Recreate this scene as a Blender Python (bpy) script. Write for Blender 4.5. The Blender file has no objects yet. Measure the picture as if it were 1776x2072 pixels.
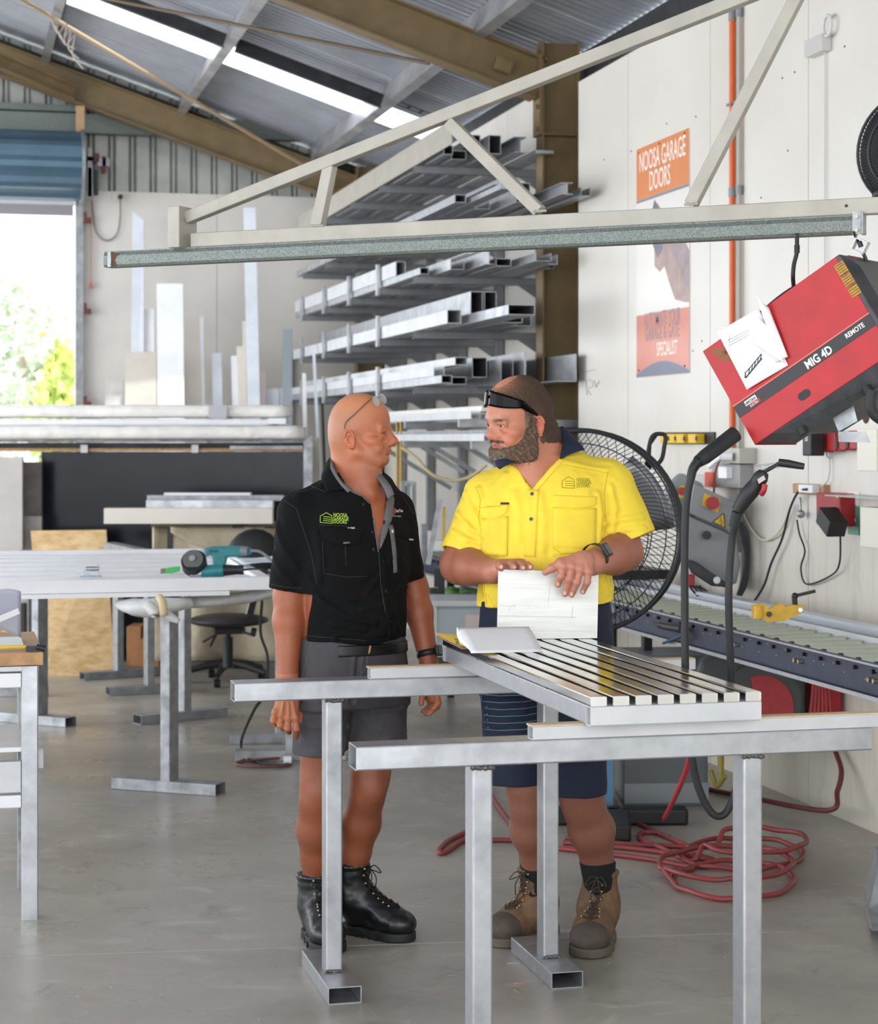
import bpy, math, random
import numpy as np
from mathutils import Vector as V, Matrix, Euler
from mathutils.bvhtree import BVHTree
random.seed(7)
sc = bpy.context.scene
col = sc.collection
PI = math.pi
# ---------------------------------------------------------------- camera
A = math.radians(13.9); FP = 4000.0; CX = 888.0; CY = 890.0; H = 1.65
ca, sa = math.cos(A), math.sin(A)
cam = bpy.data.cameras.new('camera'); camo = bpy.data.objects.new('camera', cam); col.objects.link(camo)
camo.location = (0, 0, H); camo.rotation_euler = (PI/2, 0, -A)
cam.sensor_fit = 'HORIZONTAL'; cam.sensor_width = 24.0; cam.lens = 24.0*FP/1776.0
cam.shift_y = -(1036.0-CY)/1776.0; cam.clip_end = 300
cam.dof.use_dof = True; cam.dof.focus_distance = 5.9; cam.dof.aperture_fstop = 4.5
sc.camera = camo
# ---------------------------------------------------------------- world, light, exposure
w = bpy.data.worlds.new('world'); sc.world = w; w.use_nodes = True
nt = w.node_tree; bg = nt.nodes['Background']
bg.inputs[0].default_value = (0.90, 0.95, 1.0, 1); bg.inputs[1].default_value = 3.6
def area(name, loc, rot, sx, sy, power, color=(1, 1, 1)):
    l = bpy.data.lights.new(name, 'AREA'); l.shape = 'RECTANGLE'; l.size = sx; l.size_y = sy; l.energy = power; l.color = color
    o = bpy.data.objects.new(name, l); col.objects.link(o); o.location = loc; o.rotation_euler = rot; return o
# daylight through the big openings behind and to the left of the camera, then an added fill
area('daylight_from_open_front', (-1.5, -3.5, 3.0), (math.radians(78), 0, 0), 9, 4.5, 120, (1.0, 0.94, 0.86))
area('daylight_from_open_side', (-8.5, 8.0, 3.0), (math.radians(80), 0, math.radians(-90)), 12, 4.5, 300, (0.93, 0.96, 1.0))
area('far_left_fill_light', (-4.3, 14.0, 2.6), (math.radians(85), 0, math.radians(-90)), 6, 4.0, 330, (0.93, 0.96, 1.0))  # added fill brightening the far left bay; no side door is modelled here
sun = bpy.data.lights.new('sun', 'SUN'); sun.energy = 6.0; sun.angle = math.radians(1.0)
suno = bpy.data.objects.new('sun', sun); col.objects.link(suno); suno.rotation_euler = (math.radians(25), math.radians(20), 0)
sc.view_settings.view_transform = 'Standard'; sc.view_settings.look = 'None'
sc.view_settings.exposure = 0.0; sc.view_settings.gamma = 1.0; sc.view_settings.use_curve_mapping = False
sc.cycles.use_denoising = True
try: sc.cycles.denoiser = 'OPENIMAGEDENOISE'
except Exception: pass
sc.cycles.max_bounces = 8; sc.cycles.diffuse_bounces = 4; sc.cycles.transparent_max_bounces = 12
sc.cycles.sample_clamp_indirect = 8.0

# ---------------------------------------------------------------- projection helpers (a photo pixel onto a real plane)
def W(px, py, d):
    r = (px-CX)/FP*d
    return V((r*ca+d*sa, -r*sa+d*ca, H+(CY-py)/FP*d))
def G(px, py, z=0.0): return W(px, py, (H-z)*FP/(py-CY))
def onY(px, py, Y):
    t = (px-CX)/FP; return W(px, py, Y/(ca-t*sa))
def onX(px, py, X):
    t = (px-CX)/FP; return W(px, py, X/(t*ca+sa))
def s2l(c):
    c = c/255.0
    return c/12.92 if c <= 0.04045 else ((c+0.055)/1.055)**2.4
def rgb(t): return (s2l(t[0]), s2l(t[1]), s2l(t[2]), 1)
# ---------------------------------------------------------------- materials
MATS = {}
def mat(name, c, rough=0.5, metal=0.0, var=None, bump=None, c2=None, spec=None, trans=0.0, alpha=1.0, emit=0.0, scl=None, vcol=None, rvar=0.0, sss=0.0, voro=False, wave=None):
    if name in MATS: return MATS[name]
    m = bpy.data.materials.new(name); m.use_nodes = True; MATS[name] = m
    N = m.node_tree.nodes; L = m.node_tree.links; b = N['Principled BSDF']
    b.inputs['Roughness'].default_value = rough; b.inputs['Metallic'].default_value = metal
    b.inputs['Base Color'].default_value = rgb(c)
    if spec is not None: b.inputs['Specular IOR Level'].default_value = spec
    if trans: b.inputs['Transmission Weight'].default_value = trans
    if alpha < 1: b.inputs['Alpha'].default_value = alpha
    if sss: b.inputs['Subsurface Weight'].default_value = sss; b.inputs['Subsurface Radius'].default_value = (0.02, 0.008, 0.004); b.inputs['Subsurface Scale'].default_value = 0.4
    if emit: b.inputs['Emission Color'].default_value = rgb(c); b.inputs['Emission Strength'].default_value = emit
    tc = N.new('ShaderNodeTexCoord'); mp = N.new('ShaderNodeMapping'); L.new(tc.outputs['Object'], mp.inputs[0])
    if scl: mp.inputs['Scale'].default_value = scl
    src = None
    if vcol:
        at = N.new('ShaderNodeVertexColor'); at.layer_name = vcol; src = at.outputs[0]
    if var:
        n = N.new('ShaderNodeTexNoise' if not voro else 'ShaderNodeTexVoronoi'); n.inputs['Scale'].default_value = var[0]
        if not voro: n.inputs['Detail'].default_value = 6; n.inputs['Roughness'].default_value = 0.62
        L.new(mp.outputs[0], n.inputs['Vector'])
        fac = n.outputs[0] if not voro else n.outputs['Color']
        r = N.new('ShaderNodeMapRange'); r.inputs[1].default_value = 0.3 if not voro else 0.0; r.inputs[2].default_value = 0.7 if not voro else 1.0
        L.new(fac, r.inputs[0])
        mx = N.new('ShaderNodeMix'); mx.data_type = 'RGBA'; L.new(r.outputs[0], mx.inputs['Factor'])
        ca_, cb_ = rgb(c), rgb(c2 if c2 else tuple(max(0, x*(1-var[1])) for x in c))
        if src:
            mx.blend_type = 'MULTIPLY'
            mx.inputs['A'].default_value = ca_; L.new(src, mx.inputs['A']); k = 1-var[1]; mx.inputs['B'].default_value = (k, k, k, 1)
        else:
            mx.inputs['A'].default_value = ca_; mx.inputs['B'].default_value = cb_
        src = mx.outputs['Result']
        if rvar:
            rr = N.new('ShaderNodeMapRange'); rr.inputs[3].default_value = max(0, rough-rvar); rr.inputs[4].default_value = min(1, rough+rvar)
            L.new(r.outputs[0], rr.inputs[0]); L.new(rr.outputs[0], b.inputs['Roughness'])
    if src: L.new(src, b.inputs['Base Color'])
    if bump:
        n = N.new('ShaderNodeTexNoise'); n.inputs['Scale'].default_value = bump[0]; n.inputs['Detail'].default_value = 5
        L.new(mp.outputs[0], n.inputs['Vector'])
        bp = N.new('ShaderNodeBump'); bp.inputs['Strength'].default_value = bump[1]; bp.inputs['Distance'].default_value = bump[2] if len(bump) > 2 else 0.005
        L.new(n.outputs[0], bp.inputs['Height']); L.new(bp.outputs[0], b.inputs['Normal'])
    return m
alu = mat('brushed_aluminium', (190, 192, 196), 0.42, 0.85, (9, 0.16), (60, 0.05), scl=(1, 1, 1), rvar=0.1)
alu_d = mat('dull_aluminium', (172, 174, 177), 0.5, 0.7, (14, 0.2), (40, 0.08), rvar=0.1)
alu_s = mat('polished_aluminium', (222, 222, 222), 0.16, 1.0, (5, 0.1), rvar=0.05)
alu_w = mat('mill_finish_face', (206, 207, 209), 0.5, 0.35, (6, 0.08))
galv = mat('galvanised_steel', (134, 142, 136), 0.5, 0.5, (260, 0.3), voro=True)
galv_p = mat('galvanised_purlin', (180, 178, 180), 0.4, 0.5, (3, 0.3), rvar=0.1)
roof_m = mat('zincalume_sheet', (190, 194, 202), 0.36, 0.5, (2.2, 0.14), rvar=0.08)
clad_m = mat('wall_cladding', (190, 191, 185), 0.5, 0.45, (3, 0.16))
dark_m = mat('dark_steel', (70, 70, 72), 0.5, 0.6, (8, 0.3))
beam_m = mat('tan_painted_steel', (128, 107, 72), 0.5, 0.0, (5, 0.14), (30, 0.05))
white_w = mat('white_wall_lining', (222, 217, 209), 0.38, 0.0, (1.4, 0.07), (9, 0.05), rvar=0.08)
boom_m = mat('cream_painted_boom', (176, 170, 158), 0.45, 0.1, (7, 0.1), (40, 0.05))
white_p = mat('white_powder_coat', (236, 236, 238), 0.42, 0.0, (4, 0.05))
wrap_m = mat('white_plastic_wrap', (236, 232, 226), 0.3, 0.0, (6, 0.1), (14, 0.5, 0.02))
black_p = mat('black_plastic', (28, 28, 30), 0.5, 0.0, (20, 0.3))
black_r = mat('black_rubber', (38, 38, 40), 0.6, 0.0, (30, 0.3))
grey_p = mat('grey_enamel', (134, 138, 140), 0.4, 0.0, (10, 0.07))
red_m = mat('red_enamel', (190, 16, 24), 0.42, 0.0, (9, 0.14), (30, 0.06))
red_p = mat('red_plastic', (170, 26, 34), 0.45, 0.0, (30, 0.15))
paper_m = mat('white_paper', (240, 240, 242), 0.7, 0.0, (4, 0.04))
ink_m = mat('black_ink', (30, 30, 34), 0.8)
wood_m = mat('pine_board', (196, 150, 104), 0.6, 0.0, (18, 0.22), scl=(1, 6, 1))
yel_m = mat('yellow_plastic', (232, 190, 30), 0.45, 0.0, (20, 0.1))
orange_m = mat('orange_conduit', (226, 96, 28), 0.4, 0.0, (8, 0.1))
navy_m = mat('navy_painted_steel', (56, 62, 84), 0.45, 0.1, (14, 0.2))
zinc_m = mat('zinc_bolt', (176, 164, 130), 0.4, 0.8)
card_m = mat('brown_cardboard', (176, 122, 78), 0.75, 0.0, (7, 0.12))
# ---------------------------------------------------------------- object helpers
ROOT = {}
def setp(o, label=None, cat=None, group=None, kind=None):
    if label: o['label'] = label
    if cat: o['category'] = cat
    if group: o['group'] = group
    if kind: o['kind'] = kind
    return o
def thing(name, label, cat, loc, rz=0.0, group=None):
    o = bpy.data.objects.new(name, None); o.empty_display_size = 0.05; col.objects.link(o)
    o.location = loc; o.rotation_euler = (0, 0, rz); setp(o, label, cat, group)
    ROOT[o.name] = (Matrix.Translation(V(loc)) @ Matrix.Rotation(rz, 4, 'Z')).inverted()
    return o
def link_mesh(name, me, m, parent=None, world=True):
    o = bpy.data.objects.new(name, me); col.objects.link(o)
    for mm in (m if isinstance(m, (list, tuple)) else [m]): me.materials.append(mm)
    if parent is not None:
        inv = ROOT[parent.name]; ROOT[o.name] = inv
        if world: me.transform(inv)
        o.parent = parent
    elif world:
        n = len(me.vertices); co = np.empty(n*3, np.float32); me.vertices.foreach_get('co', co); co = co.reshape(-1, 3)
        c = V(((co[:, 0].min()+co[:, 0].max())/2, (co[:, 1].min()+co[:, 1].max())/2, co[:, 2].min()))
        T = Matrix.Translation(c); me.transform(T.inverted()); o.location = c; ROOT[o.name] = T.inverted()
    return o
def frame(p, q, up=(0, 0, 1)):
    z = (q-p).normalized(); u = V(up)
    if abs(z.dot(u)) > 0.99: u = V((0, 1, 0)) if abs(z.y) < 0.9 else V((1, 0, 0))
    x = u.cross(z).normalized() if abs(u.cross(z).length) > 1e-6 else V((1, 0, 0)); y = z.cross(x)
    return x, y, z     # x sideways, y = up-ish
class MB:
    def __init__(s): s.v = []; s.f = []; s.sm = []; s.mi = []; s.cm = 0
    def add(s, vs, fs, smooth=False):
        n = len(s.v); s.v += [tuple(a) for a in vs]; s.f += [tuple(i+n for i in f) for f in fs]; s.sm += [smooth]*len(fs); s.mi += [s.cm]*len(fs); return s
    def box(s, c, sz, R=None):
        c = V(c); hx, hy, hz = sz[0]/2, sz[1]/2, sz[2]/2
        vs = [V((x, y, z)) for x in (-hx, hx) for y in (-hy, hy) for z in (-hz, hz)]
        if R is not None: vs = [R @ q for q in vs]
        return s.add([q+c for q in vs], [(0, 1, 3, 2), (4, 6, 7, 5), (0, 4, 5, 1), (2, 3, 7, 6), (0, 2, 6, 4), (1, 5, 7, 3)])
    def bx(s, x0, x1, y0, y1, z0, z1): return s.box(((x0+x1)/2, (y0+y1)/2, (z0+z1)/2), (x1-x0, y1-y0, z1-z0))
    def bar(s, p, q, w, h, up=(0, 0, 1)):
        p, q = V(p), V(q); x, y, z = frame(p, q, up)
        vs = [o+x*a+y*b for o in (p, q) for a, b in ((-w/2, -h/2), (w/2, -h/2), (w/2, h/2), (-w/2, h/2))]
        return s.add(vs, [(3, 2, 1, 0), (4, 5, 6, 7), (0, 1, 5, 4), (1, 2, 6, 5), (2, 3, 7, 6), (3, 0, 4, 7)])
    def extr(s, prof, p, q, up=(0, 0, 1), cap=True, closed=True, smooth=False):
        p, q = V(p), V(q); x, y, z = frame(p, q, up); n = len(prof)
        vs = [o+x*a+y*b for o in (p, q) for a, b in prof]
        fs = [(i, (i+1) % n, n+(i+1) % n, n+i) for i in range(n if closed else n-1)]
        if cap and closed: fs += [tuple(range(n-1, -1, -1)), tuple(range(n, 2*n))]
        return s.add(vs, fs, smooth)
    def rhs(s, p, q, w, h, t=0.003, r=0.004, up=(0, 0, 1)):
        """open hollow rectangular section"""
        p, q = V(p), V(q); x, y, z = frame(p, q, up)
        def ring(w, h, r, k=3):
            out = []
            for cx, cy, a0 in ((w/2-r, h/2-r, 0), (-w/2+r, h/2-r, PI/2), (-w/2+r, -h/2+r, PI), (w/2-r, -h/2+r, 1.5*PI)):
                for i in range(k): a = a0+PI/2*i/(k-1); out.append((cx+r*math.cos(a), cy+r*math.sin(a)))
            return out
        A_, B_ = ring(w, h, r), ring(w-2*t, h-2*t, max(r-t, 0.0005)); n = len(A_)
        vs = [o+x*a+y*b for R_ in (A_, B_) for o in (p, q) for a, b in R_]
        fs = []
        for i in range(n):
            j = (i+1) % n
            fs += [(i, j, n+j, n+i), (2*n+j, 2*n+i, 3*n+i, 3*n+j), (j, i, 2*n+i, 2*n+j), (n+i, n+j, 3*n+j, 3*n+i)]
        return s.add(vs, fs)
    def cyl(s, p, q, r, r2=None, n=16, cap=True, smooth=True):
        p, q = V(p), V(q); r2 = r if r2 is None else r2; x, y, z = frame(p, q)
        vs = [o+(x*math.cos(2*PI*i/n)+y*math.sin(2*PI*i/n))*rr for o, rr in ((p, r), (q, r2)) for i in range(n)]
        s.add(vs, [(i, (i+1) % n, n+(i+1) % n, n+i) for i in range(n)], smooth)
        if cap: s.add(vs, [tuple(range(n-1, -1, -1)), tuple(range(n, 2*n))])
        return s
    def ball(s, c, r, n=12, sc3=(1, 1, 1), R=None):
        c = V(c); vs = []; fs = []
        m = n//2
        for i in range(m+1):
            th = PI*i/m
            for j in range(n):
                ph = 2*PI*j/n; q = V((r*sc3[0]*math.sin(th)*math.cos(ph), r*sc3[1]*math.sin(th)*math.sin(ph), r*sc3[2]*math.cos(th)))
                vs.append(c+(R @ q if R is not None else q))
        for i in range(m):
            for j in range(n): fs.append((i*n+j, (i+1)*n+j, (i+1)*n+(j+1) % n, i*n+(j+1) % n))
        return s.add(vs, fs, True)
    def tube(s, pts, r, n=8, cap=True):
        pts = [V(p) for p in pts]; rs = r if isinstance(r, (list, tuple)) else [r]*len(pts)
        up = V((0, 0, 1)); t0 = (pts[1]-pts[0]).normalized()
        if abs(t0.dot(up)) > 0.9: up = V((1, 0, 0))
        x = up.cross(t0).normalized(); vs = []
        for i, p in enumerate(pts):
            t = (pts[min(i+1, len(pts)-1)]-pts[max(i-1, 0)]).normalized()
            x = (x-t*x.dot(t)); x = x.normalized() if x.length > 1e-6 else up.cross(t).normalized(); y = t.cross(x)
            for j in range(n): a = 2*PI*j/n; vs.append(p+(x*math.cos(a)+y*math.sin(a))*rs[i])
        fs = [(i*n+j, i*n+(j+1) % n, (i+1)*n+(j+1) % n, (i+1)*n+j) for i in range(len(pts)-1) for j in range(n)]
        s.add(vs, fs, True)
        if cap: k = (len(pts)-1)*n; s.add(vs, [tuple(range(n-1, -1, -1)), tuple(range(k, k+n))])
        return s
    def prism(s, poly, off):
        """3-D polygon pushed along off"""
        poly = [V(p) for p in poly]; n = len(poly); off = V(off)
        return s.add(poly+[p+off for p in poly], [tuple(range(n)), tuple(range(2*n-1, n-1, -1))]+[(i, n+i, n+(i+1) % n, (i+1) % n) for i in range(n)])
    def grid(s, fn, nu, nv, thick=0.0, smooth=True):
        P = [[V(fn(i/nu, j/nv)) for j in range(nv+1)] for i in range(nu+1)]
        vs = [P[i][j] for i in range(nu+1) for j in range(nv+1)]
        fs = [(i*(nv+1)+j, (i+1)*(nv+1)+j, (i+1)*(nv+1)+j+1, i*(nv+1)+j+1) for i in range(nu) for j in range(nv)]
        if thick:
            n = len(vs); nr = [V((0, 0, 0))]*n
            nr = [V((0, 0, 0)) for _ in vs]
            for f in fs:
                q = (vs[f[1]]-vs[f[0]]).cross(vs[f[3]]-vs[f[0]])
                for i in f: nr[i] += q
            vs = vs+[a-(b.normalized() if b.length > 0 else b)*thick for a, b in zip(vs, nr)]
            ff = list(fs)+[tuple(n+i for i in reversed(f)) for f in fs]
            bd = [i*(nv+1) for i in range(nu+1)]+[nu*(nv+1)+j for j in range(1, nv+1)]+[i*(nv+1)+nv for i in range(nu-1, -1, -1)]+[j for j in range(nv-1, 0, -1)]
            for k in range(len(bd)): a, b = bd[k], bd[(k+1) % len(bd)]; ff.append((b, a, n+a, n+b))
            fs = ff
        return s.add(vs, fs, smooth)
    def mesh(s, name):
        me = bpy.data.meshes.new(name); me.from_pydata(s.v, [], s.f)
        me.polygons.foreach_set('use_smooth', s.sm); me.polygons.foreach_set('material_index', s.mi); me.update(); return me
    def build(s, name, m, parent=None, bev=0, label=None, cat=None, group=None, kind=None):
        o = link_mesh(name, s.mesh(name), m, parent); setp(o, label, cat, group, kind)
        if bev:
            b = o.modifiers.new('b', 'BEVEL'); b.width = bev; b.segments = 2; b.limit_method = 'ANGLE'; b.angle_limit = 0.7
        return o
def spline(pts, n=8):
    pts = [V(p) for p in pts]; out = []
    P = [pts[0]*2-pts[1]]+pts+[pts[-1]*2-pts[-2]]
    for i in range(1, len(P)-2):
        a, b, c, d = P[i-1], P[i], P[i+1], P[i+2]
        for k in range(n):
            t = k/n; out.append(0.5*((2*b)+(c-a)*t+(2*a-5*b+4*c-d)*t*t+(3*b-a-3*c+d)*t**3))
    out.append(pts[-1]); return out
def text_bm(s, size, ex=0.0004, bold=0.0, squeeze=1.0, align='LEFT', res=3, sp=1.0):
    """flat lettering as a mesh in its own XY plane (returns verts, faces)"""
    cu = bpy.data.curves.new('t', 'FONT'); cu.body = s; cu.size = size; cu.extrude = ex; cu.offset = bold; cu.align_x = align; cu.resolution_u = res; cu.space_line = 0.9; cu.space_character = sp
    o = bpy.data.objects.new('t', cu); col.objects.link(o); dg = bpy.context.evaluated_depsgraph_get(); dg.update()
    me = bpy.data.meshes.new_from_object(o.evaluated_get(dg)); vs = [V((v.co.x*squeeze, v.co.y, v.co.z)) for v in me.vertices]; fs = [tuple(p.vertices) for p in me.polygons]
    bpy.data.objects.remove(o); bpy.data.curves.remove(cu); bpy.data.meshes.remove(me); return vs, fs
def text_on(b, s, size, org, ux, uy, **k):
    """lettering laid flat from org along ux with uy up, added to a mesh builder"""
    ux, uy = V(ux).normalized(), V(uy).normalized(); un = ux.cross(uy)
    vs, fs = text_bm(s, size, **k); b.add([V(org)+ux*v.x+uy*v.y+un*v.z for v in vs], fs)
def copy_tree(o, parent=None):
    c = o.copy(); col.objects.link(c)
    if parent is not None: c.parent = parent
    for ch in list(o.children): copy_tree(ch, c)
    return c
# ================================================================ SETTING
XW = 3.77; YF = 18.4
def roofZ(x): return 4.26+0.335*(XW-x) if x > -4.2 else 4.26+0.335*(XW+4.2)-0.335*(-4.2-x)
# floor
fm = mat('polished_concrete', (156, 153, 148), 0.34, 0.0)
N, L = fm.node_tree.nodes, fm.node_tree.links; b = N['Principled BSDF']
tc = N.new('ShaderNodeTexCoord')
def noise(sc_, det=8, rg=0.6, dist=0.0, vec=None):
    n = N.new('ShaderNodeTexNoise'); n.inputs['Scale'].default_value = sc_; n.inputs['Detail'].default_value = det; n.inputs['Roughness'].default_value = rg; n.inputs['Distortion'].default_value = dist
    L.new(vec or tc.outputs['Object'], n.inputs['Vector']); return n.outputs[0]
def rng(s, a, b_, c=0.0, d=1.0):
    r = N.new('ShaderNodeMapRange'); L.new(s, r.inputs[0]); r.inputs[1].default_value = a; r.inputs[2].default_value = b_; r.inputs[3].default_value = c; r.inputs[4].default_value = d; return r.outputs[0]
def mixc(f, a, b_, mode='MIX'):
    m = N.new('ShaderNodeMix'); m.data_type = 'RGBA'; m.blend_type = mode; L.new(f, m.inputs['Factor'])
    for k, v in (('A', a), ('B', b_)):
        if isinstance(v, tuple): m.inputs[k].default_value = rgb(v)
        else: L.new(v, m.inputs[k])
    return m.outputs['Result']
c1 = mixc(rng(noise(0.7, 8, 0.6, 0.8), 0.35, 0.65), (142, 137, 129), (176, 170, 160))
mp = N.new('ShaderNodeMapping'); mp.inputs['Scale'].default_value = (1.0, 1.5, 1); L.new(tc.outputs['Object'], mp.inputs[0])
c2 = mixc(rng(noise(2.2, 10, 0.72, 2.0, mp.outputs[0]), 0.56, 0.70, 0, 0.6), c1, (206, 202, 194))
c3 = mixc(rng(noise(55, 3, 0.5), 0.70, 0.76, 0, 0.6), c2, (205, 204, 200))
c4 = mixc(rng(noise(6, 8, 0.7, 1.0), 0.56, 0.76, 0, 0.6), c3, (104, 99, 92))
L.new(c4, b.inputs['Base Color']); L.new(rng(noise(1.6, 8, 0.65), 0.3, 0.7, 0.22, 0.44), b.inputs['Roughness'])
bp = N.new('ShaderNodeBump'); bp.inputs['Strength'].default_value = 0.12; bp.inputs['Distance'].default_value = 0.01; L.new(noise(14, 8), bp.inputs['Height']); L.new(bp.outputs[0], b.inputs['Normal'])
MB().bx(-11, 4.1, -3.5, 18.7, -0.2, 0).build('floor', fm, kind='structure')
MB().bx(-40, 40, 18.72, 60, -0.25, -0.02).build('ground', mat('outdoor_concrete', (200, 198, 192), 0.8, 0, (2, 0.1)), kind='structure')
# right wall: lining panels, gouged and stained low down
wl = mat('scuffed_white_lining', (224, 221, 216), 0.3, 0.0)
N, L = wl.node_tree.nodes, wl.node_tree.links; b = N['Principled BSDF']; tc = N.new('ShaderNodeTexCoord')
base = mixc(rng(noise(0.9, 6, 0.6), 0.3, 0.7), (218, 214, 207), (206, 200, 190))
sep = N.new('ShaderNodeSeparateXYZ'); L.new(tc.outputs['Object'], sep.inputs[0])
mps = N.new('ShaderNodeMapping'); mps.inputs['Scale'].default_value = (1, 5, 1.2); L.new(tc.outputs['Object'], mps.inputs[0])
st = rng(noise(2.0, 10, 0.7, 0.2, mps.outputs[0]), 0.50, 0.75)
low = rng(sep.outputs[2], 1.9, 0.9); near = rng(sep.outputs[1], 0.5, -1.0)
mm = N.new('ShaderNodeMath'); mm.operation = 'MULTIPLY'; L.new(st, mm.inputs[0]); L.new(low, mm.inputs[1])
m2 = N.new('ShaderNodeMath'); m2.operation = 'MULTIPLY'; L.new(mm.outputs[0], m2.inputs[0]); m2.inputs[1].default_value = 0.45
base2 = mixc(m2.outputs[0], base, (112, 104, 94))
yel = mixc(rng(sep.outputs[2], 1.5, 0.3, 0, 0.45), base2, (206, 196, 170))
L.new(yel, b.inputs['Base Color']); b.inputs['Roughness'].default_value = 0.36
bp = N.new('ShaderNodeBump'); bp.inputs['Strength'].default_value = 0.08; L.new(noise(8, 6), bp.inputs['Height']); L.new(bp.outputs[0], b.inputs['Normal'])
wr = MB().bx(3.98, 4.02, -3.5, YF+0.05, 0, 4.16).build('wall_right', dark_m, kind='structure')
ys = [11.65, 10.73, 9.47, 8.28, 7.05, 5.8, 4.55, 3.3, 2.05, 0.8, -0.45, -1.7, -3.0]
for y1, y0 in zip(ys, ys[1:]):
    MB().bx(XW, XW+0.028, y0+0.003, y1-0.003, 0, 3.86).build('panel', wl, wr)
for y0, y1 in ((12.32, 13.7), (13.7, 15.0), (15.0, 16.4), (16.4, 17.85)):
    MB().bx(3.90, 3.93, y0+0.003, y1-0.003, 0, 4.02).build('panel', white_w, wr)
# ribbed outer wall above the lining
b = MB(); prof = []
def ribs(b, p0, dx, n, w, depth, up, rib=0.03):
    pass
def ribbed(x0, x1, z0f, z1f, y, pitch=0.19, d=0.03):
    b = MB(); x = x0
    while x < x1:
        xs = [x, x+pitch-0.075, x+pitch-0.06, x+pitch-0.045, x+pitch-0.03, x+pitch-0.015, x+pitch]
        ds = [0, 0, d, d*0.2, d*0.2, d, 0]
        P = [(min(a, x1), q) for a, q in zip(xs, ds)]
        vs = [V((a, y-q if False else y+q, z0f)) for a, q in P]+[V((a, y+q, z1f(a))) for a, q in P]
        n = len(P); b.add(vs, [(i, i+1, n+i+1, n+i) for i in range(n-1)])
        x += pitch
    return b
# far wall
wf = MB().bx(1.16, 4.0, YF+0.09, YF+0.14, 0, 4.0).build('wall_back', dark_m, kind='structure')
for x0, x1 in ((1.16, 2.42), (2.42, 3.8)):
    MB().bx(x0+0.002, x1-0.002, YF, YF+0.025, 0, 3.94).build('lining_panel', white_w, wf)
cl = ribbed(-4.4, 3.95, 3.90, lambda a: roofZ(a)-0.02, YF+0.03).build('cladding', clad_m, wf)
ribbed(-10.9, -4.4, 0, lambda a: roofZ(a)-0.02, YF+0.03).build('cladding', clad_m, wf)
MB().bx(-3.2, 3.95, YF-0.14, YF-0.02, 4.45, 4.62).build('girt', galv, wf)
MB().bx(-3.2, 1.2, YF-0.12, YF, 4.64, 4.70).build('girt', galv, wf)
# roof: ribbed sheets running down the slope, a clear strip between them
def roof_sheet(y0, y1, xa, xb, pitch=0.098, d=0.034):
    b = MB(); y = y0; P = []
    while y < y1-1e-6:
        P += [(y, 0), (y+pitch*0.2, 0), (y+pitch*0.42, d), (y+pitch*0.72, d), (y+pitch*.95, 0)]; y += pitch
    P = [(min(a, y1), q) for a, q in P]
    n = len(P)
    vs = [V((x, a, roofZ(x)+q)) for x in (xa, xb) for a, q in P]
    b.add(vs, [(i, i+1, n+i+1, n+i) for i in range(n-1)]); return b
rf = roof_sheet(-3.5, 0.0, -4.2, 4.05).build('ceiling', roof_m, kind='structure')
y = 0.0
segs = []
while y < 15.6: segs.append((y, y+0.78)); y += 0.78
segs = [(a, min(b_, 15.70)) for a, b_ in segs]
segs += [(16.40, 17.1), (17.1, 17.86), (17.86, 18.6)]
for a, b_ in segs: roof_sheet(a, b_, -4.2, 4.05).build('roof_sheet', roof_m, rf)
roof_sheet(-3.5, 18.6, -11, -4.2, 0.2).build('roof_sheet', roof_m, rf)
sky_m = bpy.data.materials.new('clear_roof_sheet'); sky_m.use_nodes = True
N = sky_m.node_tree.nodes; L = sky_m.node_tree.links; N.remove(N['Principled BSDF'])
t1 = N.new('ShaderNodeBsdfTranslucent'); t1.inputs[0].default_value = (0.95, 0.97, 1, 1); t2 = N.new('ShaderNodeBsdfTransparent'); ms = N.new('ShaderNodeMixShader'); ms.inputs[0].default_value = 0.6
L.new(t1.outputs[0], ms.inputs[1]); L.new(t2.outputs[0], ms.inputs[2]); L.new(ms.outputs[0], N['Material Output'].inputs[0])
roof_sheet(15.66, 16.44, -4.2, 4.05).build('skylight_sheet', sky_m, rf, label='clear plastic roof sheet letting daylight in')
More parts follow.
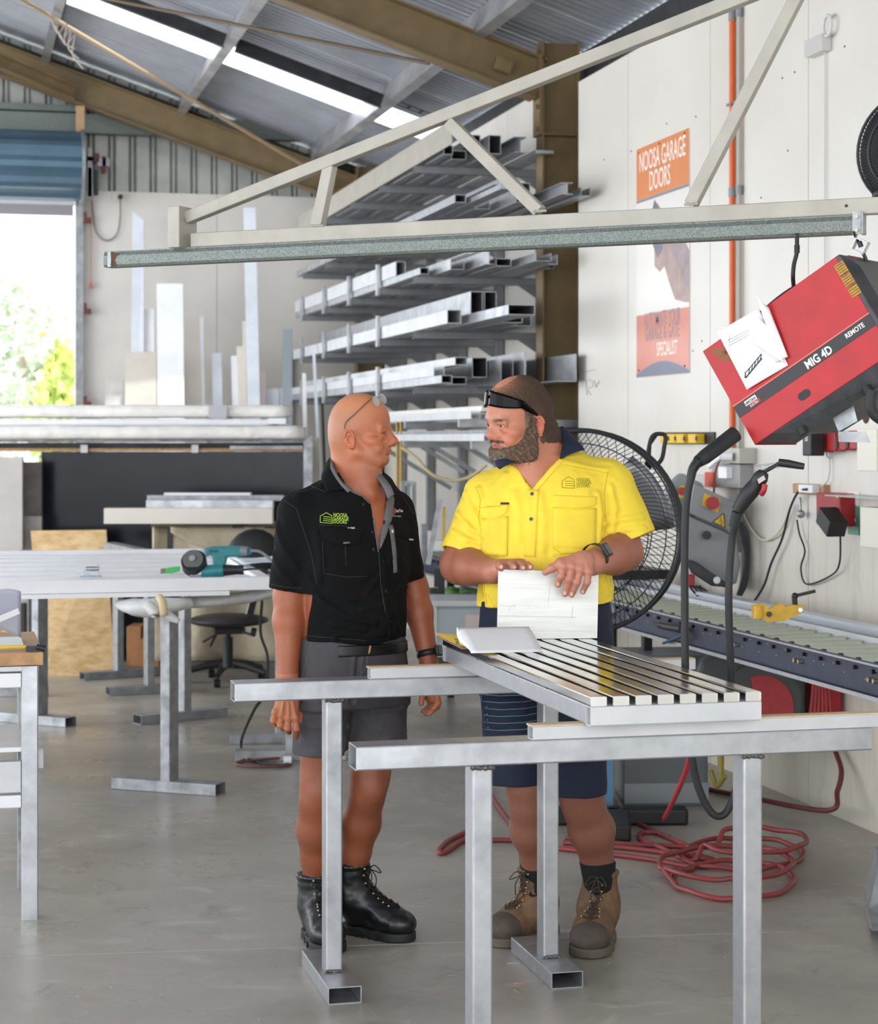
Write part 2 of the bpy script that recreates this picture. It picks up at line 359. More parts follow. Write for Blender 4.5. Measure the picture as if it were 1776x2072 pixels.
# portal frames: rafters (I section) and columns
def ibeam(b, p, q, w, h, up, tf=0.012, tw=0.008):
    pr = [(-w/2, -h/2), (w/2, -h/2), (w/2, -h/2+tf), (tw/2, -h/2+tf), (tw/2, h/2-tf), (w/2, h/2-tf), (w/2, h/2), (-w/2, h/2), (-w/2, h/2-tf), (-tw/2, h/2-tf), (-tw/2, -h/2+tf), (-w/2, -h/2+tf)]
    return b.extr(pr, p, q, up)
def rafterZ(x): return roofZ(x)-0.2-0.135
for Yp, nm in ((12.17, 0), (18.08, 1)):
    fr = thing('portal_frame', ['tan steel portal frame whose column stands right of the stock rack', 'tan steel portal frame crossing in front of the far wall'][nm], 'steel frame', (XW-0.1, Yp, 0))
    b = MB(); ibeam(b, V((3.672, Yp, rafterZ(3.672))), V((-4.2, Yp, rafterZ(-4.2))), 0.14, 0.27, (0, 0, 1)); b.build('rafter', beam_m, fr)
    b = MB(); ibeam(b, V((3.80, Yp, 0)), V((3.80, Yp, 4.2)), 0.14, 0.25, (1, 0, 0)); b.build('column', beam_m, fr)
    b = MB(); b.bx(3.67, 3.93, Yp-0.1, Yp+0.1, 0, 0.02); b.build('base_plate', beam_m, fr)
    b = MB(); b.bx(3.655, 3.673, Yp-0.075, Yp+0.075, 3.60, 4.12); b.bx(3.675, 3.92, Yp-0.068, Yp+0.068, 3.60, 3.614)
    for z in (3.64, 3.78): b.cyl((3.655, Yp-0.05, z), (3.635, Yp-0.05, z), 0.016, n=6)
    b.build('end_plate', beam_m, fr)
    b = MB(); b.bar(V((3.36, Yp-0.09, rafterZ(3.36)-.02)), V((3.46, Yp-0.09, rafterZ(3.46)-.02)), .05, .08); b.build('cleat', beam_m, fr)
b = MB(); ibeam(b, V((-4.1, 17.9, 5.9)), V((1.25, 17.95, 5.0-0.22)), 0.14, 0.14, (0, 0, 1))
# purlins (C section) along the shed
pl = []
for i, x in enumerate((3.30, 2.08, 0.86, -0.36, -1.58)):
    z = roofZ(x)-0.105
    b = MB(); w_, h_, t_ = 0.075, 0.2, 0.004
    pr = [(-w_/2, -h_/2), (w_/2, -h_/2), (w_/2, -h_/2+0.02), (w_/2-t_, -h_/2+0.02), (w_/2-t_, -h_/2+t_), (-w_/2+t_, -h_/2+t_), (-w_/2+t_, h_/2-t_), (w_/2-t_, h_/2-t_), (w_/2-t_, h_/2-0.02), (w_/2, h_/2-0.02), (w_/2, h_/2), (-w_/2, h_/2)]
    up = V((0.318, 0, 0.948)); b.extr(pr, V((x, 18.5, z)), V((x, 0.5, z)), up)
    o = b.build('purlin', galv_p, label=['galvanised roof purlin lowest on the slope, above the stock rack', 'galvanised roof purlin second up from the stock rack', 'galvanised roof purlin third up the slope, at upper left', 'galvanised roof purlin fourth up the slope', 'galvanised roof purlin fifth up the slope'][i], cat='purlin', group='roof purlins')
for i, yb in enumerate((14.98, 18.3)):
    b = MB(); xs = (3.30, 2.08, 0.86, -0.36, -1.58)
    for xa, xb in zip(xs, xs[1:]):
        b.bar((xa-0.04, yb, roofZ(xa-0.04)-0.16), (xb+0.04, yb, roofZ(xb+0.04)-0.16), 0.06, 0.1)
    if i: b.bar((4.0, yb, roofZ(4.0)-0.1), (3.3, yb, roofZ(3.3)-0.1), 0.06, 0.1)
    b.build('purlin_bridging', dark_m, label=['dark steel bridging bar between purlins beside the bright skylight', 'dark steel angle along the roof edge at far wall'][i], cat='bridging')
# punched strap beside skylight near the rack
b = MB(); p, q = onX(812, 228, 3.3), onX(905, 278, 3.3)
p = V((2.95, 15.0, roofZ(2.95)-0.12)); q = V((3.7, 15.0, roofZ(3.7)-0.12))
dd = (q-p).normalized(); up = dd.cross(V((0, 1, 0))).normalized()
L_ = (q-p).length; k = 0
b.bar(p+V((0, -0.06, 0)), q+V((0, -0.06, 0)), 0.012, 0.004); b.bar(p+V((0, 0.06, 0)), q+V((0, 0.06, 0)), 0.012, 0.004)
while k*0.1 < L_-0.05:
    m = p+dd*(k*0.1+0.05); b.bar(m-dd*0.012, m+dd*0.012, 0.12, 0.004); k += 1
b.build('punched_strap', dark_m, label='punched dark metal strap across the bright skylight near the rack', cat='strap')
# cross bracing rods under the roof
b = MB(); b.cyl(W(-60, -62, 14.95), W(628, 343, 18.1), 0.017, n=8); b.build('bracing_rod', mat('tan_rod', (182, 156, 124), 0.5, 0.1), label='tan steel bracing rod slanting from upper left down to the far rafter', cat='bracing rod')
b = MB(); b.cyl(W(120, -22, 14.6), W(868, 128, 13.2), 0.013, n=8); b.build('bracing_rod', mat('brown_rod', (96, 78, 60), 0.55, 0.2), label='thin brown bracing rod crossing under the purlins to the near rafter', cat='bracing rod')
b = MB()
for k in range(3):
    c = W(104+8*k, 40+12*k, 15.3); b.tube(spline([c, c+V((0.05, 0, -0.1)), c+V((0.12, 0, -0.02)), c+V((0.1, 0.02, -0.16)), c+V((0.18, 0, -0.22-0.03*k))], 6), 0.005, 6)
b.build('tie_string', mat('pale_string', (190, 180, 168), 0.7), label='loose string knotted round the tan bracing rod at upper left', cat='string')
# rack diagonal at far rafter (short brace at upper left)
b = MB(); ibeam(b, onY(-60, 100, 17.6), onY(150, 190, 17.95), 0.11, 0.13, (0, 0, 1)); b.build('knee_brace', beam_m, label='tan steel brace meeting the far rafter at upper left', cat='brace')
b = MB(); b.bar(onY(162, 215, 17.98), onY(162, 268, 17.98), 0.075, 0.05, (0, 1, 0)); b.build('hanger_plate', mat('raw_tan_steel', (176, 140, 104), 0.5), label='small tan steel hanger plate above the roller door end', cat='bracket')
# door_1: opening, frame post, roller drum, bottom rail
dx0, dx1, dz = -2.9, 1.115, 3.69
dr = thing('door_1', None, None, (dx1, YF, 0)); dr['kind'] = 'structure'
MB().bx(dx1, dx1+0.07, YF-0.1, YF+0.06, 0, 4.45).build('door_post', alu_d, dr)
MB().bx(dx0-0.07, dx0, YF-0.1, YF+0.06, 0, 4.45).build('door_post', alu_d, dr)
curt = mat('blue_grey_roller_curtain', (78, 104, 122), 0.35, 0.3, (2, 0.12))
b = MB(); R0 = 0.30; n = 40; prof = []
for i in range(n):
    a = 2*PI*i/n; rr = R0*(1.0+(0.045 if (i % 4) in (0, 1) else -0.02)); prof.append((rr*math.cos(a), rr*math.sin(a)))
b.extr(prof, V((dx0, YF-0.42, 4.10)), V((dx1+0.02, YF-0.42, 4.10)), smooth=False)
b.build('roller_curtain', curt, dr)
MB().cyl((dx1+0.02, YF-0.42, 4.10), (dx1+0.05, YF-0.42, 4.10), 0.33, n=28).build('drum_end', alu_d, dr)
MB().bx(dx0, dx1-0.02, YF-0.13, YF-0.08, 3.69, 3.73).bx(dx0, dx1-0.02, YF-0.12, YF-0.10, 3.73, 3.83).build('bottom_rail', mat('bottom_rail_steel', (150, 146, 150), 0.4, 0.5), dr)
MB().bx(dx0, dx1-0.01, YF-0.16, YF-0.06, 3.785, 3.83).build('rail_cover', white_p, dr)
for z in (3.63, 2.8, 1.95): MB().bx(dx1+0.07, dx1+0.14, YF-0.10, YF-0.06, z, z+0.05).bx(dx1+0.07, dx1+0.10, YF-0.1, YF-0.06, z+0.05, z+0.1).build('wall_bracket', mat('rusty_bracket', (104, 58, 48), 0.8), dr)
# left part of far wall, beyond the door
MB().bx(-4.4, dx0-0.07, YF, YF+0.05, 0, 3.94).build('wall_left_of_door', white_w, kind='structure')
# ================================================================ FOREGROUND TRESTLES
weld = mat('weld_bead', (120, 118, 116), 0.45, 0.8, (200, 0.3), (200, 0.6))
def weld_bead(b, x0, x1, y, z, n=9):
    for i in range(n):
        b.ball((x0+(x1-x0)*i/(n-1), y, z+random.uniform(-.002, .002)), random.uniform(.005, .008), 6)
def trestle(Y, X0, X1, XL, label, zb=0.871, hb=0.057, footlen=0.44):
    t = thing('trestle', label, 'trestle', ((X0+X1)/2, Y, 0), group='welded aluminium trestles at the front')
    b = MB(); b.rhs((X0, Y, zb+hb/2), (X1, Y, zb+hb/2), 0.09, hb, 0.003, 0.004); b.build('beam', alu, t)
    for x in XL:
        b = MB(); b.rhs((x, Y, 0.05), (x, Y, zb), 0.05, 0.075, 0.003, 0.005, up=(0, 1, 0)); lg = b.build('leg', alu, t)
        b = MB(); weld_bead(b, x-.025, x+.025, Y-.04, zb-.004); weld_bead(b, x-.025, x+.025, Y-.04, .053); b.build('weld', weld, lg, kind='stuff')
        b = MB(); b.rhs((x, Y-0.2, 0.025), (x, Y-0.2+footlen, 0.025), 0.1, 0.05, 0.003, 0.003); b.build('foot', alu, t)
    return t
trestle(5.88, 0.82, 2.12, (1.122, 1.803), 'rear aluminium trestle between the camera and the two men')
trestle(4.60, 0.927, 2.246, (1.237, 1.93), 'nearest aluminium trestle, its legs running out of the bottom of the frame')
def packer(x0, x1, y, label):
    t = thing('packer_rail', label, 'rail', ((x0+x1)/2, y, 0.928), group='packer rails on the front trestles')
    b = MB(); b.rhs((x0, y, 0.928+0.016), (x1, y, 0.928+0.016), 0.045, 0.032, 0.0022, 0.002); b.build('channel', alu_w, t)
    MB().bx(x0-0.004, x1, y-0.02, y+0.02, 0.960, 0.964).build('timber_strip', mat('pale_timber', (206, 184, 150), 0.7, 0, (20, 0.12)), t)
packer(1.232, 2.275, 5.86, 'aluminium packer rail with pale timber strip on the rear trestle')
packer(1.36, 2.62, 4.578, 'aluminium packer rail with pale timber strip on the nearest trestle, running out at right')
# slatted aluminium panel lying on the trestles
px0, px1, py0, py1, pz = 1.487, 1.925, 4.50, 5.96, 0.9645
pan = thing('slatted_panel', 'aluminium panel with eight polished slats lying across the trestles', 'metal panel', ((px0+px1)/2, (py0+py1)/2, pz))
for (x0, y0, x1, y1) in ((px0, py0+.019, px1, py0+.019), (px0, py1-.019, px1, py1-.019), (px0+.019, py0+.038, px0+.019, py1-.038), (px1-.019, py0+.038, px1-.019, py1-.038)):
    b = MB(); b.rhs((x0, y0, pz+.0235), (x1, y1, pz+.0235), 0.038, 0.047, 0.003, 0.003); b.build('frame_rail', alu_w if y0 == y1 else alu, pan)
b = MB()
for y in (4.53+.0, 5.0, 5.45, 5.9): pass
b.bx(px0+.038, px1-.038, py0+.0385, py1-.0385, pz+.035, pz+.0465); b.build('backing_sheet', alu_d, pan)
for i in range(8):
    x = px0+.0205+i*(px1-px0-.041)/7
    b = MB(); b.rhs((x, py0+.001, pz+.0475+.0115), (x, py1-.001, pz+.0475+.0115), 0.041, 0.023, 0.0025, 0.003)
    b.bx(x-.0185, x+.0185, py0+.0025, py0+.004, pz+.05, pz+.068); b.build('slat', alu_s, pan)
b = MB()
for y in (4.52, 4.86, 5.2, 5.55, 5.9): b.bx(px0+.0005, px0+.004, y-.004, y+.004, pz+.044, pz+.055)
b.build('clip', dark_m, pan)
ZT = pz+.0475+.0235
# held white offcut panel
hp = thing('offcut_sheet', 'small white aluminium sheet held upright by the man in yellow', 'sheet', W(1107, 1292, 6.11))
lo_l, lo_r, up_r, up_l = W(1005, 1291, 6.09), W(1208, 1296, 6.12), W(1211, 1158, 6.13), W(1008, 1152, 6.10)
for q in (lo_l, lo_r): q.z = ZT+.0005
nrm = (lo_r-lo_l).cross(up_l-lo_l).normalized()
pm = mat('scribed_white_sheet', (226, 226, 220), 0.42, 0.25, (5, 0.09), (3, 0.1), scl=(1, 1, 14))
b = MB(); b.prism([lo_l, lo_r, up_r, up_l], -nrm*.0022 if nrm.y < 0 else nrm*.0022); b.build('sheet', pm, hp)
b = MB()
def on_sheet(u, v, o=0.0006): 
    p = (lo_l*(1-u)+lo_r*u)*(1-v)+(up_l*(1-u)+up_r*u)*v
    return p+(nrm if nrm.y < 0 else -nrm)*o
for (u0, v0, u1, v1, w_) in ((.0, .335, .78, .315, .0007), (.74, .3, .75, .48, .0006), (.02, .12, .98, .11, .0004), (.02, .8, .5, .79, .0003), (.5, .5, .52, .8, .0003)):
    b.bar(on_sheet(u0, v0), on_sheet(u1, v1), w_, w_)
b.build('scribe_line', mat('pencil_grey', (150, 150, 150), 0.6), hp)
b = MB()
for (u0, v0, u1, v1) in ((.02, .47, .15, .475), (.15, .475, .165, .5), (.165, .5, .17, .45), (.12, .46, .12, .42), (.28, .475, .32, .47)): b.bar(on_sheet(u0, v0), on_sheet(u1, v1), .0007, .0006)
b.build('pencil_mark', mat('orange_pencil', (206, 150, 120), 0.6), hp)
# clipboard, yellow pad, curled paper
cb = thing('clipboard', 'brown clipboard with yellow sheets on the far end of the slatted panel', 'clipboard', W(940, 1300, 5.9))
a1, a2, a3, a4 = W(884, 1287, 6.02), W(935, 1312, 5.78), W(1010, 1305, 5.80), W(962, 1282, 6.05)
for q in (a1, a2, a3, a4): q.z = ZT+.006
a1.z += .012; 
b = MB(); b.prism([a1, a2, a3, a4], (0, 0, -.004)); b.build('board', mat('clipboard_brown', (130, 100, 74), 0.6), cb)
b = MB()
for k in range(4):
    o = V((0, 0, .0015+.0022*k)); s = V((.004*math.sin(k*2.1), .005*math.cos(k*3.0), 0))
    b.prism([a1+o+s, a2+o+s+V((.002, .03, 0)), a3+o+V((0, .03, 0)), a4+o], (0, 0, .0008))
b.build('yellow_sheet', mat('yellow_paper', (246, 214, 92), 0.7), cb)
def paper_fn(u, v):
    # u along the sheet (left to right), v from front edge to curled back edge
    f = (W(953, 1322, 5.66)*(1-u)+W(1098, 1318, 5.70)*u); k = (W(924, 1268, 5.93)*(1-u)+W(1070, 1270, 5.97)*u)
    p = f*(1-v)+k*v; z0, z1 = ZT+.004, 1.65-(1269-890)*5.95/4000
    p.z = z0+(z1-z0)*v**1.0+0.004*math.sin(PI*v)
    if v > 0.97: pass
    return p
pp = thing('paper_sheet', 'white sheet of paper curling up beside the clipboard on the slats', 'paper', W(1010, 1318, 5.7))
MB().grid(paper_fn, 10, 10, .0005).build('page', paper_m, pp)
def curl_fn(u, v):
    c = W(922, 1295, 5.9); c.z = 1.055
    a = PI*(0.42+0.75*v); return V((c.x+0.012-0.006*math.cos(a)+0.004*v*0, c.y-.05+.10*u, ZT+.038-0.036*(1-math.sin(a*.5+.75))-0.03*v))
b = MB(); e0, e1 = W(924, 1268, 5.93), W(953, 1322, 5.66)
def curl2(u, v):
    top = W(924, 1268, 5.93); bot = W(944, 1310, 5.80); lft = W(920, 1300, 5.84)
    p = top*(1-u)**2+lft*2*u*(1-u)+bot*u*u; q = top*(1-u)+W(952, 1318, 5.70)*u
    m = p*(1-v)+q*v; m.z = max(m.z, ZT+.004); return m
b.grid(curl2, 8, 4, .0005); b.build('folded_edge', paper_m, pp)
b = MB(); text_on(b, 'MAX', .017, W(930, 1304, 5.80)+V((-.004, -.012, .0)), W(927, 1282, 5.86)-W(931, 1304, 5.8), V((-1, 0, .2)), ex=.0002); b.build('handwriting', ink_m, pp)

# ================================================================ JIB BOOM
BA, BB = W(365, 500, 6.6), W(1776, 414, 5.6)
bu = V((BB.x-BA.x, BB.y-BA.y, 0)).normalized(); bn = V((-bu.y, bu.x, 0))     # bn points away from the camera
def onB(px, py, off=0.0):
    r = W(px, py, 1.0)-camo.location; o = BA+bn*off
    t = (o-camo.location).dot(bn)/r.dot(bn); return camo.location+r*t
zc = onB(390, 487).z
jib = thing('jib_boom', 'cream painted steel jib boom spanning the picture above the men', 'jib boom', (BA.x, BA.y, zc))
def lvl(p, z): return V((p.x, p.y, z))
b = MB(); b.bar(lvl(onB(392, 487), zc), lvl(onB(2100, 400), zc), 0.045, 0.047); b.build('bottom_chord', boom_m, jib, bev=.003)
t0, t1 = onB(380, 441), onB(1560, -27)
b = MB(); b.bar(t0, t1, 0.04, 0.04); b.build('top_chord', boom_m, jib, bev=.003)
for (x0, y0, x1, y1) in ((668, 335, 643, 458), (908, 247, 1092, 428), (1398, 414, 1640, -60)):
    b = MB(); b.bar(onB(x0, y0), onB(x1, y1), 0.036, 0.038); b.build('strut', boom_m, jib, bev=.003)
    b = MB()
    for k in range(7): b.ball(onB(x0 if y0 > y1 else x1, (y0 if y0 > y1 else y1)-1, -.022)+bu*(k-3)*.006, .005, 6)
    b.build('weld', boom_m, jib, kind='stuff')
b = MB(); e = onB(369, 462); b.box((e.x, e.y, e.z), (0.045, 0.11, 0.138), Matrix.Rotation(math.atan2(bu.y, bu.x), 3, 'Z')); b.build('end_post', boom_m, jib, bev=.003)
# track under the chord
tr = thing('boom_track', 'galvanised steel track bolted under the cream jib boom', 'track', (BA.x, BA.y, zc-.08))
zt = zc-.0235-.0285
pr = [(-.024, -.026), (.024, -.026), (.028, -.018), (.028, .012), (.022, .024), (.022, .028), (-.022, .028), (-.022, .024), (-.028, .012), (-.028, -.018)]
b = MB(); b.extr(pr, lvl(onB(219, 528), zt), lvl(onB(1732, 452), zt)); b.build('channel', galv, tr)
b = MB(); p = lvl(onB(222, 528, -.028), zt); b.box(p, (.014, .006, .052), Matrix.Rotation(math.atan2(bu.y, bu.x), 3, 'Z'))
b.build('end_cap', alu_d, tr); b = MB(); p = lvl(onB(1733, 452, -.032), zt+.003); b.box(p, (.024, .006, .064), Matrix.Rotation(math.atan2(bu.y, bu.x), 3, 'Z'))
b.box(p+bu*.014+bn*.02, (.008, .04, .064), Matrix.Rotation(math.atan2(bu.y, bu.x), 3, 'Z')); b.build('end_cap', alu_d, tr)
b = MB()
for px, dz_ in ((1733, .02), (1733, -.018)): p = lvl(onB(px, 452, -.036), zt+dz_); b.cyl(p, p-bn*.006, .006, n=6)
for dz_ in (.017, -.017): p = lvl(onB(222, 528, -.03), zt+dz_); b.cyl(p, p-bn*.003, .003, n=6)
b.build('bolt', zinc_m, tr)
b = MB(); 
p = lvl(onB(226, 528, -.0285), zt-.002); b.prism([p+V((0, 0, .024)), p+bu*.028+V((0, 0, .022)), p+bu*.012, p+bu*.02-V((0, 0, .02)), p-V((0, 0, .024))], -bn*.0006); b.build('rust_patch', mat('rust', (104, 72, 48), 0.8, 0, (120, 0.3)), tr)
p = lvl(onB(1712, 415, -.0232), zc+.002); b = MB(); b.cyl(p, p-bn*.001, .0045, n=12); b.build('bolt_hole', black_p, jib)

# ================================================================ HANGING WIRE FEEDER
th, ph = math.radians(35), math.radians(31.5)
def CF(r, d, z=0): return V((r*ca+d*sa, -r*sa+d*ca, z))
hh = CF(math.cos(th), -math.sin(th)); uu = hh*math.cos(ph)+V((0, 0, math.sin(ph))); vv = -hh*math.sin(ph)+V((0, 0, math.cos(ph))); nn = CF(math.sin(th), math.cos(th))
TL = W(1421, 711, 5.62); Lb, Hb, Db = 0.475, 0.312, 0.27
wf_ = thing('wire_feeder', 'red and black welding wire feeder hanging tilted from the jib boom', 'welder', TL-vv*Hb)
def FB(a, h, n=0.0): return TL+uu*a-vv*h+nn*n     # a along, h down from the top edge, n into the depth
def fbox(b, a0, a1, h0, h1, n0, n1):
    vs = [FB(a, h, n) for a in (a0, a1) for h in (h0, h1) for n in (n0, n1)]
    return b.add(vs, [(0, 1, 3, 2), (4, 6, 7, 5), (0, 4, 5, 1), (2, 3, 7, 6), (0, 2, 6, 4), (1, 5, 7, 3)])
fbox(MB(), 0, Lb, 0, Hb, 0, .004).build('side_door', red_m, wf_, bev=.002)
fbox(MB(), 0, Lb, 0, .004, .004, Db).build('top_cover', red_m, wf_)
b = MB(); fbox(b, .0, .004, .004, Hb, .004, Db); b.build('rear_panel', red_m, wf_)
blk = mat('worn_black_casing', (36, 36, 38), 0.42, 0, (14, 0.45), (30, 0.1), c2=(70, 70, 72))
fbox(MB(), .004, Lb-.002, .006, Hb-.002, .006, Db-.004).build('inner_case', blk, wf_)
# black front nose, chamfered
b = MB()
ring0 = [(0.0, .0), (Hb, .0), (Hb, Db), (0.0, Db)]; ring1 = [(.05, .03), (Hb-.04, .03), (Hb-.04, Db-.03), (.05, Db-.03)]
vs = [FB(Lb, h, n) for h, n in ring0]+[FB(Lb+.012, h, n) for h, n in ring0]+[FB(Lb+.035, h, n) for h, n in ring1]
b.add(vs, [(0, 1, 5, 4), (1, 2, 6, 5), (2, 3, 7, 6), (3, 0, 4, 7), (4, 5, 9, 8), (5, 6, 10, 9), (6, 7, 11, 10), (7, 4, 8, 11), (8, 9, 10, 11)]); b.build('front_panel', blk, wf_, bev=.003)
b = MB(); b.prism([FB(.06, Hb, .0), FB(Lb, Hb, 0), FB(Lb+.01, Hb+.055, .02), FB(.14, Hb+.045, .02)], nn*(Db-.03)); b.build('lower_housing', blk, wf_)
fbox(MB(), 0, Lb, Hb*.60, Hb*.60+.036, -.0012, -.0002).build('label_stripe', mat('black_stripe', (26, 26, 28), 0.4, 0, (30, 0.2)), wf_)
fbox(MB(), 0, Lb, Hb*.60-.004, Hb*.60-.001, -.0014, -.0002).build('pinstripe', mat('pale_red_line', (232, 120, 110), 0.5), wf_)
b = MB(); text_on(b, 'MIG 4D', .033, FB(.245, Hb*.60+.031, -.0018), uu, vv, bold=.0009, squeeze=.82)
text_on(b, 'REMOTE', .019, FB(.385, Hb*.60+.022, -.0018), uu, vv, bold=.0004, squeeze=.86); b.build('lettering', mat('white_print', (232, 232, 230), 0.5), wf_)
b = MB(); fbox(b, .035, .075, Hb*.60+.005, Hb*.60+.019, -.002, -.0012); b.build('maker_badge', mat('white_print', (232, 232, 230), 0.5), wf_)
b = MB(); fbox(b, .045, .082, Hb*.60+.019, Hb*.60+.031, -.002, -.0012); b.build('maker_badge', red_p, wf_)
b = MB(); text_on(b, 'LINCOLN', .0115, FB(.036, Hb*.60+.0165, -.0026), uu, vv, squeeze=.72, bold=.0002); b.build('badge_text', ink_m, wf_)
b = MB(); text_on(b, 'ELECTRIC', .0095, FB(.046, Hb*.60+.029, -.0026), uu, vv, squeeze=.72); b.build('badge_text', mat('white_print', (232, 232, 230), 0.5), wf_)
b = MB(); c = FB(.20, Hb*.60+.085, -.001); k = 20
b.add([c+uu*(.012*math.cos(2*PI*i/k)+ (.008 if math.cos(2*PI*i/k) > 0 else -.008))+vv*.012*math.sin(2*PI*i/k) for i in range(k)], [tuple(range(k))]); b.build('hand_hole', black_p, wf_)
b = MB(); lab = mat('amber_warning_label', (196, 146, 40), 0.5, 0, (60, 0.25))
for h0, h1 in ((.02, .055), (.058, .092), (.095, .125)): 
    vs = [FB(Lb+.0005, h0, .006), FB(Lb+.0122, h0, .0), FB(Lb+.0122, h1, .0), FB(Lb+.0005, h1, .006)]
    fbox(b, Lb+.0122-.030, Lb+.0122-.0005, h0, h1, -.0016, -.0004)
b.build('warning_label', lab, wf_)
b = MB()
for i in range(14): fbox(b, Lb-.016, Lb+.010, .024+i*.0072, .0255+i*.0072, -.002, -.0015)
b.build('label_print', ink_m, wf_)
b = MB()
for (a, h, ll, ww) in ((.02, .03, .045, .012), (.028, .055, .038, .009), (.05, .045, .03, .007)):
    b.add([FB(a+ll*.5+ll*.5*math.cos(2*PI*i/12), h+ww*math.sin(2*PI*i/12)+.3*ll*math.cos(2*PI*i/12), -.0008) for i in range(12)], [tuple(range(12))])
b.build('paint_scuff', mat('tan_scuff', (136, 96, 62), 0.8), wf_)
b = MB(); b.tube(spline([FB(.13, 0, .14), FB(.16, -.03, .14), FB(.28, -.035, .14), FB(.31, 0, .14)], 6), .011, 8); b.build('carry_handle', black_p, wf_)
b = MB(); b.prism([FB(Lb-.07, .0, .1), FB(Lb-.0, .0, .1), FB(Lb+.0, -.014, .1), FB(Lb-.06, -.016, .1)], nn*.12); b.build('top_lug', red_m, wf_)
b = MB()
for a_, h_ in ((.08, Hb+.03), (.30, Hb+.035)): c = FB(a_+.06, h_, .01); b.cyl(c, c-vv*.02-nn*.0, .014, n=14)
b.build('rubber_foot', black_r, wf_)
b = MB(); o = FB(.22, Hb+.045, .05)
b.prism([o, o+uu*.07, o+uu*.085-V((0, 0, .055)), o+uu*.02-V((0, 0, .05))], nn*.002)
q = o+uu*.02-V((0, 0, .05)); e1 = CF(1, -.2)
b.prism([q, q+e1*.07, q+e1*.085-V((0, 0, .03)), q+e1*.0-V((0, 0, .028))], nn*.002); b.build('torch_bracket', alu_d, wf_)
b = MB(); q = W(1526, 948, 5.35); 
for i in range(4):
    c = q+CF(.022*i+.012, 0, .004*i); b.tube([c+CF(.008*math.cos(2*PI*k/12), 0, .004*math.sin(2*PI*k/12)) for k in range(13)], .0015, 5, cap=False)
b.tube([q+CF(0, 0, -.006), q+CF(.095, 0, .008)], .002, 5); b.tube([q+CF(0, 0, .006), q+CF(.095, 0, .02)], .002, 5); b.build('punched_plate', alu, wf_)
# hanging hardware
hk = thing('hanger_shackle', 'grey square shackle and hook joining the feeder to the boom', 'hook', W(1745, 515, 5.5))
b = MB(); c = W(1740, 498, 5.5); R = Matrix.Rotation(-A-.5, 3, 'Z') @ Matrix.Rotation(.45, 3, 'Y')
for s_ in (-1, 1):
    b.box(c+R @ V((s_*.017, 0, 0)), (.004, .028, .038), R); b.box(c+R @ V((0, 0, s_*.017)), (.038, .028, .004), R)
b.build('square_link', alu_w, hk)
b = MB(); b.tube(spline([W(1727, 470, 5.55), W(1731, 480, 5.52), W(1738, 492, 5.5)], 5), .0045, 6); b.cyl(W(1738, 488, 5.5), W(1742, 500, 5.5), .007, n=6)
b.tube(spline([W(1745, 510, 5.5), W(1752, 528, 5.5), W(1747, 540, 5.5), W(1756, 548, 5.5)], 5), .005, 6); b.build('hook', dark_m, hk)
b = MB(); b.tube(spline([W(1612, 472, 5.62), W(1612, 500, 5.62), W(1611, 515, 5.62), W(1606, 535, 5.62), W(1604, 560, 5.62), W(1606, 585, 5.66)], 6), .0065, 8); b.cyl(W(1612, 496, 5.62), W(1612, 512, 5.62), .0085, n=8)
b.build('gas_hose', black_r, label='short dark hose hanging from the track to the feeder top', cat='hose')
# torch with its cable, one loop down to the floor and back
tc_ = thing('welding_torch', 'black welding torch and its long cable hanging in a loop from the red feeder', 'welding torch', W(1440, 1660, 5.5))
b = MB(); b.cyl(W(1487, 878, 5.52), W(1425, 925, 5.47), .023, .021, n=18); b.cyl(W(1425, 925, 5.47), W(1412, 934, 5.46), .0205, .017, n=18); b.build('cable_plug', black_r, tc_)
b = MB(); sp = spline([W(1414, 932, 5.46), W(1402, 948, 5.46), W(1397, 968, 5.46)], 12)
for i, p in enumerate(sp[:-1]):
    if i % 2 == 0: b.cyl(p, sp[i+1], .0165-.0002*i, n=12)
b.tube(sp, .0125, 10); b.build('strain_relief', black_r, tc_)
b = MB(); b.tube(spline([W(1398, 965, 5.46), W(1391, 1000, 5.46), W(1386, 1060, 5.46), W(1385, 1200, 5.46), W(1387, 1380, 5.46), W(1395, 1500, 5.5), W(1412, 1590, 5.5), W(1440, 1645, 5.5), W(1468, 1645, 5.5), W(1490, 1590, 5.5), W(1492, 1520, 5.5), W(1483, 1440, 5.46), W(1477, 1320, 5.42), W(1474, 1200, 5.4), W(1480, 1100, 5.4), W(1489, 1050, 5.38)], 10), .0108, 10)
b.build('cable', black_r, tc_)
b = MB(); b.cyl(W(1484, 1066, 5.39), W(1491, 1036, 5.38), .0135, .015, n=14); b.build('strain_relief', black_r, tc_)
b = MB(); hs = spline([W(1492, 1034, 5.38), W(1510, 1005, 5.37), W(1530, 980, 5.36), W(1541, 962, 5.35), W(1545, 955, 5.35)], 5); b.tube(hs, [.017, .018, .019, .02, .021, .022, .0225, .023, .0225, .022, .021, .021, .021, .021, .021, .019, .018, .017, .016, .015, .014][:len(hs)], 14); b.build('handle', black_p, tc_)
b = MB(); b.tube(spline([W(1540, 1000, 5.34), W(1545, 992, 5.33), W(1547, 980, 5.33)], 4), .008, 8); b.build('trigger', red_p, tc_)
b = MB(); b.prism([W(1532, 970, 5.325), W(1545, 962, 5.325), W(1549, 970, 5.325), W(1535, 979, 5.325)], CF(0, .004)); b.build('grip_label', mat('grip_label', (190, 180, 176), 0.5), tc_)
